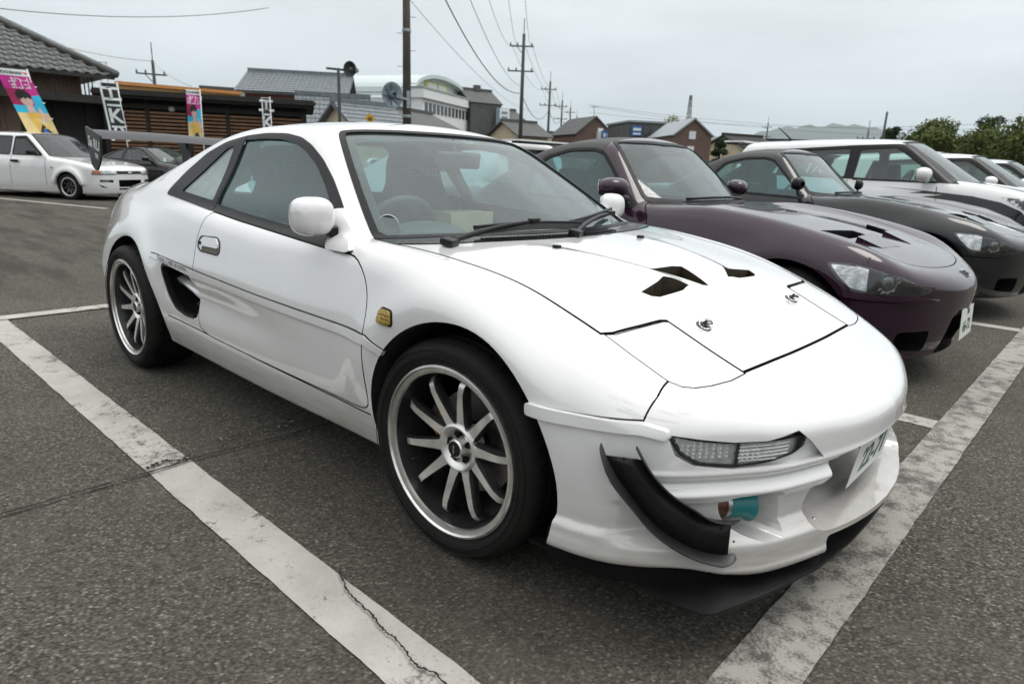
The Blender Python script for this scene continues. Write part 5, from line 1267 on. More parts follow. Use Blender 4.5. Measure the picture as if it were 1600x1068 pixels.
def roadster(loc, paint, label, vent=True, plate_tx=None, mirror_pole=False, name='roadster'):
    root = empty(name, loc, 0, label, 'car', 'cars parked in the front row')
    P = dict(ROADSTER)
    FR = lambda u, v, h: (h, u, v)
    P['cuts'] = [(rounded([(-.27, .175), (.27, .175), (.24, .395), (-.24, .395)], .04, 3), .45, 1.2, FR, M_GAP)]
    for s in (-1, 1): P['cuts'].append((rounded([(s*.40, .21), (s*.62, .23), (s*.63, .33), (s*.42, .33)], .03, 3), .40, 1.2, FR, M_GAP))
    if vent:
        for s in (-1, 1): P['cuts'].append(([(.10, s*.12), (.20, s*.12), (.175, s*.42), (.02, s*.44)], .60, 1.4, TOPV, M_GAP))
    C = make_car(root, P, paint, .024, M_CLOTH)
    lp = rounded([(.205, .672, .03), (.36, .668), (.52, .618), (.635, .545, .015), (.60, .520), (.42, .527), (.33, .545), (.27, .60)], .02, 3)
    projector_lamp(C, lp, projector=(.475, .585, .036))
    # strip below the lamp
    st = rounded([(.305, .508), (.305, .528), (.45, .516), (.635, .505), (.66, .492), (.60, .490), (.42, .498)], .008, 3)
    C['both']('bumper_trim', C['patch'](st, .016, -.004), paint)
    # raised duct behind the bonnet vent
    if vent:
        for s in (-1, 1):
            xs_ = np.array([.175, .20, .30, .40]); 
            A = [on_top([x], [s*y], o_, f=C['f'])[0][0] for x, y, o_ in ((.205, .11, .022), (.205, .40, .022), (.33, .36, .002), (.36, .12, .002))]
            B = [on_top([x], [s*y], -.01, f=C['f'])[0][0] for x, y in ((.205, .11), (.205, .40), (.33, .36), (.36, .12))]
            link('bonnet_duct', MB().add([tuple(v) for v in A+B], [(0, 1, 2, 3), (4, 5, 6, 7), (0, 1, 5, 4), (1, 2, 6, 5), (2, 3, 7, 6), (3, 0, 4, 7)]).mesh(), paint, root)
    # emblem
    P_, n = on_top([.675], [0.0], .003, f=C['f']); em = link('nose_emblem', MB().prism(rounded([(-.030, -.030), (.030, -.022), (.030, .022), (-.030, .030)], .006, 3), 0, .004, lambda u, v, h: (u, v, h)).mesh(), M_CHROME, root, tuple(P_[0])); em.rotation_euler = Vector((0, 0, 1)).rotation_difference(Vector(n[0])).to_euler()
    for q in (-1, 1): MB().beam((-.018, q*.011, .0048), (.018, q*.009, .0048), .006, .002).build('emblem_bar', M_INK, em)
    MB().beam((0, -.010, .0048), (0, .010, .0048), .006, .002).build('emblem_bar', M_INK, em)
    # chrome lip of the mouth, plate
    plate(root, (.728, 0, .335), plate_tx or (('300', .042, .02, .055), ('66-72', .088, .0, -.022)), -4)
    if mirror_pole:
        o = side_mirror(root, (-1.03, -.86, .985), M_BLK, (.05, .075, .055), None)
        a = link('mirror_foot', MB().tube([(-1.0, -.80, .885), (-1.02, -.86, .89), (-1.03, -.86, .95)], [.012, .010, .010], 8).mesh('f', True), M_BLK, root); mirror_copy(a, root)
    else: side_mirror(root, (-1.10, -.865, .975), paint, (.085, .105, .062), (-1.06, -.76, .895), -8)
    # wipers
    for y0, y1 in ((-.38, .10), (.06, .52)):
        Q = [on_top([-.815-.30*y*y], [y], .016, f=C['f'])[0][0] for y in np.linspace(y0, y1, 6)]
        MB().tube([tuple(q) for q in Q], .010, 6).build('wiper', M_BLK, root, smooth=True)
    cw = [(-.745, 0), (-.765, .25), (-.83, .45), (-.925, .64), (-.965, .68), (-.955, .63), (-.86, .45), (-.795, .25), (-.775, 0)]; cw = cw+[(x, -y) for x, y in reversed(cw[1:-1])]
    link('cowl_panel', C['patch'](cw, .002, -.006, 'top'), M_BLK, root)
    for x, s in ((0, -1), (-2.40, -1), (0, 1), (-2.40, 1)):
        wheel('wheel', root, (x, s*.735, .310), s, .310, .225, .21, spokes=5, style='plain', detail=False, text=False)
    simple_seats(root, [-1.75], [-.37, .37], 1.08); dash_and_wheel(root, -.98, .86, .87, -.37)
    return C

def copy_car(src, loc, rz, label, remap, skip=(), name=None, group='cars parked in the front row', sc=None):
    """copy of a built car with its parts; remap = {material: material}"""
    root = empty(name or src.name.split('.')[0], loc, rz, label, 'car', group); cache = {}
    if sc: root.scale = sc
    def rec(o, par, lvl):
        for ch in list(o.children):
            nm = ch.name.split('.')[0]
            if nm in skip: continue
            c = ch.copy(); COL.objects.link(c); c.parent = par
            if c.type == 'MESH' and any(m in remap for m in c.data.materials):
                if c.data.name not in cache:
                    me = c.data.copy()
                    for k, m in enumerate(me.materials):
                        if m in remap: me.materials[k] = remap[m]
                    cache[c.data.name] = me
                c.data = cache[c.data.name]
            rec(ch, c, lvl+1)
    rec(src, root, 1); return root
car_p = roadster((-.05, 2.43, 0), M_PURPLE, 'dark purple soft top roadster with plate, beside the white coupe')
car_g = copy_car(car_p['root'], (.02, 5.08, .03), 0, 'dark grey soft top roadster between the purple roadster and the white hatchback', {M_PURPLE: M_GREYP}, ('door_mirror', 'mirror_foot', 'bumper_trim'))
side_mirror(car_g, (-1.03, -.86, .985), M_BLK, (.05, .075, .055), None)
_a = link('mirror_foot', MB().tube([(-1.0, -.80, .885), (-1.02, -.86, .89), (-1.03, -.86, .95)], [.012, .010, .010], 8).mesh('f', True), M_BLK, car_g); mirror_copy(_a, car_g)

# ---- hatchback with black flank graphics
HATCH = dict(hw=.85, nose=.76, tail=-3.06, wb=2.43, h=1.52, wr=.30, arch=.345, bot=.18, flare=.016, crown=.05, fender=.03, blend=.10, rcrown=.13,
    plan_front=[(0, 0), (-.015, .25), (-.06, .48), (-.14, .68), (-.26, .85), (-.42, .95)], plan_mid=[(0, .99), (-.8, .995), (-1.6, .995), (-2.3, .99)], plan_rear=[(0, 0), (-.015, .4), (-.06, .7), (-.17, .9), (-.35, .97)],
    ins=[(.0, .10), (.18, .06), (.32, .02), (.46, .004), (.62, .0), (.76, .012), (.90, .045), (1.02, .085), (1.2, .16), (1.6, .35)],
    top=[(-3.4, .98), (-2.9, 1.03), (-2.0, 1.03), (-1.0, 1.03), (-.5, 1.045), (-.15, 1.02), (.15, .975), (.42, .90), (.62, .80), (.78, .66), (1.1, .4)],
    roof=[(-3.5, 1.30), (-3.0, 1.445), (-2.6, 1.475), (-2.1, 1.495), (-1.6, 1.505), (-1.2, 1.50), (-.9, 1.475), (-.5, 1.40)],
    ws=(-.20, -.90, 1.03, 1.47), wcb=.35, wct=.22, side=(1.02, .765, .60, 1.46), cab_rear=-2.75, gh_rear=lambda z: -3.02+(z-1.0)*.42,
    windows=[[(-1.40, 1.035), (-1.385, 1.36), (-1.0, 1.385), (-.72, 1.20), (-.50, 1.03)], [(-2.28, 1.06), (-2.20, 1.33), (-1.50, 1.37), (-1.50, 1.04)]],
    wsp=[(-.175, 0), (-.19, .25), (-.25, .48), (-.35, .68), (-.385, .705), (-.46, .69), (-.75, .61), (-.95, .545), (-.985, .50), (-.95, .30), (-.93, 0)],
    rear_glass=[(-.50, 1.08), (.50, 1.08), (.43, 1.36), (-.43, 1.36)], rg_x=-2.86,
    lines=[([(-.475, .33), (-.47, .7), (-.50, .98)], 'side'), ([(-1.45, .33), (-1.455, .7), (-1.45, 1.02)], 'side'), ([(-.36, .66), (.1, .62), (.45, .55), (.58, .42), (.64, .2), (.65, 0), (.64, -.2), (.58, -.42), (.45, -.55), (.1, -.62), (-.36, -.66)], 'top')], line_z=.62, gapw=.004)
def hatch(loc, rz, label):
    root = empty('hatchback', loc, rz, label, 'car', 'cars parked in the front row')
    P = dict(HATCH); FR = lambda u, v, h: (h, u, v)
    P['cuts'] = [(rounded([(-.38, .26), (.38, .26), (.33, .42), (-.33, .42)], .04, 3), .55, 1.2, FR, M_GAP), (rounded([(-.30, .56), (.30, .56), (.30, .62), (-.30, .62)], .02, 3), .62, 1.2, FR, M_GAP)]
    C = make_car(root, P, M_WHITE2, .034, None, M_GLASS2)
    pl = [(-2.34, 1.035), (-2.27, 1.36), (-1.5, 1.41), (-1.0, 1.43), (-.88, 1.42), (-.56, 1.21), (-.30, 1.015)]
    cutp = many([prism_mesh(rounded(w_, .03, 3), .2, 1.3, SIDE(-1)) for w_ in HATCH['windows']])
    C['both']('pillar_trim', C['patch'](pl, .0035, -.006, pr=sub(prism_mesh(pl, .22, 1.25, SIDE(-1)), cutp)), M_BLK)
    for gp in ([(-1.05, .955), (-.60, .93), (-.15, .895), (.12, .845), (.30, .77), (.42, .66), (.36, .62), (.22, .70), (.0, .78), (-.30, .835), (-.62, .865), (-.42, .895), (-.75, .90), (-.62, .925)],
               [(-2.6, .80), (-1.6, .78), (-.9, .80), (-.45, .76), (-.38, .70), (-.9, .70), (-1.8, .70), (-2.5, .74)]):
        C['both']('flank_graphic', C['patch'](gp, .0025, -.002), M_BLKP)
    lp = rounded([(.10, .90, .03), (.33, .885), (.55, .80), (.61, .72), (.55, .69), (.35, .76)], .03, 3)
    projector_lamp(C, lp, projector=(.45, .775, .04))
    side_mirror(root, (-.63, -.905, 1.10), M_WHITEC, (.085, .11, .075), (-.60, -.79, 1.04), -8)
    tx = text_mesh('178', .17, .0006, shear=.2); o = link('window_number', tx, M_PLATE, root); o.matrix_local = Matrix.Translation((-1.86, -.737, 1.135)) @ Matrix.Rotation(R(90), 4, 'X') @ Matrix.Rotation(R(-20), 4, 'X')
    MB().tube([(-2.45, 0, 1.475), (-2.60, 0, 1.60), (-2.68, 0, 1.66)], [.012, .008, .006], 8).build('roof_antenna', M_BLK, root, smooth=True)
    me = MB().box((-3.05, 0, 1.452), (.30, 1.08, .022)).mesh(); link('roof_spoiler', bevel_mesh(me, .008, 2), M_WHITE2, root)
    MB().box((-3.10, 0, 1.430), (.16, 1.0, .02)).build('spoiler_underside', M_BLK, root)
    for x, s in ((0, -1), (-2.43, -1), (0, 1), (-2.43, 1)): wheel('wheel', root, (x, s*.725, .30), s, .30, .21, .20, spokes=5, style='plain', detail=False, text=False)
    simple_seats(root, [-1.15, -2.1], [-.36, .36], 1.22); dash_and_wheel(root, -.62, 1.0, .85, -.36)
    return C
car_h = hatch((.02, 7.80, 0), 0, 'white hatchback with jagged black flank graphics and black pillars')
car_h['root'].scale = (1.02, 1.0, 1.045)
_sk = ('flank_graphic', 'window_number', 'roof_antenna')
copy_car(car_h['root'], (.25, 10.65, 0), 0, 'plain white car just right of the hatchback with black graphics', {}, _sk)
copy_car(car_h['root'], (.35, 13.35, 0), 0, 'white car farthest right in the row, only windscreen and bonnet showing', {}, _sk)
copy_car(car_h['root'], (-7.75, 4.95, -.06), math.pi, 'white car with roof spoiler seen behind the purple roadster', {}, _sk, group='cars in the row behind')

# ---- white estate car on the left
ESTATE = dict(hw=.845, nose=.86, tail=-3.45, wb=2.58, h=1.46, wr=.285, arch=.33, bot=.14, flare=.035, crown=.05, fender=.01, blend=.08, rcrown=.12,
    plan_front=[(0, 0), (-.012, .3), (-.05, .58), (-.12, .8), (-.25, .93), (-.42, .98)], plan_mid=[(0, .99), (-1.2, .995), (-2.4, .99)], plan_rear=[(0, 0), (-.01, .5), (-.04, .8), (-.15, .95), (-.3, .985)],
    ins=[(.0, .06), (.14, .03), (.28, .006), (.40, .0), (.56, .0), (.70, .012), (.82, .035), (.92, .07), (1.1, .15), (1.5, .34)],
    top=[(-3.8, .90), (-3.3, .94), (-2.0, .94), (-1.0, .93), (-.6, .93), (-.2, .895), (.2, .845), (.5, .79), (.72, .735), (.86, .66), (1.2, .4)],
    roof=[(-3.9, 1.1), (-3.4, 1.36), (-3.0, 1.42), (-2.4, 1.45), (-1.8, 1.455), (-1.4, 1.445), (-1.1, 1.415), (-.7, 1.32)],
    ws=(-.42, -1.12, .93, 1.41), wcb=.30, wct=.2, side=(.92, .765, .60, 1.40), cab_rear=-3.2, gh_rear=lambda z: -3.44+(z-.9)*.45,
    windows=[[(-1.52, .945), (-1.50, 1.32), (-1.22, 1.335), (-.72, .945)], [(-2.40, .955), (-2.34, 1.32), (-1.60, 1.325), (-1.60, .945)], [(-3.22, .97), (-3.05, 1.30), (-2.46, 1.32), (-2.50, .96)]],
    wsp=[(-.395, 0), (-.41, .25), (-.46, .48), (-.545, .68), (-.58, .71), (-.65, .695), (-.95, .615), (-1.16, .55), (-1.195, .50), (-1.17, .30), (-1.15, 0)],
    wsglass=M_GLASS2, lines=[([(-.60, .30), (-.60, .6), (-.61, .90)], 'side'), ([(-1.56, .30), (-1.56, .6), (-1.55, .93)], 'side')], gapw=.005)
def estate(loc, rz):
    root = empty('estate_car', loc, rz, 'white estate car with flared arches parked in front of the dark building', 'car')
    P = dict(ESTATE); FR = lambda u, v, h: (h, u, v)
    P['cuts'] = [(rounded([(-.33, .30), (.33, .30), (.33, .46), (-.33, .46)], .02, 3), .70, 1.3, FR, M_GAP), (rounded([(-.33, .24), (.33, .24), (.33, .275), (-.33, .275)], .01, 2), .74, 1.3, FR, M_GAP)]
    for s in (-1, 1):
        P['cuts'].append((rounded([(s*.46, .40), (s*.72, .41), (s*.72, .46), (s*.46, .46)], .015, 3), .62, 1.3, FR, M_GAP))
        P['cuts'].append(([(s*.42, .25), (s*.70, .30), (s*.74, .36), (s*.56, .27)], .60, 1.3, FR, M_GAP))
    C = make_car(root, P, M_WHITE2, .040, None, M_DGLASS)
    fr_ = lambda poly, d0=.006, d1=-.02: C['patch'](poly, d0, d1, 'front')
    link('grille', fr_(rounded([(-.36, .585), (.36, .585), (.36, .655), (-.36, .655)], .012, 2)), M_BLK, root)
    link('grille_badge', fr_(rounded([(-.05, .612), (.05, .612), (.05, .632), (-.05, .632)], .005, 2), .012, -.002), M_CHROME, root)
    for s in (-1, 1):
        h = link('headlamp', fr_(rounded([(s*.37, .580), (s*.80, .57), (s*.80, .665), (s*.60, .67), (s*.37, .655)], .02, 3)), M_SILVER, root)
        link('turn_lamp', fr_(rounded([(s*.70, .585), (s*.79, .585), (s*.79, .655), (s*.70, .65)], .012, 2), .010, -.01), M_REDAMB, h)
        link('lamp_rim', fr_(rounded([(s*.37, .575), (s*.80, .565), (s*.80, .578), (s*.37, .588)], .004, 2), .009, -.01), M_BLK, h)
        link('fog_lamp', fr_(rounded([(s*.52, .415), (s*.66, .415), (s*.66, .45), (s*.52, .45)], .01, 2), -.03, -.05), M_SILVER, root)
        MB().lathe([(.0001, .004), (.018, .002), (.018, -.01)], 12, M=Matrix.Translation((-.42, s*.85, .69)) @ (Matrix.Rotation(math.pi, 4, 'Z') if s < 0 else Matrix.Identity(4))).build('side_marker', M_REDAMB, root)
        for x in (-1.40, -2.35):
            me = MB().box((x, s*.845, .80), (.20, .03, .055)).mesh(); link('door_handle', bevel_mesh(me, .01, 2), M_BLK, root)
    # bolted arch extensions
    for cx in (0, -2.58):
        ap = [(cx+(.335)*math.cos(t), .285+.335*math.sin(t)) for t in np.linspace(.15, math.pi-.15, 20)]+[(cx+(.40+.03*math.sin(t))*math.cos(t), .285+(.40+.03*math.sin(t))*math.sin(t)) for t in np.linspace(math.pi-.15, .15, 20)]
        C['both']('arch_extension', C['patch'](ap, .035, -.01), M_WHITE2)
    side_mirror(root, (-.86, -.90, 1.0), M_BLK, (.07, .10, .065), (-.80, -.80, .95), -8)
    vis = [(-1.50, 1.29), (-1.24, 1.30), (-.78, .97), (-.74, .985), (-1.21, 1.345), (-1.50, 1.335)]
    C['both']('window_visor', C['patch'](vis, .015, -.002), M_BLK)
    for x, s in ((0, -1), (-2.58, -1), (0, 1), (-2.58, 1)): wheel('wheel', root, (x, s*.755, .285), s, .285, .20, .21, spokes=8, style='plain', detail=False, text=False, dark=M_BLK, face=M_DALLOY)
    simple_seats(root, [-1.45, -2.3], [-.36, .36], 1.18); dash_and_wheel(root, -.86, .94, .845, -.36)
    return C
M_REDAMB = flat_mat('amber_red_lens', (0.38, 0.07, 0.02), 0.15, coat=1.0, var=0.2, vscale=50)
estate((-16.63, 3.13, 0), R(30))

# ---- dark coupe
COUPE2 = dict(hw=.86, nose=.86, tail=-3.40, wb=2.50, h=1.30, wr=.305, arch=.35, bot=.16, flare=.02, crown=.06, fender=.03, blend=.08, rcrown=.16,
    plan_front=[(0, 0), (-.015, .2), (-.06, .45), (-.14, .68), (-.26, .85), (-.45, .96)], plan_mid=[(0, .985), (-1.2, .985), (-2.4, .985)], plan_rear=[(0, 0), (-.015, .4), (-.06, .7), (-.18, .9), (-.35, .97)],
    ins=[(.0, .10), (.16, .06), (.3, .02), (.44, .004), (.58, .0), (.70, .02), (.8, .055), (.9, .10), (1.05, .19), (1.4, .38)],
    top=[(-3.8, .78), (-3.3, .86), (-2.8, .90), (-2.0, .90), (-1.2, .89), (-.6, .88), (-.2, .84), (.2, .77), (.5, .69), (.75, .60), (1.2, .4)],
    roof=[(-3.9, .6), (-3.2, .84), (-2.9, .95), (-2.5, 1.10), (-2.1, 1.22), (-1.8, 1.275), (-1.5, 1.295), (-1.2, 1.28), (-.9, 1.235), (-.5, 1.13)],
    ws=(-.40, -1.15, .88, 1.25), wcb=.40, wct=.25, side=(.88, .77, .57, 1.22), cab_rear=-2.45,
    windows=[[(-1.72, .92), (-1.70, 1.19), (-1.30, 1.205), (-.72, .91)], [(-2.35, .96), (-1.98, 1.14), (-1.80, 1.17), (-1.79, .93)]],
    wsp=[(-.375, 0), (-.395, .25), (-.46, .45), (-.56, .64), (-.60, .67), (-.68, .655), (-.98, .575), (-1.19, .515), (-1.225, .46), (-1.19, .28), (-1.17, 0)],
    lines=[([(-.58, .30), (-.58, .6), (-.62, .86)], 'side'), ([(-1.80, .30), (-1.80, .6), (-1.77, .9)], 'side')], gapw=.004)
root_c2 = empty('dark_coupe', (-17.7, 5.85, -.04), R(28), 'black coupe parked behind the white estate car under the louvred screen', 'car')
_c2 = make_car(root_c2, COUPE2, M_BLKP, .0385, None, M_GLASS2)
side_mirror(root_c2, (-.86, -.90, .97), M_BLKP, (.08, .10, .06), (-.80, -.78, .91), -8)
for x, s in ((0, -1), (-2.50, -1), (0, 1), (-2.50, 1)): wheel('wheel', root_c2, (x, s*.735, .305), s, .305, .22, .21, spokes=5, style='plain', detail=False, text=False)
simple_seats(root_c2, [-1.55], [-.36, .36], 1.1); dash_and_wheel(root_c2, -.80, .88, .86, -.36)
# ---- white van at the far right
VAN = dict(hw=.80, nose=.55, tail=-3.35, wb=2.45, h=1.92, wr=.30, arch=.34, bot=.20, flare=.01, crown=.05, fender=0, blend=.08, rcrown=.08,
    plan_front=[(0, 0), (-.012, .3), (-.04, .6), (-.10, .85), (-.2, .96)], plan_mid=[(-.1, .99), (-1.2, 1), (-2.4, 1)], plan_rear=[(0, 0), (-.01, .5), (-.03, .85), (-.1, .96), (-.2, .99)],
    ins=[(.0, .06), (.2, .02), (.4, .0), (.8, .0), (1.0, .01), (1.1, .02), (1.3, .05), (2.0, .25)],
    top=[(-3.8, 1.1), (-3.0, 1.12), (-1.0, 1.12), (-.2, 1.10), (.2, 1.04), (.45, .95), (.56, .80), (.9, .5)], roof=[(-3.9, 1.7), (-3.35, 1.86), (-2.8, 1.90), (-2.0, 1.915), (-1.2, 1.915), (-.7, 1.89), (-.3, 1.83)],
    ws=(.14, -.42, 1.06, 1.84), wcb=.20, wct=.12, side=(1.10, .785, .70, 1.85), cab_rear=-3.2, gh_rear=lambda z: -3.36+(z-1.0)*.10,
    windows=[[(-1.05, 1.13), (-1.05, 1.72), (-.55, 1.72), (-.15, 1.15)], [(-2.10, 1.13), (-2.10, 1.72), (-1.18, 1.72), (-1.18, 1.13)], [(-3.15, 1.13), (-3.12, 1.72), (-2.25, 1.72), (-2.25, 1.13)]],
    wsp=[(.165, 0), (.155, .3), (.11, .58), (.07, .70), (-.02, .70), (-.35, .645), (-.455, .60), (-.465, .40), (-.455, 0)], lines=[([(-1.11, .3), (-1.11, 1.1)], 'side')], gapw=.005)
root_v = empty('white_van', (-2.6, 20.5, 0), R(-6), 'white van with dark windows at the right edge, in front of the trees', 'van')
make_car(root_v, VAN, M_WHITE2, .055, None, M_DGLASS)
for x, s in ((0, -1), (-2.45, -1), (0, 1), (-2.45, 1)): wheel('wheel', root_v, (x, s*.70, .30), s, .30, .19, .18, spokes=6, style='plain', detail=False, text=False)

# the neighbour on the photographer's side: out of frame, but mirrored in the coupe's door
copy_car(car_p['root'], (-.35, -4.75, 0), 0, 'dark grey roadster outside the frame, mirrored in the door of the white coupe', {M_PURPLE: M_GREYP}, ())
# ------------------------------------------------------------------ surroundings
CX, CY, CZ = 1.266, -1.941, 1.081
def at(az, d, z=0.0): return Vector((CX+d*math.cos(R(az)), CY+d*math.sin(R(az)), z))      # bearing and distance from where the photographer stood
def zt(d, el): return CZ+d*math.tan(R(el))
M_TILE = flat_mat('grey_roof_tile', (0.10, 0.105, 0.10), 0.42, var=0.35, vscale=5)
M_TILE2 = flat_mat('blue_grey_roof_tile', (0.13, 0.15, 0.165), 0.38, var=0.25, vscale=4)
M_BRWALL = flat_mat('brown_siding', (0.16, 0.11, 0.085), 0.75, var=0.2, vscale=3)
M_DKWOOD = flat_mat('dark_timber', (0.018, 0.016, 0.014), 0.8, var=0.3, vscale=4)
M_SLAT = flat_mat('brown_louvre_slat', (0.20, 0.105, 0.050), 0.6, var=0.25, vscale=5)
M_OCHRE = flat_mat('ochre_wall', (0.42, 0.25, 0.10), 0.8, var=0.15); M_ORNG = flat_mat('orange_fascia', (0.50, 0.22, 0.06), 0.7, var=0.15)
M_TEALW = flat_mat('pale_teal_wall', (0.30, 0.46, 0.45), 0.7, var=0.08); M_MAROON = flat_mat('maroon_wall', (0.17, 0.085, 0.07), 0.8, var=0.2)
M_CREAM = flat_mat('cream_wall', (0.52, 0.44, 0.31), 0.85, var=0.12); M_WALLW = flat_mat('white_wall', (0.66, 0.68, 0.68), 0.8, var=0.06)
M_DGREY = flat_mat('dark_grey_cladding', (0.075, 0.078, 0.075), 0.75, var=0.2, vscale=2); M_REDR = flat_mat('red_roof', (0.30, 0.055, 0.05), 0.6, var=0.2)
M_BRICK = flat_mat('brown_brick_wall', (0.135, 0.085, 0.07), 0.85, var=0.25, vscale=8); M_PANE = flat_mat('dark_window_pane', (0.05, 0.06, 0.065), 0.12, var=0.1)
M_PALEP = flat_mat('pale_window_pane', (0.30, 0.36, 0.33), 0.2, var=0.2); M_YEL = flat_mat('yellow_frame', (0.55, 0.55, 0.10), 0.6, var=0.1)
M_POLE = flat_mat('concrete_pole', (0.070, 0.062, 0.052), 0.85, var=0.2, vscale=3); M_POLE2 = flat_mat('far_pole', (0.045, 0.05, 0.05), 0.85, var=0.1)
M_WIRE = flat_mat('cable_black', (0.015, 0.017, 0.018), 0.6, var=0.0); M_WIREG = flat_mat('cable_grey', (0.18, 0.19, 0.19), 0.6, var=0.0)
M_BLUES = flat_mat('blue_sign', (0.03, 0.13, 0.36), 0.5, var=0.05); M_SIGNW = flat_mat('white_sign', (0.70, 0.74, 0.75), 0.5, var=0.05)
M_GREENS = flat_mat('green_sign', (0.02, 0.22, 0.14), 0.5, var=0.05); M_ORPAN = flat_mat('orange_panel', (0.45, 0.17, 0.03), 0.7, var=0.1)
M_CONC = flat_mat('pale_concrete', (0.32, 0.31, 0.29), 0.9, var=0.15); M_GALV = flat_mat('galvanised_steel', (0.30, 0.33, 0.35), 0.45, 0.6, var=0.15)
M_DISH = flat_mat('blue_grey_dish', (0.20, 0.25, 0.28), 0.5, 0.3, var=0.15); M_SIGNY = flat_mat('yellow_warning_sign', (0.60, 0.33, 0.02), 0.5, var=0.05)
UP = Vector((0, 0, 1))
class Frame:
    """local frame: origin o, u to the viewer's right, w away from the viewer"""
    def __init__(s, a, b, z=0):
        s.o = Vector((a.x, a.y, z)); s.u = Vector((b.x-a.x, b.y-a.y, 0)); s.L = s.u.length; s.u.normalize(); s.w = Vector((-s.u.y, s.u.x, 0))
        if s.w.dot(s.o-Vector((CX, CY, 0))) < 0: s.w = -s.w
    def p(s, u, w, z): return s.o+s.u*u+s.w*w+UP*z
    def box(s, b, u0, u1, w0, w1, z0, z1, mi=0):
        P = [s.p(u, w, z) for z in (z0, z1) for w in (w0, w1) for u in (u0, u1)]
        return b.add(P, [(0, 2, 3, 1), (4, 5, 7, 6), (0, 1, 5, 4), (2, 6, 7, 3), (0, 4, 6, 2), (1, 3, 7, 5)], mi)
    def part(s, name, mat, parent, u0, u1, w0, w1, z0, z1): return s.box(MB(), u0, u1, w0, w1, z0, z1).build(name, mat, parent)
    def slab(s, b, quad, th):
        """roof slab from 4 (u,w,z) corners with thickness"""
        P = [s.p(*q) for q in quad]; n = (P[1]-P[0]).cross(P[3]-P[0]).normalized()
        if n.z < 0: n = -n
        return b.add(P+[p-n*th for p in P], [(0, 1, 2, 3), (7, 6, 5, 4)]+[(i, (i+1) % 4, 4+(i+1) % 4, 4+i) for i in range(4)])
def tiled_slope(fr, name, mat, parent, A, B, C, D, rows, cols, amp=.035, step=.03):
    """pantile roof slope, corners eave-left A, eave-right B, ridge-right C, ridge-left D in (u,w,z); rolls and courses are geometry"""
    A, B, C, D = (fr.p(*q) for q in (A, B, C, D)); nn = (B-A).cross(D-A).normalized()
    if nn.z < 0: nn = -nn
    V = []; F = []; m = cols*4+1
    for r in range(rows):
        for k in (0, 1):
            t = (r+k)/rows
            for c in range(m):
                q = c/(m-1); p = (A.lerp(B, q)).lerp(D.lerp(C, q), t); ph = (c % 4)/4
                h = amp*(.5+.5*math.cos(2*math.pi*ph)); V.append(p+nn*(h+(step if k == 0 else 0)))
    for r in range(2*rows-1):
        for c in range(m-1): F.append((r*m+c, r*m+c+1, (r+1)*m+c+1, (r+1)*m+c))
    o = MB().add(V, F).build(name, mat, parent, auto=50); o['kind'] = 'stuff'; return o
def gable(name, label, a, b, depth, eave, ridge, wall, roof, over=.35, axis='u', cat='house', group='houses beyond the car park', tiles=None, wins=()):
    """gabled house between points a and b (front wall line); axis = direction of the ridge"""
    fr = Frame(a, b); root = empty(name, fr.p(fr.L/2, depth/2, 0), 0, label, cat, group); L = fr.L
    def part(nm, mb, mat):
        o = mb.build(nm, mat, None); o.parent = root; o.matrix_parent_inverse = Matrix.Translation(-root.location); return o
    w = MB(); fr.box(w, 0, L, 0, depth, 0, eave)
    if axis == 'u':
        for u in (0, L):
            P = [fr.p(u, 0, eave), fr.p(u, depth, eave), fr.p(u, depth/2, ridge-.05)]; w.add(P, [(0, 1, 2)])
        r = MB(); k = (ridge-eave)/(depth/2); e_ = eave-over*k
        fr.slab(r, [(-over, -over, e_), (L+over, -over, e_), (L+over, depth/2, ridge), (-over, depth/2, ridge)], .12)
        fr.slab(r, [(-over, depth+over, e_), (L+over, depth+over, e_), (L+over, depth/2, ridge), (-over, depth/2, ridge)], .12)
        rt = part('roof', r, roof)
        if tiles: 
            o = tiled_slope(fr, 'roof_tiles', roof, None, (-over, -over, e_+.02), (L+over, -over, e_+.02), (L+over, depth/2, ridge+.02), (-over, depth/2, ridge+.02), tiles[0], tiles[1]); o.parent = root; o.matrix_parent_inverse = Matrix.Translation(-root.location)
        rd = MB(); fr.box(rd, -over, L+over, depth/2-.14, depth/2+.14, ridge-.03, ridge+.22); part('ridge_cap', rd, roof)
    else:
        for w_ in (0, depth):
            P = [fr.p(0, w_, eave), fr.p(L, w_, eave), fr.p(L/2, w_, ridge-.05)]; w.add(P, [(0, 1, 2)])
        r = MB(); k = (ridge-eave)/(L/2); e_ = eave-over*k
        fr.slab(r, [(-over, -over, e_), (-over, depth+over, e_), (L/2, depth+over, ridge), (L/2, -over, ridge)], .12)
        fr.slab(r, [(L+over, -over, e_), (L+over, depth+over, e_), (L/2, depth+over, ridge), (L/2, -over, ridge)], .12)
        part('roof', r, roof)
    part('wall', w, wall)
    for (u0, u1, z0, z1, pane, frame) in wins:
        f_ = MB(); fr.box(f_, u0-.08, u1+.08, -.06, .02, z0-.08, z1+.08); fo = part('window', f_, frame)
        p_ = MB(); fr.box(p_, u0, u1, -.075, -.05, z0, z1); po = p_.build('pane', pane, None); po.parent = fo; po.matrix_parent_inverse = fo.matrix_parent_inverse.copy()
    return root, fr, part
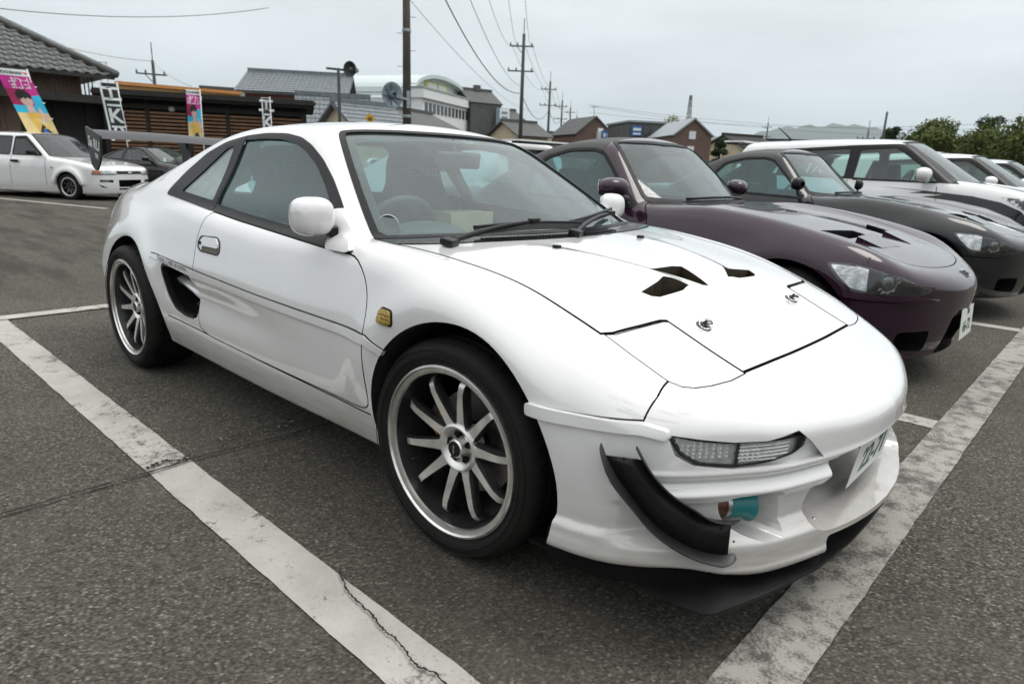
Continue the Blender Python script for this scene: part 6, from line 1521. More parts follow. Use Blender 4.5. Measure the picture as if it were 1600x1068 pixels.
def block(name, label, a, b, depth, h, wall, cat='building', group='houses beyond the car park', wins=(), cap=None):
    fr = Frame(a, b); root = empty(name, fr.p(fr.L/2, depth/2, 0), 0, label, cat, group); L = fr.L
    def part(nm, mb, mat, par=None):
        o = mb.build(nm, mat, None); o.parent = par or root; o.matrix_parent_inverse = Matrix.Translation(-root.location); return o
    part('wall', fr.box(MB(), 0, L, 0, depth, 0, h), wall)
    part('roof', fr.box(MB(), -.15, L+.15, -.15, depth+.15, h, h+.18), cap or wall)
    for (u0, u1, z0, z1, pane, frame) in wins:
        fo = part('window', fr.box(MB(), u0-.08, u1+.08, -.06, .02, z0-.08, z1+.08), frame); part('pane', fr.box(MB(), u0, u1, -.075, -.05, z0, z1), pane, fo)
    return root, fr, part

# ---- tiled workshop at the left, hip roof
def workshop():
    a = at(171.5, 23.3); b = at(162.5, 24.0); fr = Frame(a, b); L = fr.L
    root = empty('workshop', fr.p(L/2, 3, 0), 0, 'brown workshop with grey tiled hip roof at the left edge', 'building')
    def part(nm, mb, mat, par=None, **k):
        o = mb.build(nm, mat, None, **k); o.parent = par or root; o.matrix_parent_inverse = Matrix.Translation(-root.location); return o
    ez = 3.20; k = .60; hip = 4.2
    part('wall', fr.box(MB(), -4, L-.75, .75, 7, 0, ez+.05), M_BRWALL)
    # ribs of the siding
    for i in range(46): part('siding_rib', fr.box(MB(), -1.4+i*.105, -1.37+i*.105, .715, .75, 2.62, ez), M_BRWALL)
    for i in range(14): part('siding_rib', fr.box(MB(), -.4+i*.115, -.36+i*.115, .60, .64, .9, 2.35), M_BRWALL)
    part('side_wall', fr.box(MB(), -4, 1.45, .64, .76, 0, 2.42), M_BRWALL)
    part('canopy', fr.box(MB(), -4, L-.3, -.15, .9, 2.42, 2.62), M_DKWOOD)
    part('canopy_gutter', fr.box(MB(), -4, L-.3, -.23, -.15, 2.40, 2.50), M_DKWOOD)
    part('dark_opening', fr.box(MB(), 1.45, L-.2, .70, .78, 0, 2.42), M_DKWOOD)
    for u in (1.42, 2.25, 3.05): part('door_post', fr.box(MB(), u, u+.10, .60, .70, 0, 2.42), M_DKWOOD)
    rb = MB(); fr.slab(rb, [(-6, 0, ez), (L, 0, ez), (L-hip, hip, ez+k*hip), (-6, hip, ez+k*hip)], .10)
    P = [fr.p(L, 0, ez), fr.p(L-hip, hip, ez+k*hip), fr.p(L, 2*hip, ez)]; rb.add(P, [(0, 1, 2)]); part('roof', rb, M_TILE)
    # individual pantiles on the visible slope
    tw, tl = .275, .30; n = Vector(fr.u).cross(fr.w+UP*k).normalized(); n = n if n.z > 0 else -n; sl = (fr.w+UP*k).normalized(); slen = math.sqrt(1+k*k)
    V = []; m = 7
    for t in (0, 1):
        for c in range(m):
            q = c/(m-1); h = .030*math.cos(2*math.pi*q)+.012*math.sin(2*math.pi*q); V.append(fr.u*(q*tw*1.06-tw*.5)+sl*(t*tl*1.12)+n*(h+(.045 if t == 0 else .012)))
    for c in range(m):
        q = c/(m-1); V.append(V[c]-n*.022)
    F = [(c, c+1, m+c+1, m+c) for c in range(m-1)]+[(2*m+c, 2*m+c+1, c+1, c) for c in range(m-1)]
    tm = MB().add(V, F).mesh('roof_tile', True); tm.materials.append(M_TILE); cnt = 0; rest = MB()
    sel = []
    for r in range(int(hip*slen/tl)):
        w_ = r*tl/slen; umax = L-w_-.05
        for c in range(26):
            u = umax-c*tw
            sel.append((w_, u))
    sel = [q for q in sel if q[1] > -.9]
    for w_, u in sel:
        p = fr.p(u, w_, ez+k*w_)
        if cnt < 300:
            o = bpy.data.objects.new('roof_tile', tm); COL.objects.link(o); o.location = p-root.location; o.parent = root; cnt += 1
        else: rest.add([p+v for v in V], F)
    if rest.v: part('upper_tiles', rest, M_TILE, smooth=True)['kind'] = 'stuff'
    hp = MB().tube([fr.p(L+.05, -.05, ez+.06), fr.p(L-hip, hip, ez+k*hip+.12)], .11, 8); part('hip_ridge', hp, M_TILE, smooth=True)
    part('ridge_ornament', fr.box(MB(), L-hip-.2, L-hip+.1, hip-.2, hip+.2, ez+k*hip, ez+k*hip+.55), M_TILE)
workshop()
# ---- louvred building
def louvred():
    a = at(163.6, 24.3); b = at(149.6, 23.6); fr = Frame(a, b); L = fr.L
    root = empty('louvred_building', fr.p(L/2, 1.5, 0), 0, 'low dark timber building with brown horizontal louvre panels', 'building')
    def part(nm, mb, mat, par=None):
        o = mb.build(nm, mat, None); o.parent = par or root; o.matrix_parent_inverse = Matrix.Translation(-root.location); return o
    part('wall', fr.box(MB(), 0, L, .25, 3, 0, 2.62), M_DKWOOD)
    part('eave', fr.box(MB(), -.1, L+.25, -.35, 3.2, 2.62, 2.86), M_DKWOOD); part('eave_gutter', fr.box(MB(), -.1, L+.3, -.45, -.35, 2.70, 2.80), M_DKWOOD)
    part('beam', fr.box(MB(), 0, L, .02, .24, 2.36, 2.50), M_DKWOOD)
    np_ = 5; pw = (L-.2)/np_
    for i in range(np_+1): part('post', fr.box(MB(), .1+i*pw-.05, .1+i*pw+.05, -.02, .14, 0, 2.62), M_DKWOOD)
    pn = None
    for i in range(np_):
        for r in range(15):
            z = .72+r*.108; part('louvre_slat', fr.box(MB(), .1+i*pw+.06, .1+(i+1)*pw-.06, .02, .09, z, z+.060), M_SLAT)
    part('lamp', MB().lathe([(.0001, -.12), (.08, -.1), (.10, 0), (.03, .04)], 12, axis='Z', M=Matrix.Translation(fr.p(L*.33, -.05, 2.42))), M_CONC)
louvred()
# ---- ochre building, teal building
r_, fr_, pt_ = block('ochre_building', 'ochre building with orange roof edge behind the louvred building', at(162.3, 46), at(154.4, 47), 8, zt(46, 4.55), M_OCHRE, cap=M_ORNG)
for i in range(9): pt_('wall_rib', fr_.box(MB(), .4+i*.7, .46+i*.7, -.04, 0, 2.5, zt(46, 4.5)), M_OCHRE)
for i in range(9): pt_('roof_railing', fr_.box(MB(), -3.2+i*.35, -3.16+i*.35, 2, 2.04, zt(46, 4.7), zt(46, 6.2)), M_GALV)
pt_('roof_railing', fr_.box(MB(), -3.2, -.3, 2, 2.04, zt(46, 6.15), zt(46, 6.2)), M_GALV)
block('teal_building', 'pale teal shed beyond the louvred building', at(157.0, 60), at(153.6, 60), 6, zt(60, 4.75), M_TEALW, cap=M_DGREY)
# ---- two storey house with tiled roof
h1, f1, p1_ = gable('tiled_house', 'two storey maroon house with blue grey tiled roof behind the horn speaker', at(154.0, 50), at(146.9, 49), 7.5, zt(50, 4.95), zt(53, 6.25), M_MAROON, M_TILE2, .55, 'u', tiles=(11, 24), wins=((1.9, 4.2, 3.0, 3.5, M_PANE, M_DKWOOD),))
p1_('balcony_panel', f1.box(MB(), 3.9, 5.2, -.35, -.2, 3.3, 4.15), M_ORPAN); p1_('canopy', f1.box(MB(), 2.0, 5.3, -.7, .1, 4.15, 4.35), M_CONC); p1_('gable_plaster', f1.box(MB(), f1.L-.4, f1.L+.02, 1.5, 6.0, zt(50, 4.95), zt(50, 5.4)), M_CREAM)
gable('low_house', 'low house with ribbed grey roof left of the tall pole', at(150.0, 41), at(145.0, 41), 5, zt(41, 1.7), zt(43.5, 4.75), M_CREAM, M_TILE2, .4, 'u', tiles=(10, 18))
gable('low_house', 'low house with ribbed grey roof in front of the dish', at(145.2, 38), at(141.2, 40), 5, zt(38, 2.0), zt(40.5, 4.35), M_CREAM, M_TILE2, .4, 'u', tiles=(9, 16))
# ---- hall with arched roof
def hall():
    a = at(141.6, 70); b = at(137.3, 82); fr = Frame(a, b); L = fr.L; D = 10
    root = empty('arched_hall', fr.p(L/2, D/2, 0), 0, 'white hall with arched roof and yellow framed windows', 'building')
    # outward normal of the facade points to the viewer's right; depth runs to -w
    W_ = fr.w
    if W_.x > 0: fr.w = -W_
    def part(nm, mb, mat, par=None, **k):
        o = mb.build(nm, mat, None, **k); o.parent = par or root; o.matrix_parent_inverse = Matrix.Translation(-root.location); return o
    z0 = zt(76, 4.60); top = zt(74, 6.65); n = 18
    arc = [(L/2-L/2*math.cos(math.pi*i/n), z0+.4+(top-z0-.4)*math.sin(math.pi*i/n)**.85) for i in range(n+1)]
    part('wall', fr.box(MB(), 0, L, 0, D, 0, z0), M_WALLW)
    V = [fr.p(u, 0, z) for u, z in arc]; F = [tuple(range(n+1))]; part('arch_wall', MB().add(V, F), M_WALLW)
    rv = []; 
    for w_ in (-.8, D): rv += [fr.p(L/2+(u-L/2)*1.04, w_, z0+(z-z0)*1.05+.1) for u, z in arc]
    m = n+1; rv += [v-UP*.35 for v in rv]
    F = [(i, i+1, m+i+1, m+i) for i in range(n)]+[(2*m+i, 2*m+i+1, 3*m+i+1, 3*m+i) for i in range(n)]+[(i, i+1, 2*m+i+1, 2*m+i) for i in range(n)]
    part('arched_roof', MB().add(rv, F), M_HALLR)
    part('parapet', fr.box(MB(), -1.2, L+1.0, -2.2, .05, z0-.1, z0+.75), M_WALLW); part('parapet_edge', fr.box(MB(), -1.25, L+1.05, -2.25, .05, z0+.75, z0+.92), M_HALLG)
    part('lower_wall', fr.box(MB(), -1.0, L+.8, -1.9, 0, 0, z0-.1), M_WALLW)
    for i in range(15): 
        w_ = part('window', fr.box(MB(), -.3+i*.92, .25+i*.92, -1.96, -1.88, z0-1.35, z0-.45), M_PANE)
    zz = z0+1.0
    part('yellow_surround', fr.box(MB(), L*.26, L*.68, -.14, 0, zz-.12, zz+1.02), M_YEL)
    for u in (L*.29, L*.48):
        wf = part('window', fr.box(MB(), u, u+L*.16, -.2, -.1, zz, zz+.9), M_WALLW); part('pane', fr.box(MB(), u+.12, u+L*.16-.12, -.24, -.18, zz+.1, zz+.8), M_PALEP, wf)
M_HALLR = flat_mat('pale_metal_roof', (0.50, 0.56, 0.56), 0.5, 0.1, var=0.08); M_HALLG = flat_mat('grey_green_edge', (0.25, 0.30, 0.27), 0.6, var=0.1)
hall()
rb, fb, pb = gable('beige_shop', 'beige low building with dark sloping roof below the arched hall', at(142.3, 52), at(137.6, 60), 6, zt(56, 2.9), zt(60, 3.9), M_CREAM, M_DGREY, .7, 'u')
for i in range(5): pb('wall_opening', fb.box(MB(), .8+i*1.25, 1.6+i*1.25, -.05, .02, .2, zt(56, 2.25)), M_DKWOOD)
# ---- red roof, grain tower, grey sheds
gable('red_roof_house', 'small house with red roof left of the dark tower', at(137.3, 85), at(134.9, 85), 6, zt(85, 4.0), zt(87, 5.05), M_DGREY, M_REDR, .3, 'u')
def tower():
    rt, ft, pt = gable('dark_tower', 'tall dark grey tower house with white vertical sign', at(136.6, 78), at(134.1, 80), 5, zt(78, 4.95), zt(80, 5.85), M_DGREY, M_DGREY, .12, 'u')
    pt('roof_vent', ft.box(MB(), ft.L*.45, ft.L*.62, 2.2, 2.8, zt(80, 5.8), zt(80, 6.25)), M_DGREY)
    pt('tower_sign', ft.box(MB(), ft.L-.55, ft.L+.75, -.6, -.4, zt(78, 2.6), zt(78, 4.6)), M_SIGNW); pt('tower_sign_edge', ft.box(MB(), ft.L-.95, ft.L-.55, -.5, -.4, zt(78, 2.6), zt(78, 4.6)), M_DISH); pt('sign_foot', ft.box(MB(), ft.L-.4, ft.L+.7, -.62, -.4, zt(78, 2.2), zt(78, 2.6)), M_GREENS)
    for i in range(4): pt('sign_text_line', ft.box(MB(), ft.L-.3, ft.L+.45, -.63, -.6, zt(78, 3.0+.38*i), zt(78, 3.18+.38*i)), M_DISH)
    for u in (.25, .62): pt('window', ft.box(MB(), ft.L*u, ft.L*u+.5, -.04, .02, zt(78, 4.55), zt(78, 4.8)), M_PANE)
tower()
gable('grey_shed', 'dark grey gabled shed right of the tower', at(134.0, 80), at(131.9, 82), 6, zt(80, 3.5), zt(82, 4.45), M_DGREY, M_DGREY, .25, 'u')
gable('grey_shed', 'low house with grey roof behind the second utility pole', at(132.6, 72), at(130.2, 74), 6, zt(72, 2.6), zt(74, 3.55), M_CREAM, M_DGREY, .5, 'u')
block('beige_shed', 'flat beige shed between the utility poles', at(130.4, 88), at(128.0, 90), 5, zt(88, 2.75), M_CREAM, cap=M_DGREY)
# ---- brown gabled house with white annexe, dark shop, brick house
r1, g1, q1 = gable('brown_house', 'brown gabled house with antenna and blue shop sign', at(127.9, 78), at(124.9, 80), 7, zt(78, 2.85), zt(79, 4.15), M_BRICK, M_DGREY, .25, 'w', wins=((g_u, g_u+.5, zt(78, 2.5), zt(78, 3.2), M_PALEP, M_WALLW) for g_u in (2.75,)))
q1('antenna', MB().tube([g1.p(g1.L/2, .5, zt(78, 4.1)), g1.p(g1.L/2, .5, zt(78, 5.0))], .03, 6).add([g1.p(g1.L/2-.4, .5, zt(78, 4.85)), g1.p(g1.L/2+.5, .5, zt(78, 4.95)), g1.p(g1.L/2+.5, .5, zt(78, 4.99)), g1.p(g1.L/2-.4, .5, zt(78, 4.89))], [(0, 1, 2, 3)]), M_POLE2)
q1('annexe', g1.box(MB(), g1.L*.55, g1.L*1.45, -.6, 4, 0, zt(78, 3.0)), M_WALLW)
q1('blue_board', g1.box(MB(), g1.L*.62, g1.L*.95, -.8, -.62, zt(78, 1.8), zt(78, 3.05)), M_BLUES)
for i in range(3): q1('board_mark', g1.box(MB(), g1.L*(.65+.095*i), g1.L*(.71+.095*i), -.84, -.8, zt(78, 2.55), zt(78, 2.85)), M_SIGNW)
r2, g2, q2 = block('dark_shop', 'dark flat roofed shop with blue signboard and pale windows', at(123.6, 70), at(119.5, 72), 7, zt(70, 3.75), M_DKSHOP if 'M_DKSHOP' in globals() else M_DGREY, cap=M_GALV)
q2('blue_board', g2.box(MB(), .25, 1.25, -.15, 0, zt(70, 2.7), zt(70, 3.45)), M_BLUES); q2('board_mark', g2.box(MB(), .35, 1.15, -.18, -.15, zt(70, 3.1), zt(70, 3.3)), M_SIGNW); q2('board_mark', g2.box(MB(), .35, 1.15, -.18, -.15, zt(70, 2.8), zt(70, 2.92)), M_SIGNW)
for u in (1.45, 2.25):
    wf = q2('window', g2.box(MB(), u, u+.65, -.08, .02, zt(70, 2.85), zt(70, 3.5)), M_DGREY); q2('pane', g2.box(MB(), u+.06, u+.30, -.1, -.06, zt(70, 2.9), zt(70, 3.45)), M_PALEP, wf); q2('pane', g2.box(MB(), u+.36, u+.6, -.1, -.06, zt(70, 2.9), zt(70, 3.45)), M_PALEP, wf)
q2('window', g2.box(MB(), 3.55, 4.5, -.08, .02, zt(70, 2.7), zt(70, 3.2)), M_PANE); q2('canopy', g2.box(MB(), 3.1, 5.3, -1.2, 0, zt(70, 2.15), zt(70, 2.45)), M_SIGNW)
block('small_white_shed', 'small pale shed between the brown house and the dark shop', at(124.6, 76), at(123.4, 76), 3, zt(76, 2.9), M_WALLW, cap=M_DGREY)
gable('brick_house', 'brown gabled brick house with two white framed windows', at(120.0, 60), at(117.1, 61), 8, zt(60, 3.0), zt(61, 4.15), M_BRICK, M_TEALR if 'M_TEALR' in globals() else M_GALV, .2, 'w', wins=((1.35, 1.75, zt(60, 2.65), zt(60, 3.1), M_PANE, M_WALLW), (1.30, 1.70, zt(60, 1.45), zt(60, 1.95), M_PANE, M_WALLW)))
gable('dark_roof_house', 'low house with black roof under the hills', at(114.6, 80), at(112.0, 84), 6, zt(80, 2.15), zt(82, 2.95), M_CREAM, M_DKWOOD, .4, 'u')
gable('dark_roof_house', 'long low dark roof left of the hatchback roof', at(112.4, 90), at(107.6, 92), 6, zt(90, 2.1), zt(92, 2.62), M_DKWOOD, M_DKWOOD, .4, 'u')

# ---- poles and wires
def upole(az, d, h, r, label, arms=True, bolts=False, mat=M_POLE2):
    o = at(az, d); root = empty('utility_pole', o, 0, label, 'utility pole', 'utility poles along the road')
    MB().tube([(0, 0, 0), (0, 0, h)], [r, r*.62], 12).build('pole_shaft', mat, root, smooth=True)
    u = Vector((-math.sin(R(az)), math.cos(R(az)), 0))*-1      # viewer's right
    if arms:
        for z, w_ in ((h-.95, 1.15), (h-2.9, 1.25)):
            a_ = MB().beam(Vector((0, 0, z))-u*w_+Vector((-.0, 0, 0)), Vector((0, 0, z))+u*w_*.75, .09, .10).build('cross_arm', mat, root)
            for t in (-.95, -.45, .6): MB().lathe([(.05, 0), (.07, .08), (.04, .2), (.0001, .26)], 8, axis='Z', M=Matrix.Translation(Vector((0, 0, z+.05))+u*w_*t)).build('insulator', mat, a_)
        MB().tube([(0, 0, h-.05), (0, 0, h+1.2)], .035, 6).build('earth_rod', mat, root)
        MB().beam(Vector((0, 0, h-.95))-u*.6, Vector((0, 0, h-1.6)), .05, .05).build('arm_brace', mat, root)
    if bolts:
        for i in range(14):
            z = 2.2+i*.55; s = 1 if i % 2 else -1
            MB().tube([Vector((0, 0, z)), Vector((0, 0, z))+u*s*(r+.17)], .012, 6).build('step_bolt', M_GALV, root)
        for z in (2.7, 5.6): MB().lathe([(r*.95, -.05), (r*.97, 0), (r*.95, .05)], 16, axis='Z', M=Matrix.Translation((0, 0, z))).build('steel_band', M_GALV, root)
    return root, u
big, bu = upole(141.75, 26, 11.5, .170, 'tall thick pole with step bolts rising above the coupe roof', arms=False, bolts=True, mat=M_POLE)
PL = [(132.47, 60, 12.4), (130.2, 91, 12.4), (129.15, 116, 12.4), (128.45, 136, 12.2), (127.9, 160, 12.0)]
for i, (az, d, h) in enumerate(PL):
    upole(az, d, zt(d, (10.05, 6.65, 5.25, 4.75, 4.1)[i]), .20, ('nearest far pole with two cross arms, right of the coupe roof', 'second far pole down the road', 'third far pole with transformers down the road', 'fourth far pole down the road', 'farthest pole down the road, above the brown house')[i])
upole(160.05, 58, zt(58, 6.35), .16, 'wooden pole with single cross arm above the ochre building')
upole(105.0, 75, zt(75, 4.7), .15, 'bare leaning pole behind the hatchback roof', arms=False); upole(106.0, 95, zt(95, 3.4), .14, 'short far pole beside the bare pole', arms=True)
upole(98.2, 60, zt(60, 4.4), .14, 'bare pole among the trees at the right', arms=False)
upole(113.0, 160, zt(160, 3.9), .2, 'distant pole in front of the hills', arms=True)
def wire(a, b, sag, r, mat, label, n=24):
    P = [a.lerp(b, t)-UP*sag*4*t*(1-t) for t in np.linspace(0, 1, n)]
    tag(link('overhead_wire', MB().tube(P, r, 5).mesh('w', True), mat), label, 'cable', 'overhead wires')
tz = lambda i: zt(PL[i][1], (10.05, 6.65, 5.25, 4.75, 4.1)[i])
P2 = at(PL[0][0], 60); P3 = at(PL[1][0], 91); P4 = at(PL[2][0], 116); P5 = at(PL[3][0], 136)
vp = lambda p, z: Vector((p.x, p.y, z))
wire(at(141.5, 26, zt(26, 17.0)), vp(P2, zt(60, 5.72)), 1.6, .028, M_WIRE, 'thick black cable sagging to the nearest far pole')
wire(at(139.5, 24, zt(24, 18.0)), vp(P2, zt(60, 6.2)), 1.2, .016, M_WIREG, 'thin grey wire right of the thick black cable')
for k, (az0, e0, e1, off) in enumerate(((137.5, 18.5, 9.1, -.9), (134.8, 18.5, 9.1, -.4), (133.2, 18.5, 9.1, .7))):
    wire(at(az0, 22, zt(22, e0)), vp(P2, zt(60, e1))+Vector((math.sin(R(132.5)), -math.cos(R(132.5)), 0))*off, 1.0, .012, M_WIREG, ('left', 'middle', 'right')[k]+' thin wire running to the top arm of the nearest far pole')
wire(at(143.5, 30, zt(30, 14.0)), at(131.0, 100, zt(100, 4.3)), 1.5, .014, M_WIREG, 'faint wire crossing the sky above the arched hall')
for a_, b_, ea, eb in ((P2, P3, 9.1, 6.0), (P3, P4, 6.0, 4.75)):
    for k, off in enumerate((-.9, .2, .8)):
        da = (Vector((CX, CY, 0))-Vector((a_.x, a_.y, 0))).length; db = (Vector((CX, CY, 0))-Vector((b_.x, b_.y, 0))).length
        wire(vp(a_, zt(da, ea))+Vector((.7, .7, 0))*off, vp(b_, zt(db, eb))+Vector((.7, .7, 0))*off, 1.0, .016, M_WIREG, ('left', 'middle', 'right')[k]+' wire between the '+('first and second' if a_ is P2 else 'second and third')+' far poles')
wire(vp(P2, zt(60, 5.6)), vp(P3, zt(91, 4.55)), 1.6, .03, M_WIRE, 'thick cable between the first and second far poles'); wire(vp(P3, zt(91, 4.5)), vp(P4, zt(116, 3.9)), 1.2, .03, M_WIRE, 'thick cable between the second and third far poles')
wire(at(172, 40, zt(40, 8.5)), at(152, 48, zt(48, 10.6)), .6, .018, M_WIRE, 'wire crossing the sky at the upper left')
wire(at(166.5, 52, zt(52, 6.9)), at(160.05, 58, zt(58, 6.3)), .2, .018, M_WIREG, 'wire from the workshop roof to the wooden pole'); wire(at(160.05, 58, zt(58, 6.3)), at(157.6, 30, zt(30, 4.8)), .2, .010, M_WIREG, 'wire falling from the wooden pole to a banner')
for k, (e0, e1) in enumerate(((4.4, 4.9), (5.0, 4.2), (4.9, 3.6))):
    wire(at(127, 250, zt(250, e0)), at(88, 300, zt(300, e1)), 6, .05, M_WIREG, ('lowest', 'middle', 'highest')[k]+' of the faint far power lines over the houses')
# dish and bracket on the tall pole
def dish():
    root = empty('round_dish', at(142.95, 25.6, zt(25.6, 5.1)), 0, 'blue grey round dish bracketed to the tall pole', 'dish')
    root.rotation_euler = (0, 0, R(142.95))     # local -x faces the viewer
    M = Matrix.Rotation(R(35), 4, 'Z')
    MB().lathe([(.0001, .10), (.12, .095), (.30, .05), (.42, -.01), (.455, -.05), (.445, -.055), (.30, .02), (.0001, .07)], 32, axis='X', M=M).build('dish_bowl', M_DISH, root, smooth=True)
    for i in range(8):
        a = 2*math.pi*i/8; MB().beam(M @ Vector((.06, .05*math.cos(a), .05*math.sin(a))), M @ Vector((-.055, .44*math.cos(a), .44*math.sin(a))), .02, .03).build('dish_rib', M_DISH, root)
    MB().lathe([(.10, -.16), (.13, .0), (.10, .04)], 14, axis='X', M=M).build('dish_hub', M_DISH, root, smooth=True)
    MB().beam((.05, 0, 0), (.25, -.62, -.10), .06, .08).build('dish_bracket', M_GALV, root); MB().box((.25, -.60, -.1), (.10, .14, .60)).build('pole_clamp', M_GALV, root)
dish()
# horn speaker on its own post
def horn():
    d = 30; root = empty('horn_speaker_post', at(147.05, d), 0, 'slim dark post carrying a grey horn speaker', 'loudspeaker'); root.rotation_euler = (0, 0, R(147.05)); z = zt(d, 6.85)
    MB().tube([(0, 0, 0), (0, 0, z)], [.075, .06], 10).build('post', M_POLE2, root, smooth=True)
    MB().beam((0, .48, z-.03), (0, -.28, z-.06), .07, .08).build('cross_arm', M_POLE2, root)
    M = Matrix.Translation((0, -.58, z-.02)) @ Matrix.Rotation(R(-35), 4, 'Z')
    MB().lathe([(.30, -.24), (.32, -.22), (.30, -.18), (.22, -.02), (.13, .12), (.10, .28), (.0001, .30)], 12, axis='X', M=M).build('horn_bell', M_HORN, root, smooth=True)
    MB().lathe([(.29, -.225), (.20, -.05), (.10, .06), (.0001, .07)], 12, axis='X', M=M).build('horn_throat', M_DGREY, root, smooth=True)
    MB().lathe([(.0001, -.22), (.07, -.18), (.10, .02)], 10, axis='X', M=M).build('horn_plug', M_HORN, root, smooth=True)
M_HORN = flat_mat('grey_horn', (0.15, 0.155, 0.15), 0.5, var=0.2)
horn()
# warning sign
ws = empty('warning_sign', at(144.7, 33), 0, 'yellow diamond warning sign in front of the low roofs', 'road sign'); ws.rotation_euler = (0, 0, R(144.7)); zz = zt(33, 3.25)
MB().tube([(0, 0, 0), (0, 0, zz)], .03, 8).build('sign_post', M_GALV, ws); MB().prism([(0, zz-.25), (.25, zz), (0, zz+.25), (-.25, zz)], -.05, -.035, lambda u, v, h: (h, u, v)).build('sign_plate', M_SIGNY, ws)
for dx in (-.05, .04): MB().prism([(dx-.035, zz-.09), (dx+.035, zz-.09), (dx+.03, zz+.03), (dx, zz+.09), (dx-.03, zz+.03)], -.054, -.05, lambda u, v, h: (h, u, v)).build('sign_symbol', M_INK, ws)
# lattice mast
def mast():
    d = 320; root = empty('lattice_mast', at(119.0, d), 0, 'thin lattice mast behind the brick house', 'mast', None); H = zt(d, 5.85)
    b = MB(); w0, w1 = 1.6, .35
    for s in ((1, 1), (1, -1), (-1, 1), (-1, -1)): b.tube([(s[0]*w0, s[1]*w0, 0), (s[0]*w1, s[1]*w1, H)], .14, 5)
    b.build('mast_legs', M_POLE2, root)['kind'] = 'stuff'; b = MB()
    for i in range(12):
        t0, t1 = i/12, (i+1)/12; a, c = w0+(w1-w0)*t0, w0+(w1-w0)*t1
        for (p, q) in (((a, a), (-c, c)), ((-a, a), (-c, -c)), ((-a, -a), (c, -c)), ((a, -a), (c, c))): b.tube([(p[0], p[1], H*t0), (q[0], q[1], H*t1)], .09, 4)
    b.build('mast_braces', M_POLE2, root)['kind'] = 'stuff'
mast()
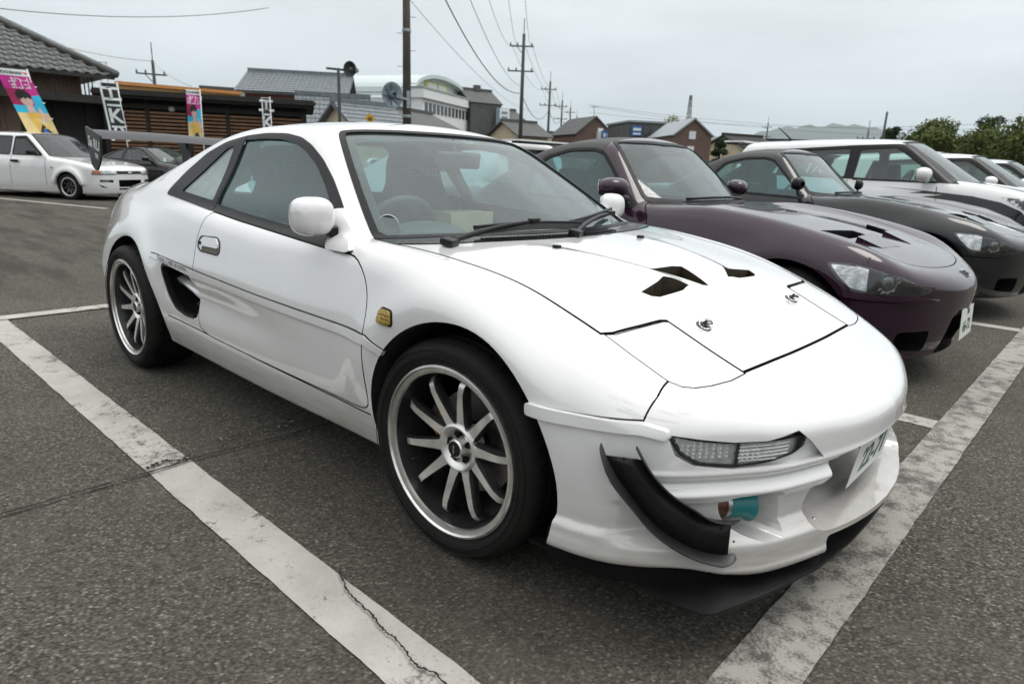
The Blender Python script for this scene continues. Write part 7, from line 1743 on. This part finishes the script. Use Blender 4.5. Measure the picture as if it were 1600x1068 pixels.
# ---- banners
def banner(az, d, zb, zt_, w, lean, kind, label):
    root = empty('banner', at(az, d), 0, label, 'banner', 'upright banners in front of the buildings'); root.rotation_euler = (0, 0, R(az))
    H = zt_-zb; nu, nv = 8, 18
    # local: x away from viewer, -y to the viewer's right
    def q(u, v, off=0.0): return Vector((-off+.05*math.sin(2.2*u+1.3)*math.sin(5*v+az), -(u*w)-lean*(1-v)*H, zb+v*H-.04*w*u*(1-u)))
    def sheet(name, u0, u1, v0, v1, mat, off, par=root, nu=6, nv=10):
        V = [q(u0+(u1-u0)*i/nu, v0+(v1-v0)*j/nv, off) for j in range(nv+1) for i in range(nu+1)]
        return link(name, mesh_from(V, [(j*(nu+1)+i, j*(nu+1)+i+1, (j+1)*(nu+1)+i+1, (j+1)*(nu+1)+i) for j in range(nv) for i in range(nu)], 'b', True), mat, par)
    def poly(name, pts, mat, off, par):
        P = [q(u, v, off) for u, v in pts]; t = tessellate_polygon([[Vector((u, v, 0)) for u, v in pts]]); return link(name, mesh_from(P, [tuple(k) for k in t]), mat, par)
    def txt(name, s_, u, v, size, mat, par, off=.008, mirror=True, bold=0.0):
        me = text_mesh(s_, size, 0, bold=bold); co = mco(me); sg = -1 if mirror else 1
        me.vertices.foreach_set('co', np.array([q(u+sg*c[0]/w, v+c[1]/H, off) for c in co], np.float32).ravel()); me.update(); return link(name, me, mat, par)
    MB().tube([q(1.03, 0)+Vector((0, 0, -zb)), q(1.03, 1.03)], .014, 6).build('banner_pole', M_WALLW, root, smooth=True)
    MB().tube([q(-.02, 1.0), q(1.05, 1.0)], .010, 6).build('top_rod', M_WALLW, root)
    for v in (.75, .5, .25): MB().beam(q(.98, v), q(1.06, v), .02, .03).build('loop', M_WALLW, root)
    if kind == 'photo':
        c = sheet('cloth', 0, 1, 0, 1, M_BPINK, 0)
        sheet('header', 0, 1, .905, 1, M_SIGNW, .003, c); txt('header_lettering', 'HANKOOK', .42, .952, .088, M_INK, c, bold=.003)
        poly('header_mark', [(.78, .975), (.95, .965), (.92, .925), (.85, .95)], M_BRED, .006, c)
        txt('slogan', 'トイは、', .52, .835, .13, M_SIGNW, c, bold=.004); txt('slogan', 'にした', .55, .745, .13, M_SIGNW, c, bold=.004)
        sheet('lower_red', 0, .62, .44, .70, M_BRED2, .002, c)
        sheet('blue_ground', 0, 1, .30, .45, M_BCYAN, .003, c); poly('blue_ground', [(.70, .44), (.72, .60), (1, .62), (1, .44)], M_BCYAN, .003, c)
        sheet('yellow_ground', 0, 1, 0, .33, M_BYEL, .004, c)
        oval = lambda cu, cv, ru, rv, n=16: [(cu+ru*math.cos(2*math.pi*i/n), cv+rv*math.sin(2*math.pi*i/n)) for i in range(n)]
        poly('figure_hair', oval(.47, .60, .24, .10), M_BHAIR, .006, c); poly('figure_face', oval(.50, .52, .19, .085), M_BSKIN, .008, c); poly('figure_neck', [(.42, .46), (.60, .46), (.64, .33), (.38, .33)], M_BSKIN, .007, c)
        poly('figure_fringe', [(.30, .60), (.68, .60), (.66, .55), (.56, .58), (.50, .545), (.44, .58), (.36, .54)], M_BHAIR, .010, c)
        poly('figure_hand', [(.78, .20), (.90, .20), (.86, .36), (.78, .43), (.72, .38)], M_BSKIN, .009, c); poly('dress', [(.30, .33), (.75, .34), (.85, .10), (.40, .05)], M_BYEL2, .006, c)
        poly('tent_shape', [(.40, 0), (.62, .16), (.86, 0)], M_BHAIR, .010, c); poly('tent_opening', [(.50, 0), (.63, .10), (.76, 0)], M_BLUES, .012, c)
    else:
        c = sheet('cloth', 0, 1, 0, 1, M_INK, 0)
        for u0, u1 in ((0, .12), (.95, 1)): sheet('white_edge', u0, u1, 0, 1, M_SIGNW, .003, c, 2)
        for v in (.60, .22): sheet('white_bar', .2, 1, v, v+.035, M_SIGNW, .004, c, 4, 2)
        for s_, v in (('エ', .80), ('K', .42), ('ハ', .09)): txt('lettering', s_, .55, v, .50, M_SIGNW, c, mirror=False, bold=.012)
M_BPINK = flat_mat('banner_pink', (0.52, 0.03, 0.26), 0.8, var=0.15); M_BRED = flat_mat('banner_red', (0.62, 0.07, 0.10), 0.8, var=0.05); M_BRED2 = flat_mat('banner_crimson', (0.32, 0.02, 0.09), 0.8, var=0.1)
M_BCYAN = flat_mat('banner_cyan', (0.03, 0.45, 0.66), 0.8, var=0.08); M_BYEL = flat_mat('banner_pale_yellow', (0.66, 0.52, 0.24), 0.8, var=0.1); M_BYEL2 = flat_mat('banner_yellow', (0.66, 0.42, 0.08), 0.8, var=0.1)
M_BSKIN = flat_mat('print_skin', (0.62, 0.42, 0.37), 0.8, var=0.06); M_BHAIR = flat_mat('print_dark_hair', (0.02, 0.018, 0.018), 0.8, var=0.1)
banner(169.3, 20.5, zt(20.5, 1.0), zt(20.5, 4.95), .62, .33, 'photo', 'leaning pink, blue and yellow photo banner at the far left')
banner(158.05, 22.5, zt(22.5, 1.2), zt(22.5, 4.55), .36, -.02, 'photo', 'narrow pink and yellow photo banner in front of the louvres')
banner(163.55, 21.5, zt(21.5, .8), zt(21.5, 4.60), .42, .10, 'kana', 'black banner with big white letters between the photo banners')
banner(152.85, 22.8, zt(22.8, 1.2), zt(22.8, 4.35), .24, .01, 'kana', 'thin twisted black and white banner near the end of the louvres')

# ---- trees and shrubs
def leaf_mat(name, a, b):
    n = NT(name); v = n.tc(); n.set(Roughness=0.75)
    n.base(n.ramp(n.noise(v, 1.1, 4, 0.7), [(0.35, a), (0.65, b)])); n.b.inputs['Specular IOR Level'].default_value = 0.25
    return n.m
M_LEAF = leaf_mat('leaf_green', (0.030, 0.050, 0.010), (0.105, 0.130, 0.028)); M_LEAFY = leaf_mat('leaf_yellow_green', (0.06, 0.075, 0.012), (0.20, 0.19, 0.03)); M_LEAFD = leaf_mat('leaf_dark', (0.010, 0.026, 0.010), (0.035, 0.060, 0.020)); M_BARK = flat_mat('bark', (0.06, 0.045, 0.035), 0.9, var=0.3)
def tree(az, d, el_top, wid, label, mat, base=.12, n=2600, leaf=.20, seed=0, name='tree', dead=0.0, lobes=9):
    rnd = random.Random(seed); H = zt(d, el_top); root = empty(name, at(az, d), 0, label, 'tree', 'trees around the car park')
    t = MB().tube([(0, 0, 0), (.05, .03, H*.35), (0, .08, H*.7)], [H*.035, H*.025, H*.01], 8)
    cl = []
    for i in range(lobes):
        a = rnd.uniform(0, 6.28); rr = rnd.uniform(.15, .62)*wid/2; z = H*(base+(1-base)*rnd.uniform(.25, .88)); s = wid*rnd.uniform(.17, .30)
        cl.append((Vector((rr*math.cos(a), rr*math.sin(a), min(z, H-s*.55))), s)); t.tube([(0, .02, H*.3), (rr*.5*math.cos(a), rr*.5*math.sin(a), (H*.35+z)/2), (rr*math.cos(a), rr*math.sin(a), z)], [H*.015, H*.01, H*.004], 5)
    cl.append((Vector((0, 0, H*.80)), wid*.22))
    t.build('trunk', M_BARK, root, smooth=True)
    V = []; F = []
    for k in range(int(n*1.8)):
        c, s = cl[rnd.randrange(len(cl))]
        v = Vector((rnd.gauss(0, 1), rnd.gauss(0, 1), rnd.gauss(0, 1))).normalized(); r = s*rnd.uniform(.55, 1.05)*(1+.35*noise.noise(v*2.3+c)); p = c+Vector((v.x*r*1.15, v.y*r*1.15, v.z*r*.80))
        a = Vector((rnd.gauss(0, 1), rnd.gauss(0, 1), rnd.gauss(0, 1))).normalized(); b = a.cross((v+a*.3).normalized() if abs(a.dot(v)) < .99 else UP).normalized(); l = leaf*rnd.uniform(.6, 1.35)
        i = len(V); V += [p-a*l*.5, p+b*l*.32, p+a*l*.5, p-b*l*.32]; F.append((i, i+1, i+2, i+3))
    link('crown', mesh_from(V, F), mat, root)
tree(101.7, 52, 4.15, 4.6, 'rounded green tree behind the white hatchback, left of the grove', M_LEAF, seed=3, n=3800)
tree(98.9, 56, 3.75, 4.8, 'yellow green bushy tree in the middle of the right grove', M_LEAF, seed=4, n=3800)
tree(98.6, 66, 4.35, 2.0, 'small dark treetop sticking out above the grove', M_LEAFD, seed=5, n=900, base=.7, lobes=4)
tree(96.2, 50, 4.35, 6.4, 'large dense tree at the right edge', M_LEAFY2 if 'M_LEAFY2' in globals() else M_LEAF, seed=6, n=5200)
tree(93.6, 52, 4.5, 6.5, 'dense tree cut by the right edge', M_LEAF, seed=7, n=4200)
tree(100.2, 62, 3.2, 4.0, 'low bushy tree between the rounded tree and the grove', M_LEAF, seed=8, n=2400)
tree(104.5, 80, 3.7, 1.9, 'small palm like tree behind the hatchback roof', M_LEAFD, seed=9, n=700, base=.72, lobes=5, leaf=.30)
tree(116.4, 66, 3.05, 1.9, 'dark bush beside the brick house', M_LEAFD, seed=10, n=1300, base=.0, name='bush')
tree(114.2, 60, 2.0, 3.4, 'low green hedge bush in front of the black roofed house', M_LEAF, seed=12, n=1400, base=.0, name='bush')
tree(119.9, 90, 4.35, 4.2, 'yellowish tree behind the dark shop', M_LEAFY, seed=11, n=1500, base=.45)
# grass bank far behind the poles
gb = MB(); fr = Frame(at(131, 130), at(125, 130)); fr.box(gb, 0, fr.L, 0, 12, 0, zt(130, 2.55)); tag(gb.build('grass_bank', M_LEAFY, None), kind='structure')
# white fence posts under the louvres
for i, az in enumerate((160.6, 159.9, 153.9, 150.8)):
    o = at(az, 21.5); tag(link('marker_post', MB().tube([(0, 0, 0), (0, 0, .95)], .035, 8).mesh('p', True), M_SIGNW, None, o), ('leftmost', 'second', 'third', 'rightmost')[i]+' of the short white posts below the louvres', 'post', 'white posts')
# ---- hills
def hills():
    V = []; n = 160; d0 = 12000
    for i in range(n+1):
        az = 150-i*(150-70)/n; x = i/n
        e_ = 1.35+2.35*math.exp(-((az-108.5)/6.5)**2)+1.2*math.exp(-((az-120)/7)**2)+1.5*math.exp(-((az-94)/9)**2)+.9*math.exp(-((az-134)/8)**2)+.35*noise.noise(Vector((az*.35, 1, 0)))+.15*noise.noise(Vector((az*1.3, 5, 0)))
        for j, (dd, k) in enumerate(((d0-2000, 0), (d0-1000, .55), (d0, 1.0), (d0+1500, .7), (d0+3000, 0))):
            z = max(0, zt(d0, e_)*k*(1+.15*noise.noise(Vector((az*.9, j*2.1, 3))))); V.append(at(az, dd, z-.5 if k == 0 else z))
    F = [(i*5+j, i*5+j+1, (i+1)*5+j+1, (i+1)*5+j) for i in range(n) for j in range(4)]
    tag(link('hills', mesh_from(V, F, 'hills', True), M_HILL), kind='structure')
M_HILL = flat_mat('wooded_hill', (0.045, 0.065, 0.045), 0.9, var=0.3, vscale=.002)
hills()
# ---- haze
hz = MB().bbox((-17500, -17500, -1.0), (17500, 17500, 1150)).build('haze', None); tag(hz, kind='stuff')
hm = bpy.data.materials.new('haze_air'); hm.use_nodes = True; hm.node_tree.nodes.clear()
ho = hm.node_tree.nodes.new('ShaderNodeOutputMaterial'); hv = hm.node_tree.nodes.new('ShaderNodeVolumePrincipled'); hv.inputs['Color'].default_value = (0.80, 0.90, 0.96, 1); hv.inputs['Density'].default_value = 0.00005; hv.inputs['Anisotropy'].default_value = 0.2
hm.node_tree.links.new(hv.outputs[0], ho.inputs['Volume']); hz.data.materials.append(hm)

# ---- unseen blocks added behind the camera, only to darken reflections in paint and glass
b1, bf1, bp1 = block('reflection_block', 'long grey block added outside the frame to darken the coupe flank reflections', Vector((24, -34, 0)), Vector((-34, -34, 0)), 10, 6.5, M_DGREY, cap=M_GALV, group='unseen blocks added for reflections')
b2, bf2, bp2 = block('reflection_block', 'cream block added outside the frame to be mirrored in the coupe nose', Vector((36, -16, 0)), Vector((36, 30, 0)), 10, 5.5, M_CREAM, cap=M_DGREY, group='unseen blocks added for reflections')
# ------------------------------------------------------------------ cracks in the paving
crack([(-1.07, -3.2), (-1.068, -2.4), (-1.066, -1.66), (-1.066, -1.21), (-1.075, -1.06), (-1.05, -.76), (-1.045, -.52), (-1.03, -.2), (-1.04, .6)], .0062, 3, .0015)
crack([(-1.10, -1.235), (-1.12, -1.17), (-1.09, -1.12), (-1.115, -1.085)], .010, 4, .008)
crack([(-1.17, -.955), (-1.18, -.79), (-1.155, -.665), (-1.135, -.59)], .0035, 5, .010)
crack([(-1.15, -.955), (-.965, -.962), (-.838, -1.015)], .0014, 6, .006)
crack([(-.123, -1.085), (-.023, -1.121), (.089, -1.131), (.157, -1.143), (.218, -1.143), (.299, -1.161), (.371, -1.15), (.6, -1.20), (.95, -1.22)], .0028, 7, .0025)
rnd = random.Random(5)
for i in range(14):
    t = rnd.random(); p = Vector((-1.175, -.93, 0)).lerp(Vector((-1.14, -.60, 0)), t)+Vector((rnd.uniform(-.02, .02), rnd.uniform(-.02, .02), .013)); r = rnd.uniform(.003, .007)
    if i > 8: p = Vector((-1.10+rnd.uniform(-.03, .03), -1.13+rnd.uniform(-.06, .06), .014)); r = rnd.uniform(.004, .009)
    n = 6; V = [p+Vector((r*rnd.uniform(.6, 1.2)*math.cos(2*math.pi*k/n), r*rnd.uniform(.6, 1.2)*math.sin(2*math.pi*k/n), 0)) for k in range(n)]
    V2 = [v*1.0+Vector((0, 0, .002)) for v in V]
    tag(link('concrete_chip', mesh_from(V+V2, [tuple(range(n, 2*n))]+[(k, (k+1) % n, n+(k+1) % n, n+k) for k in range(n)]), M_CHIP), kind='structure')
bpy.data.scenes.remove(TMP)
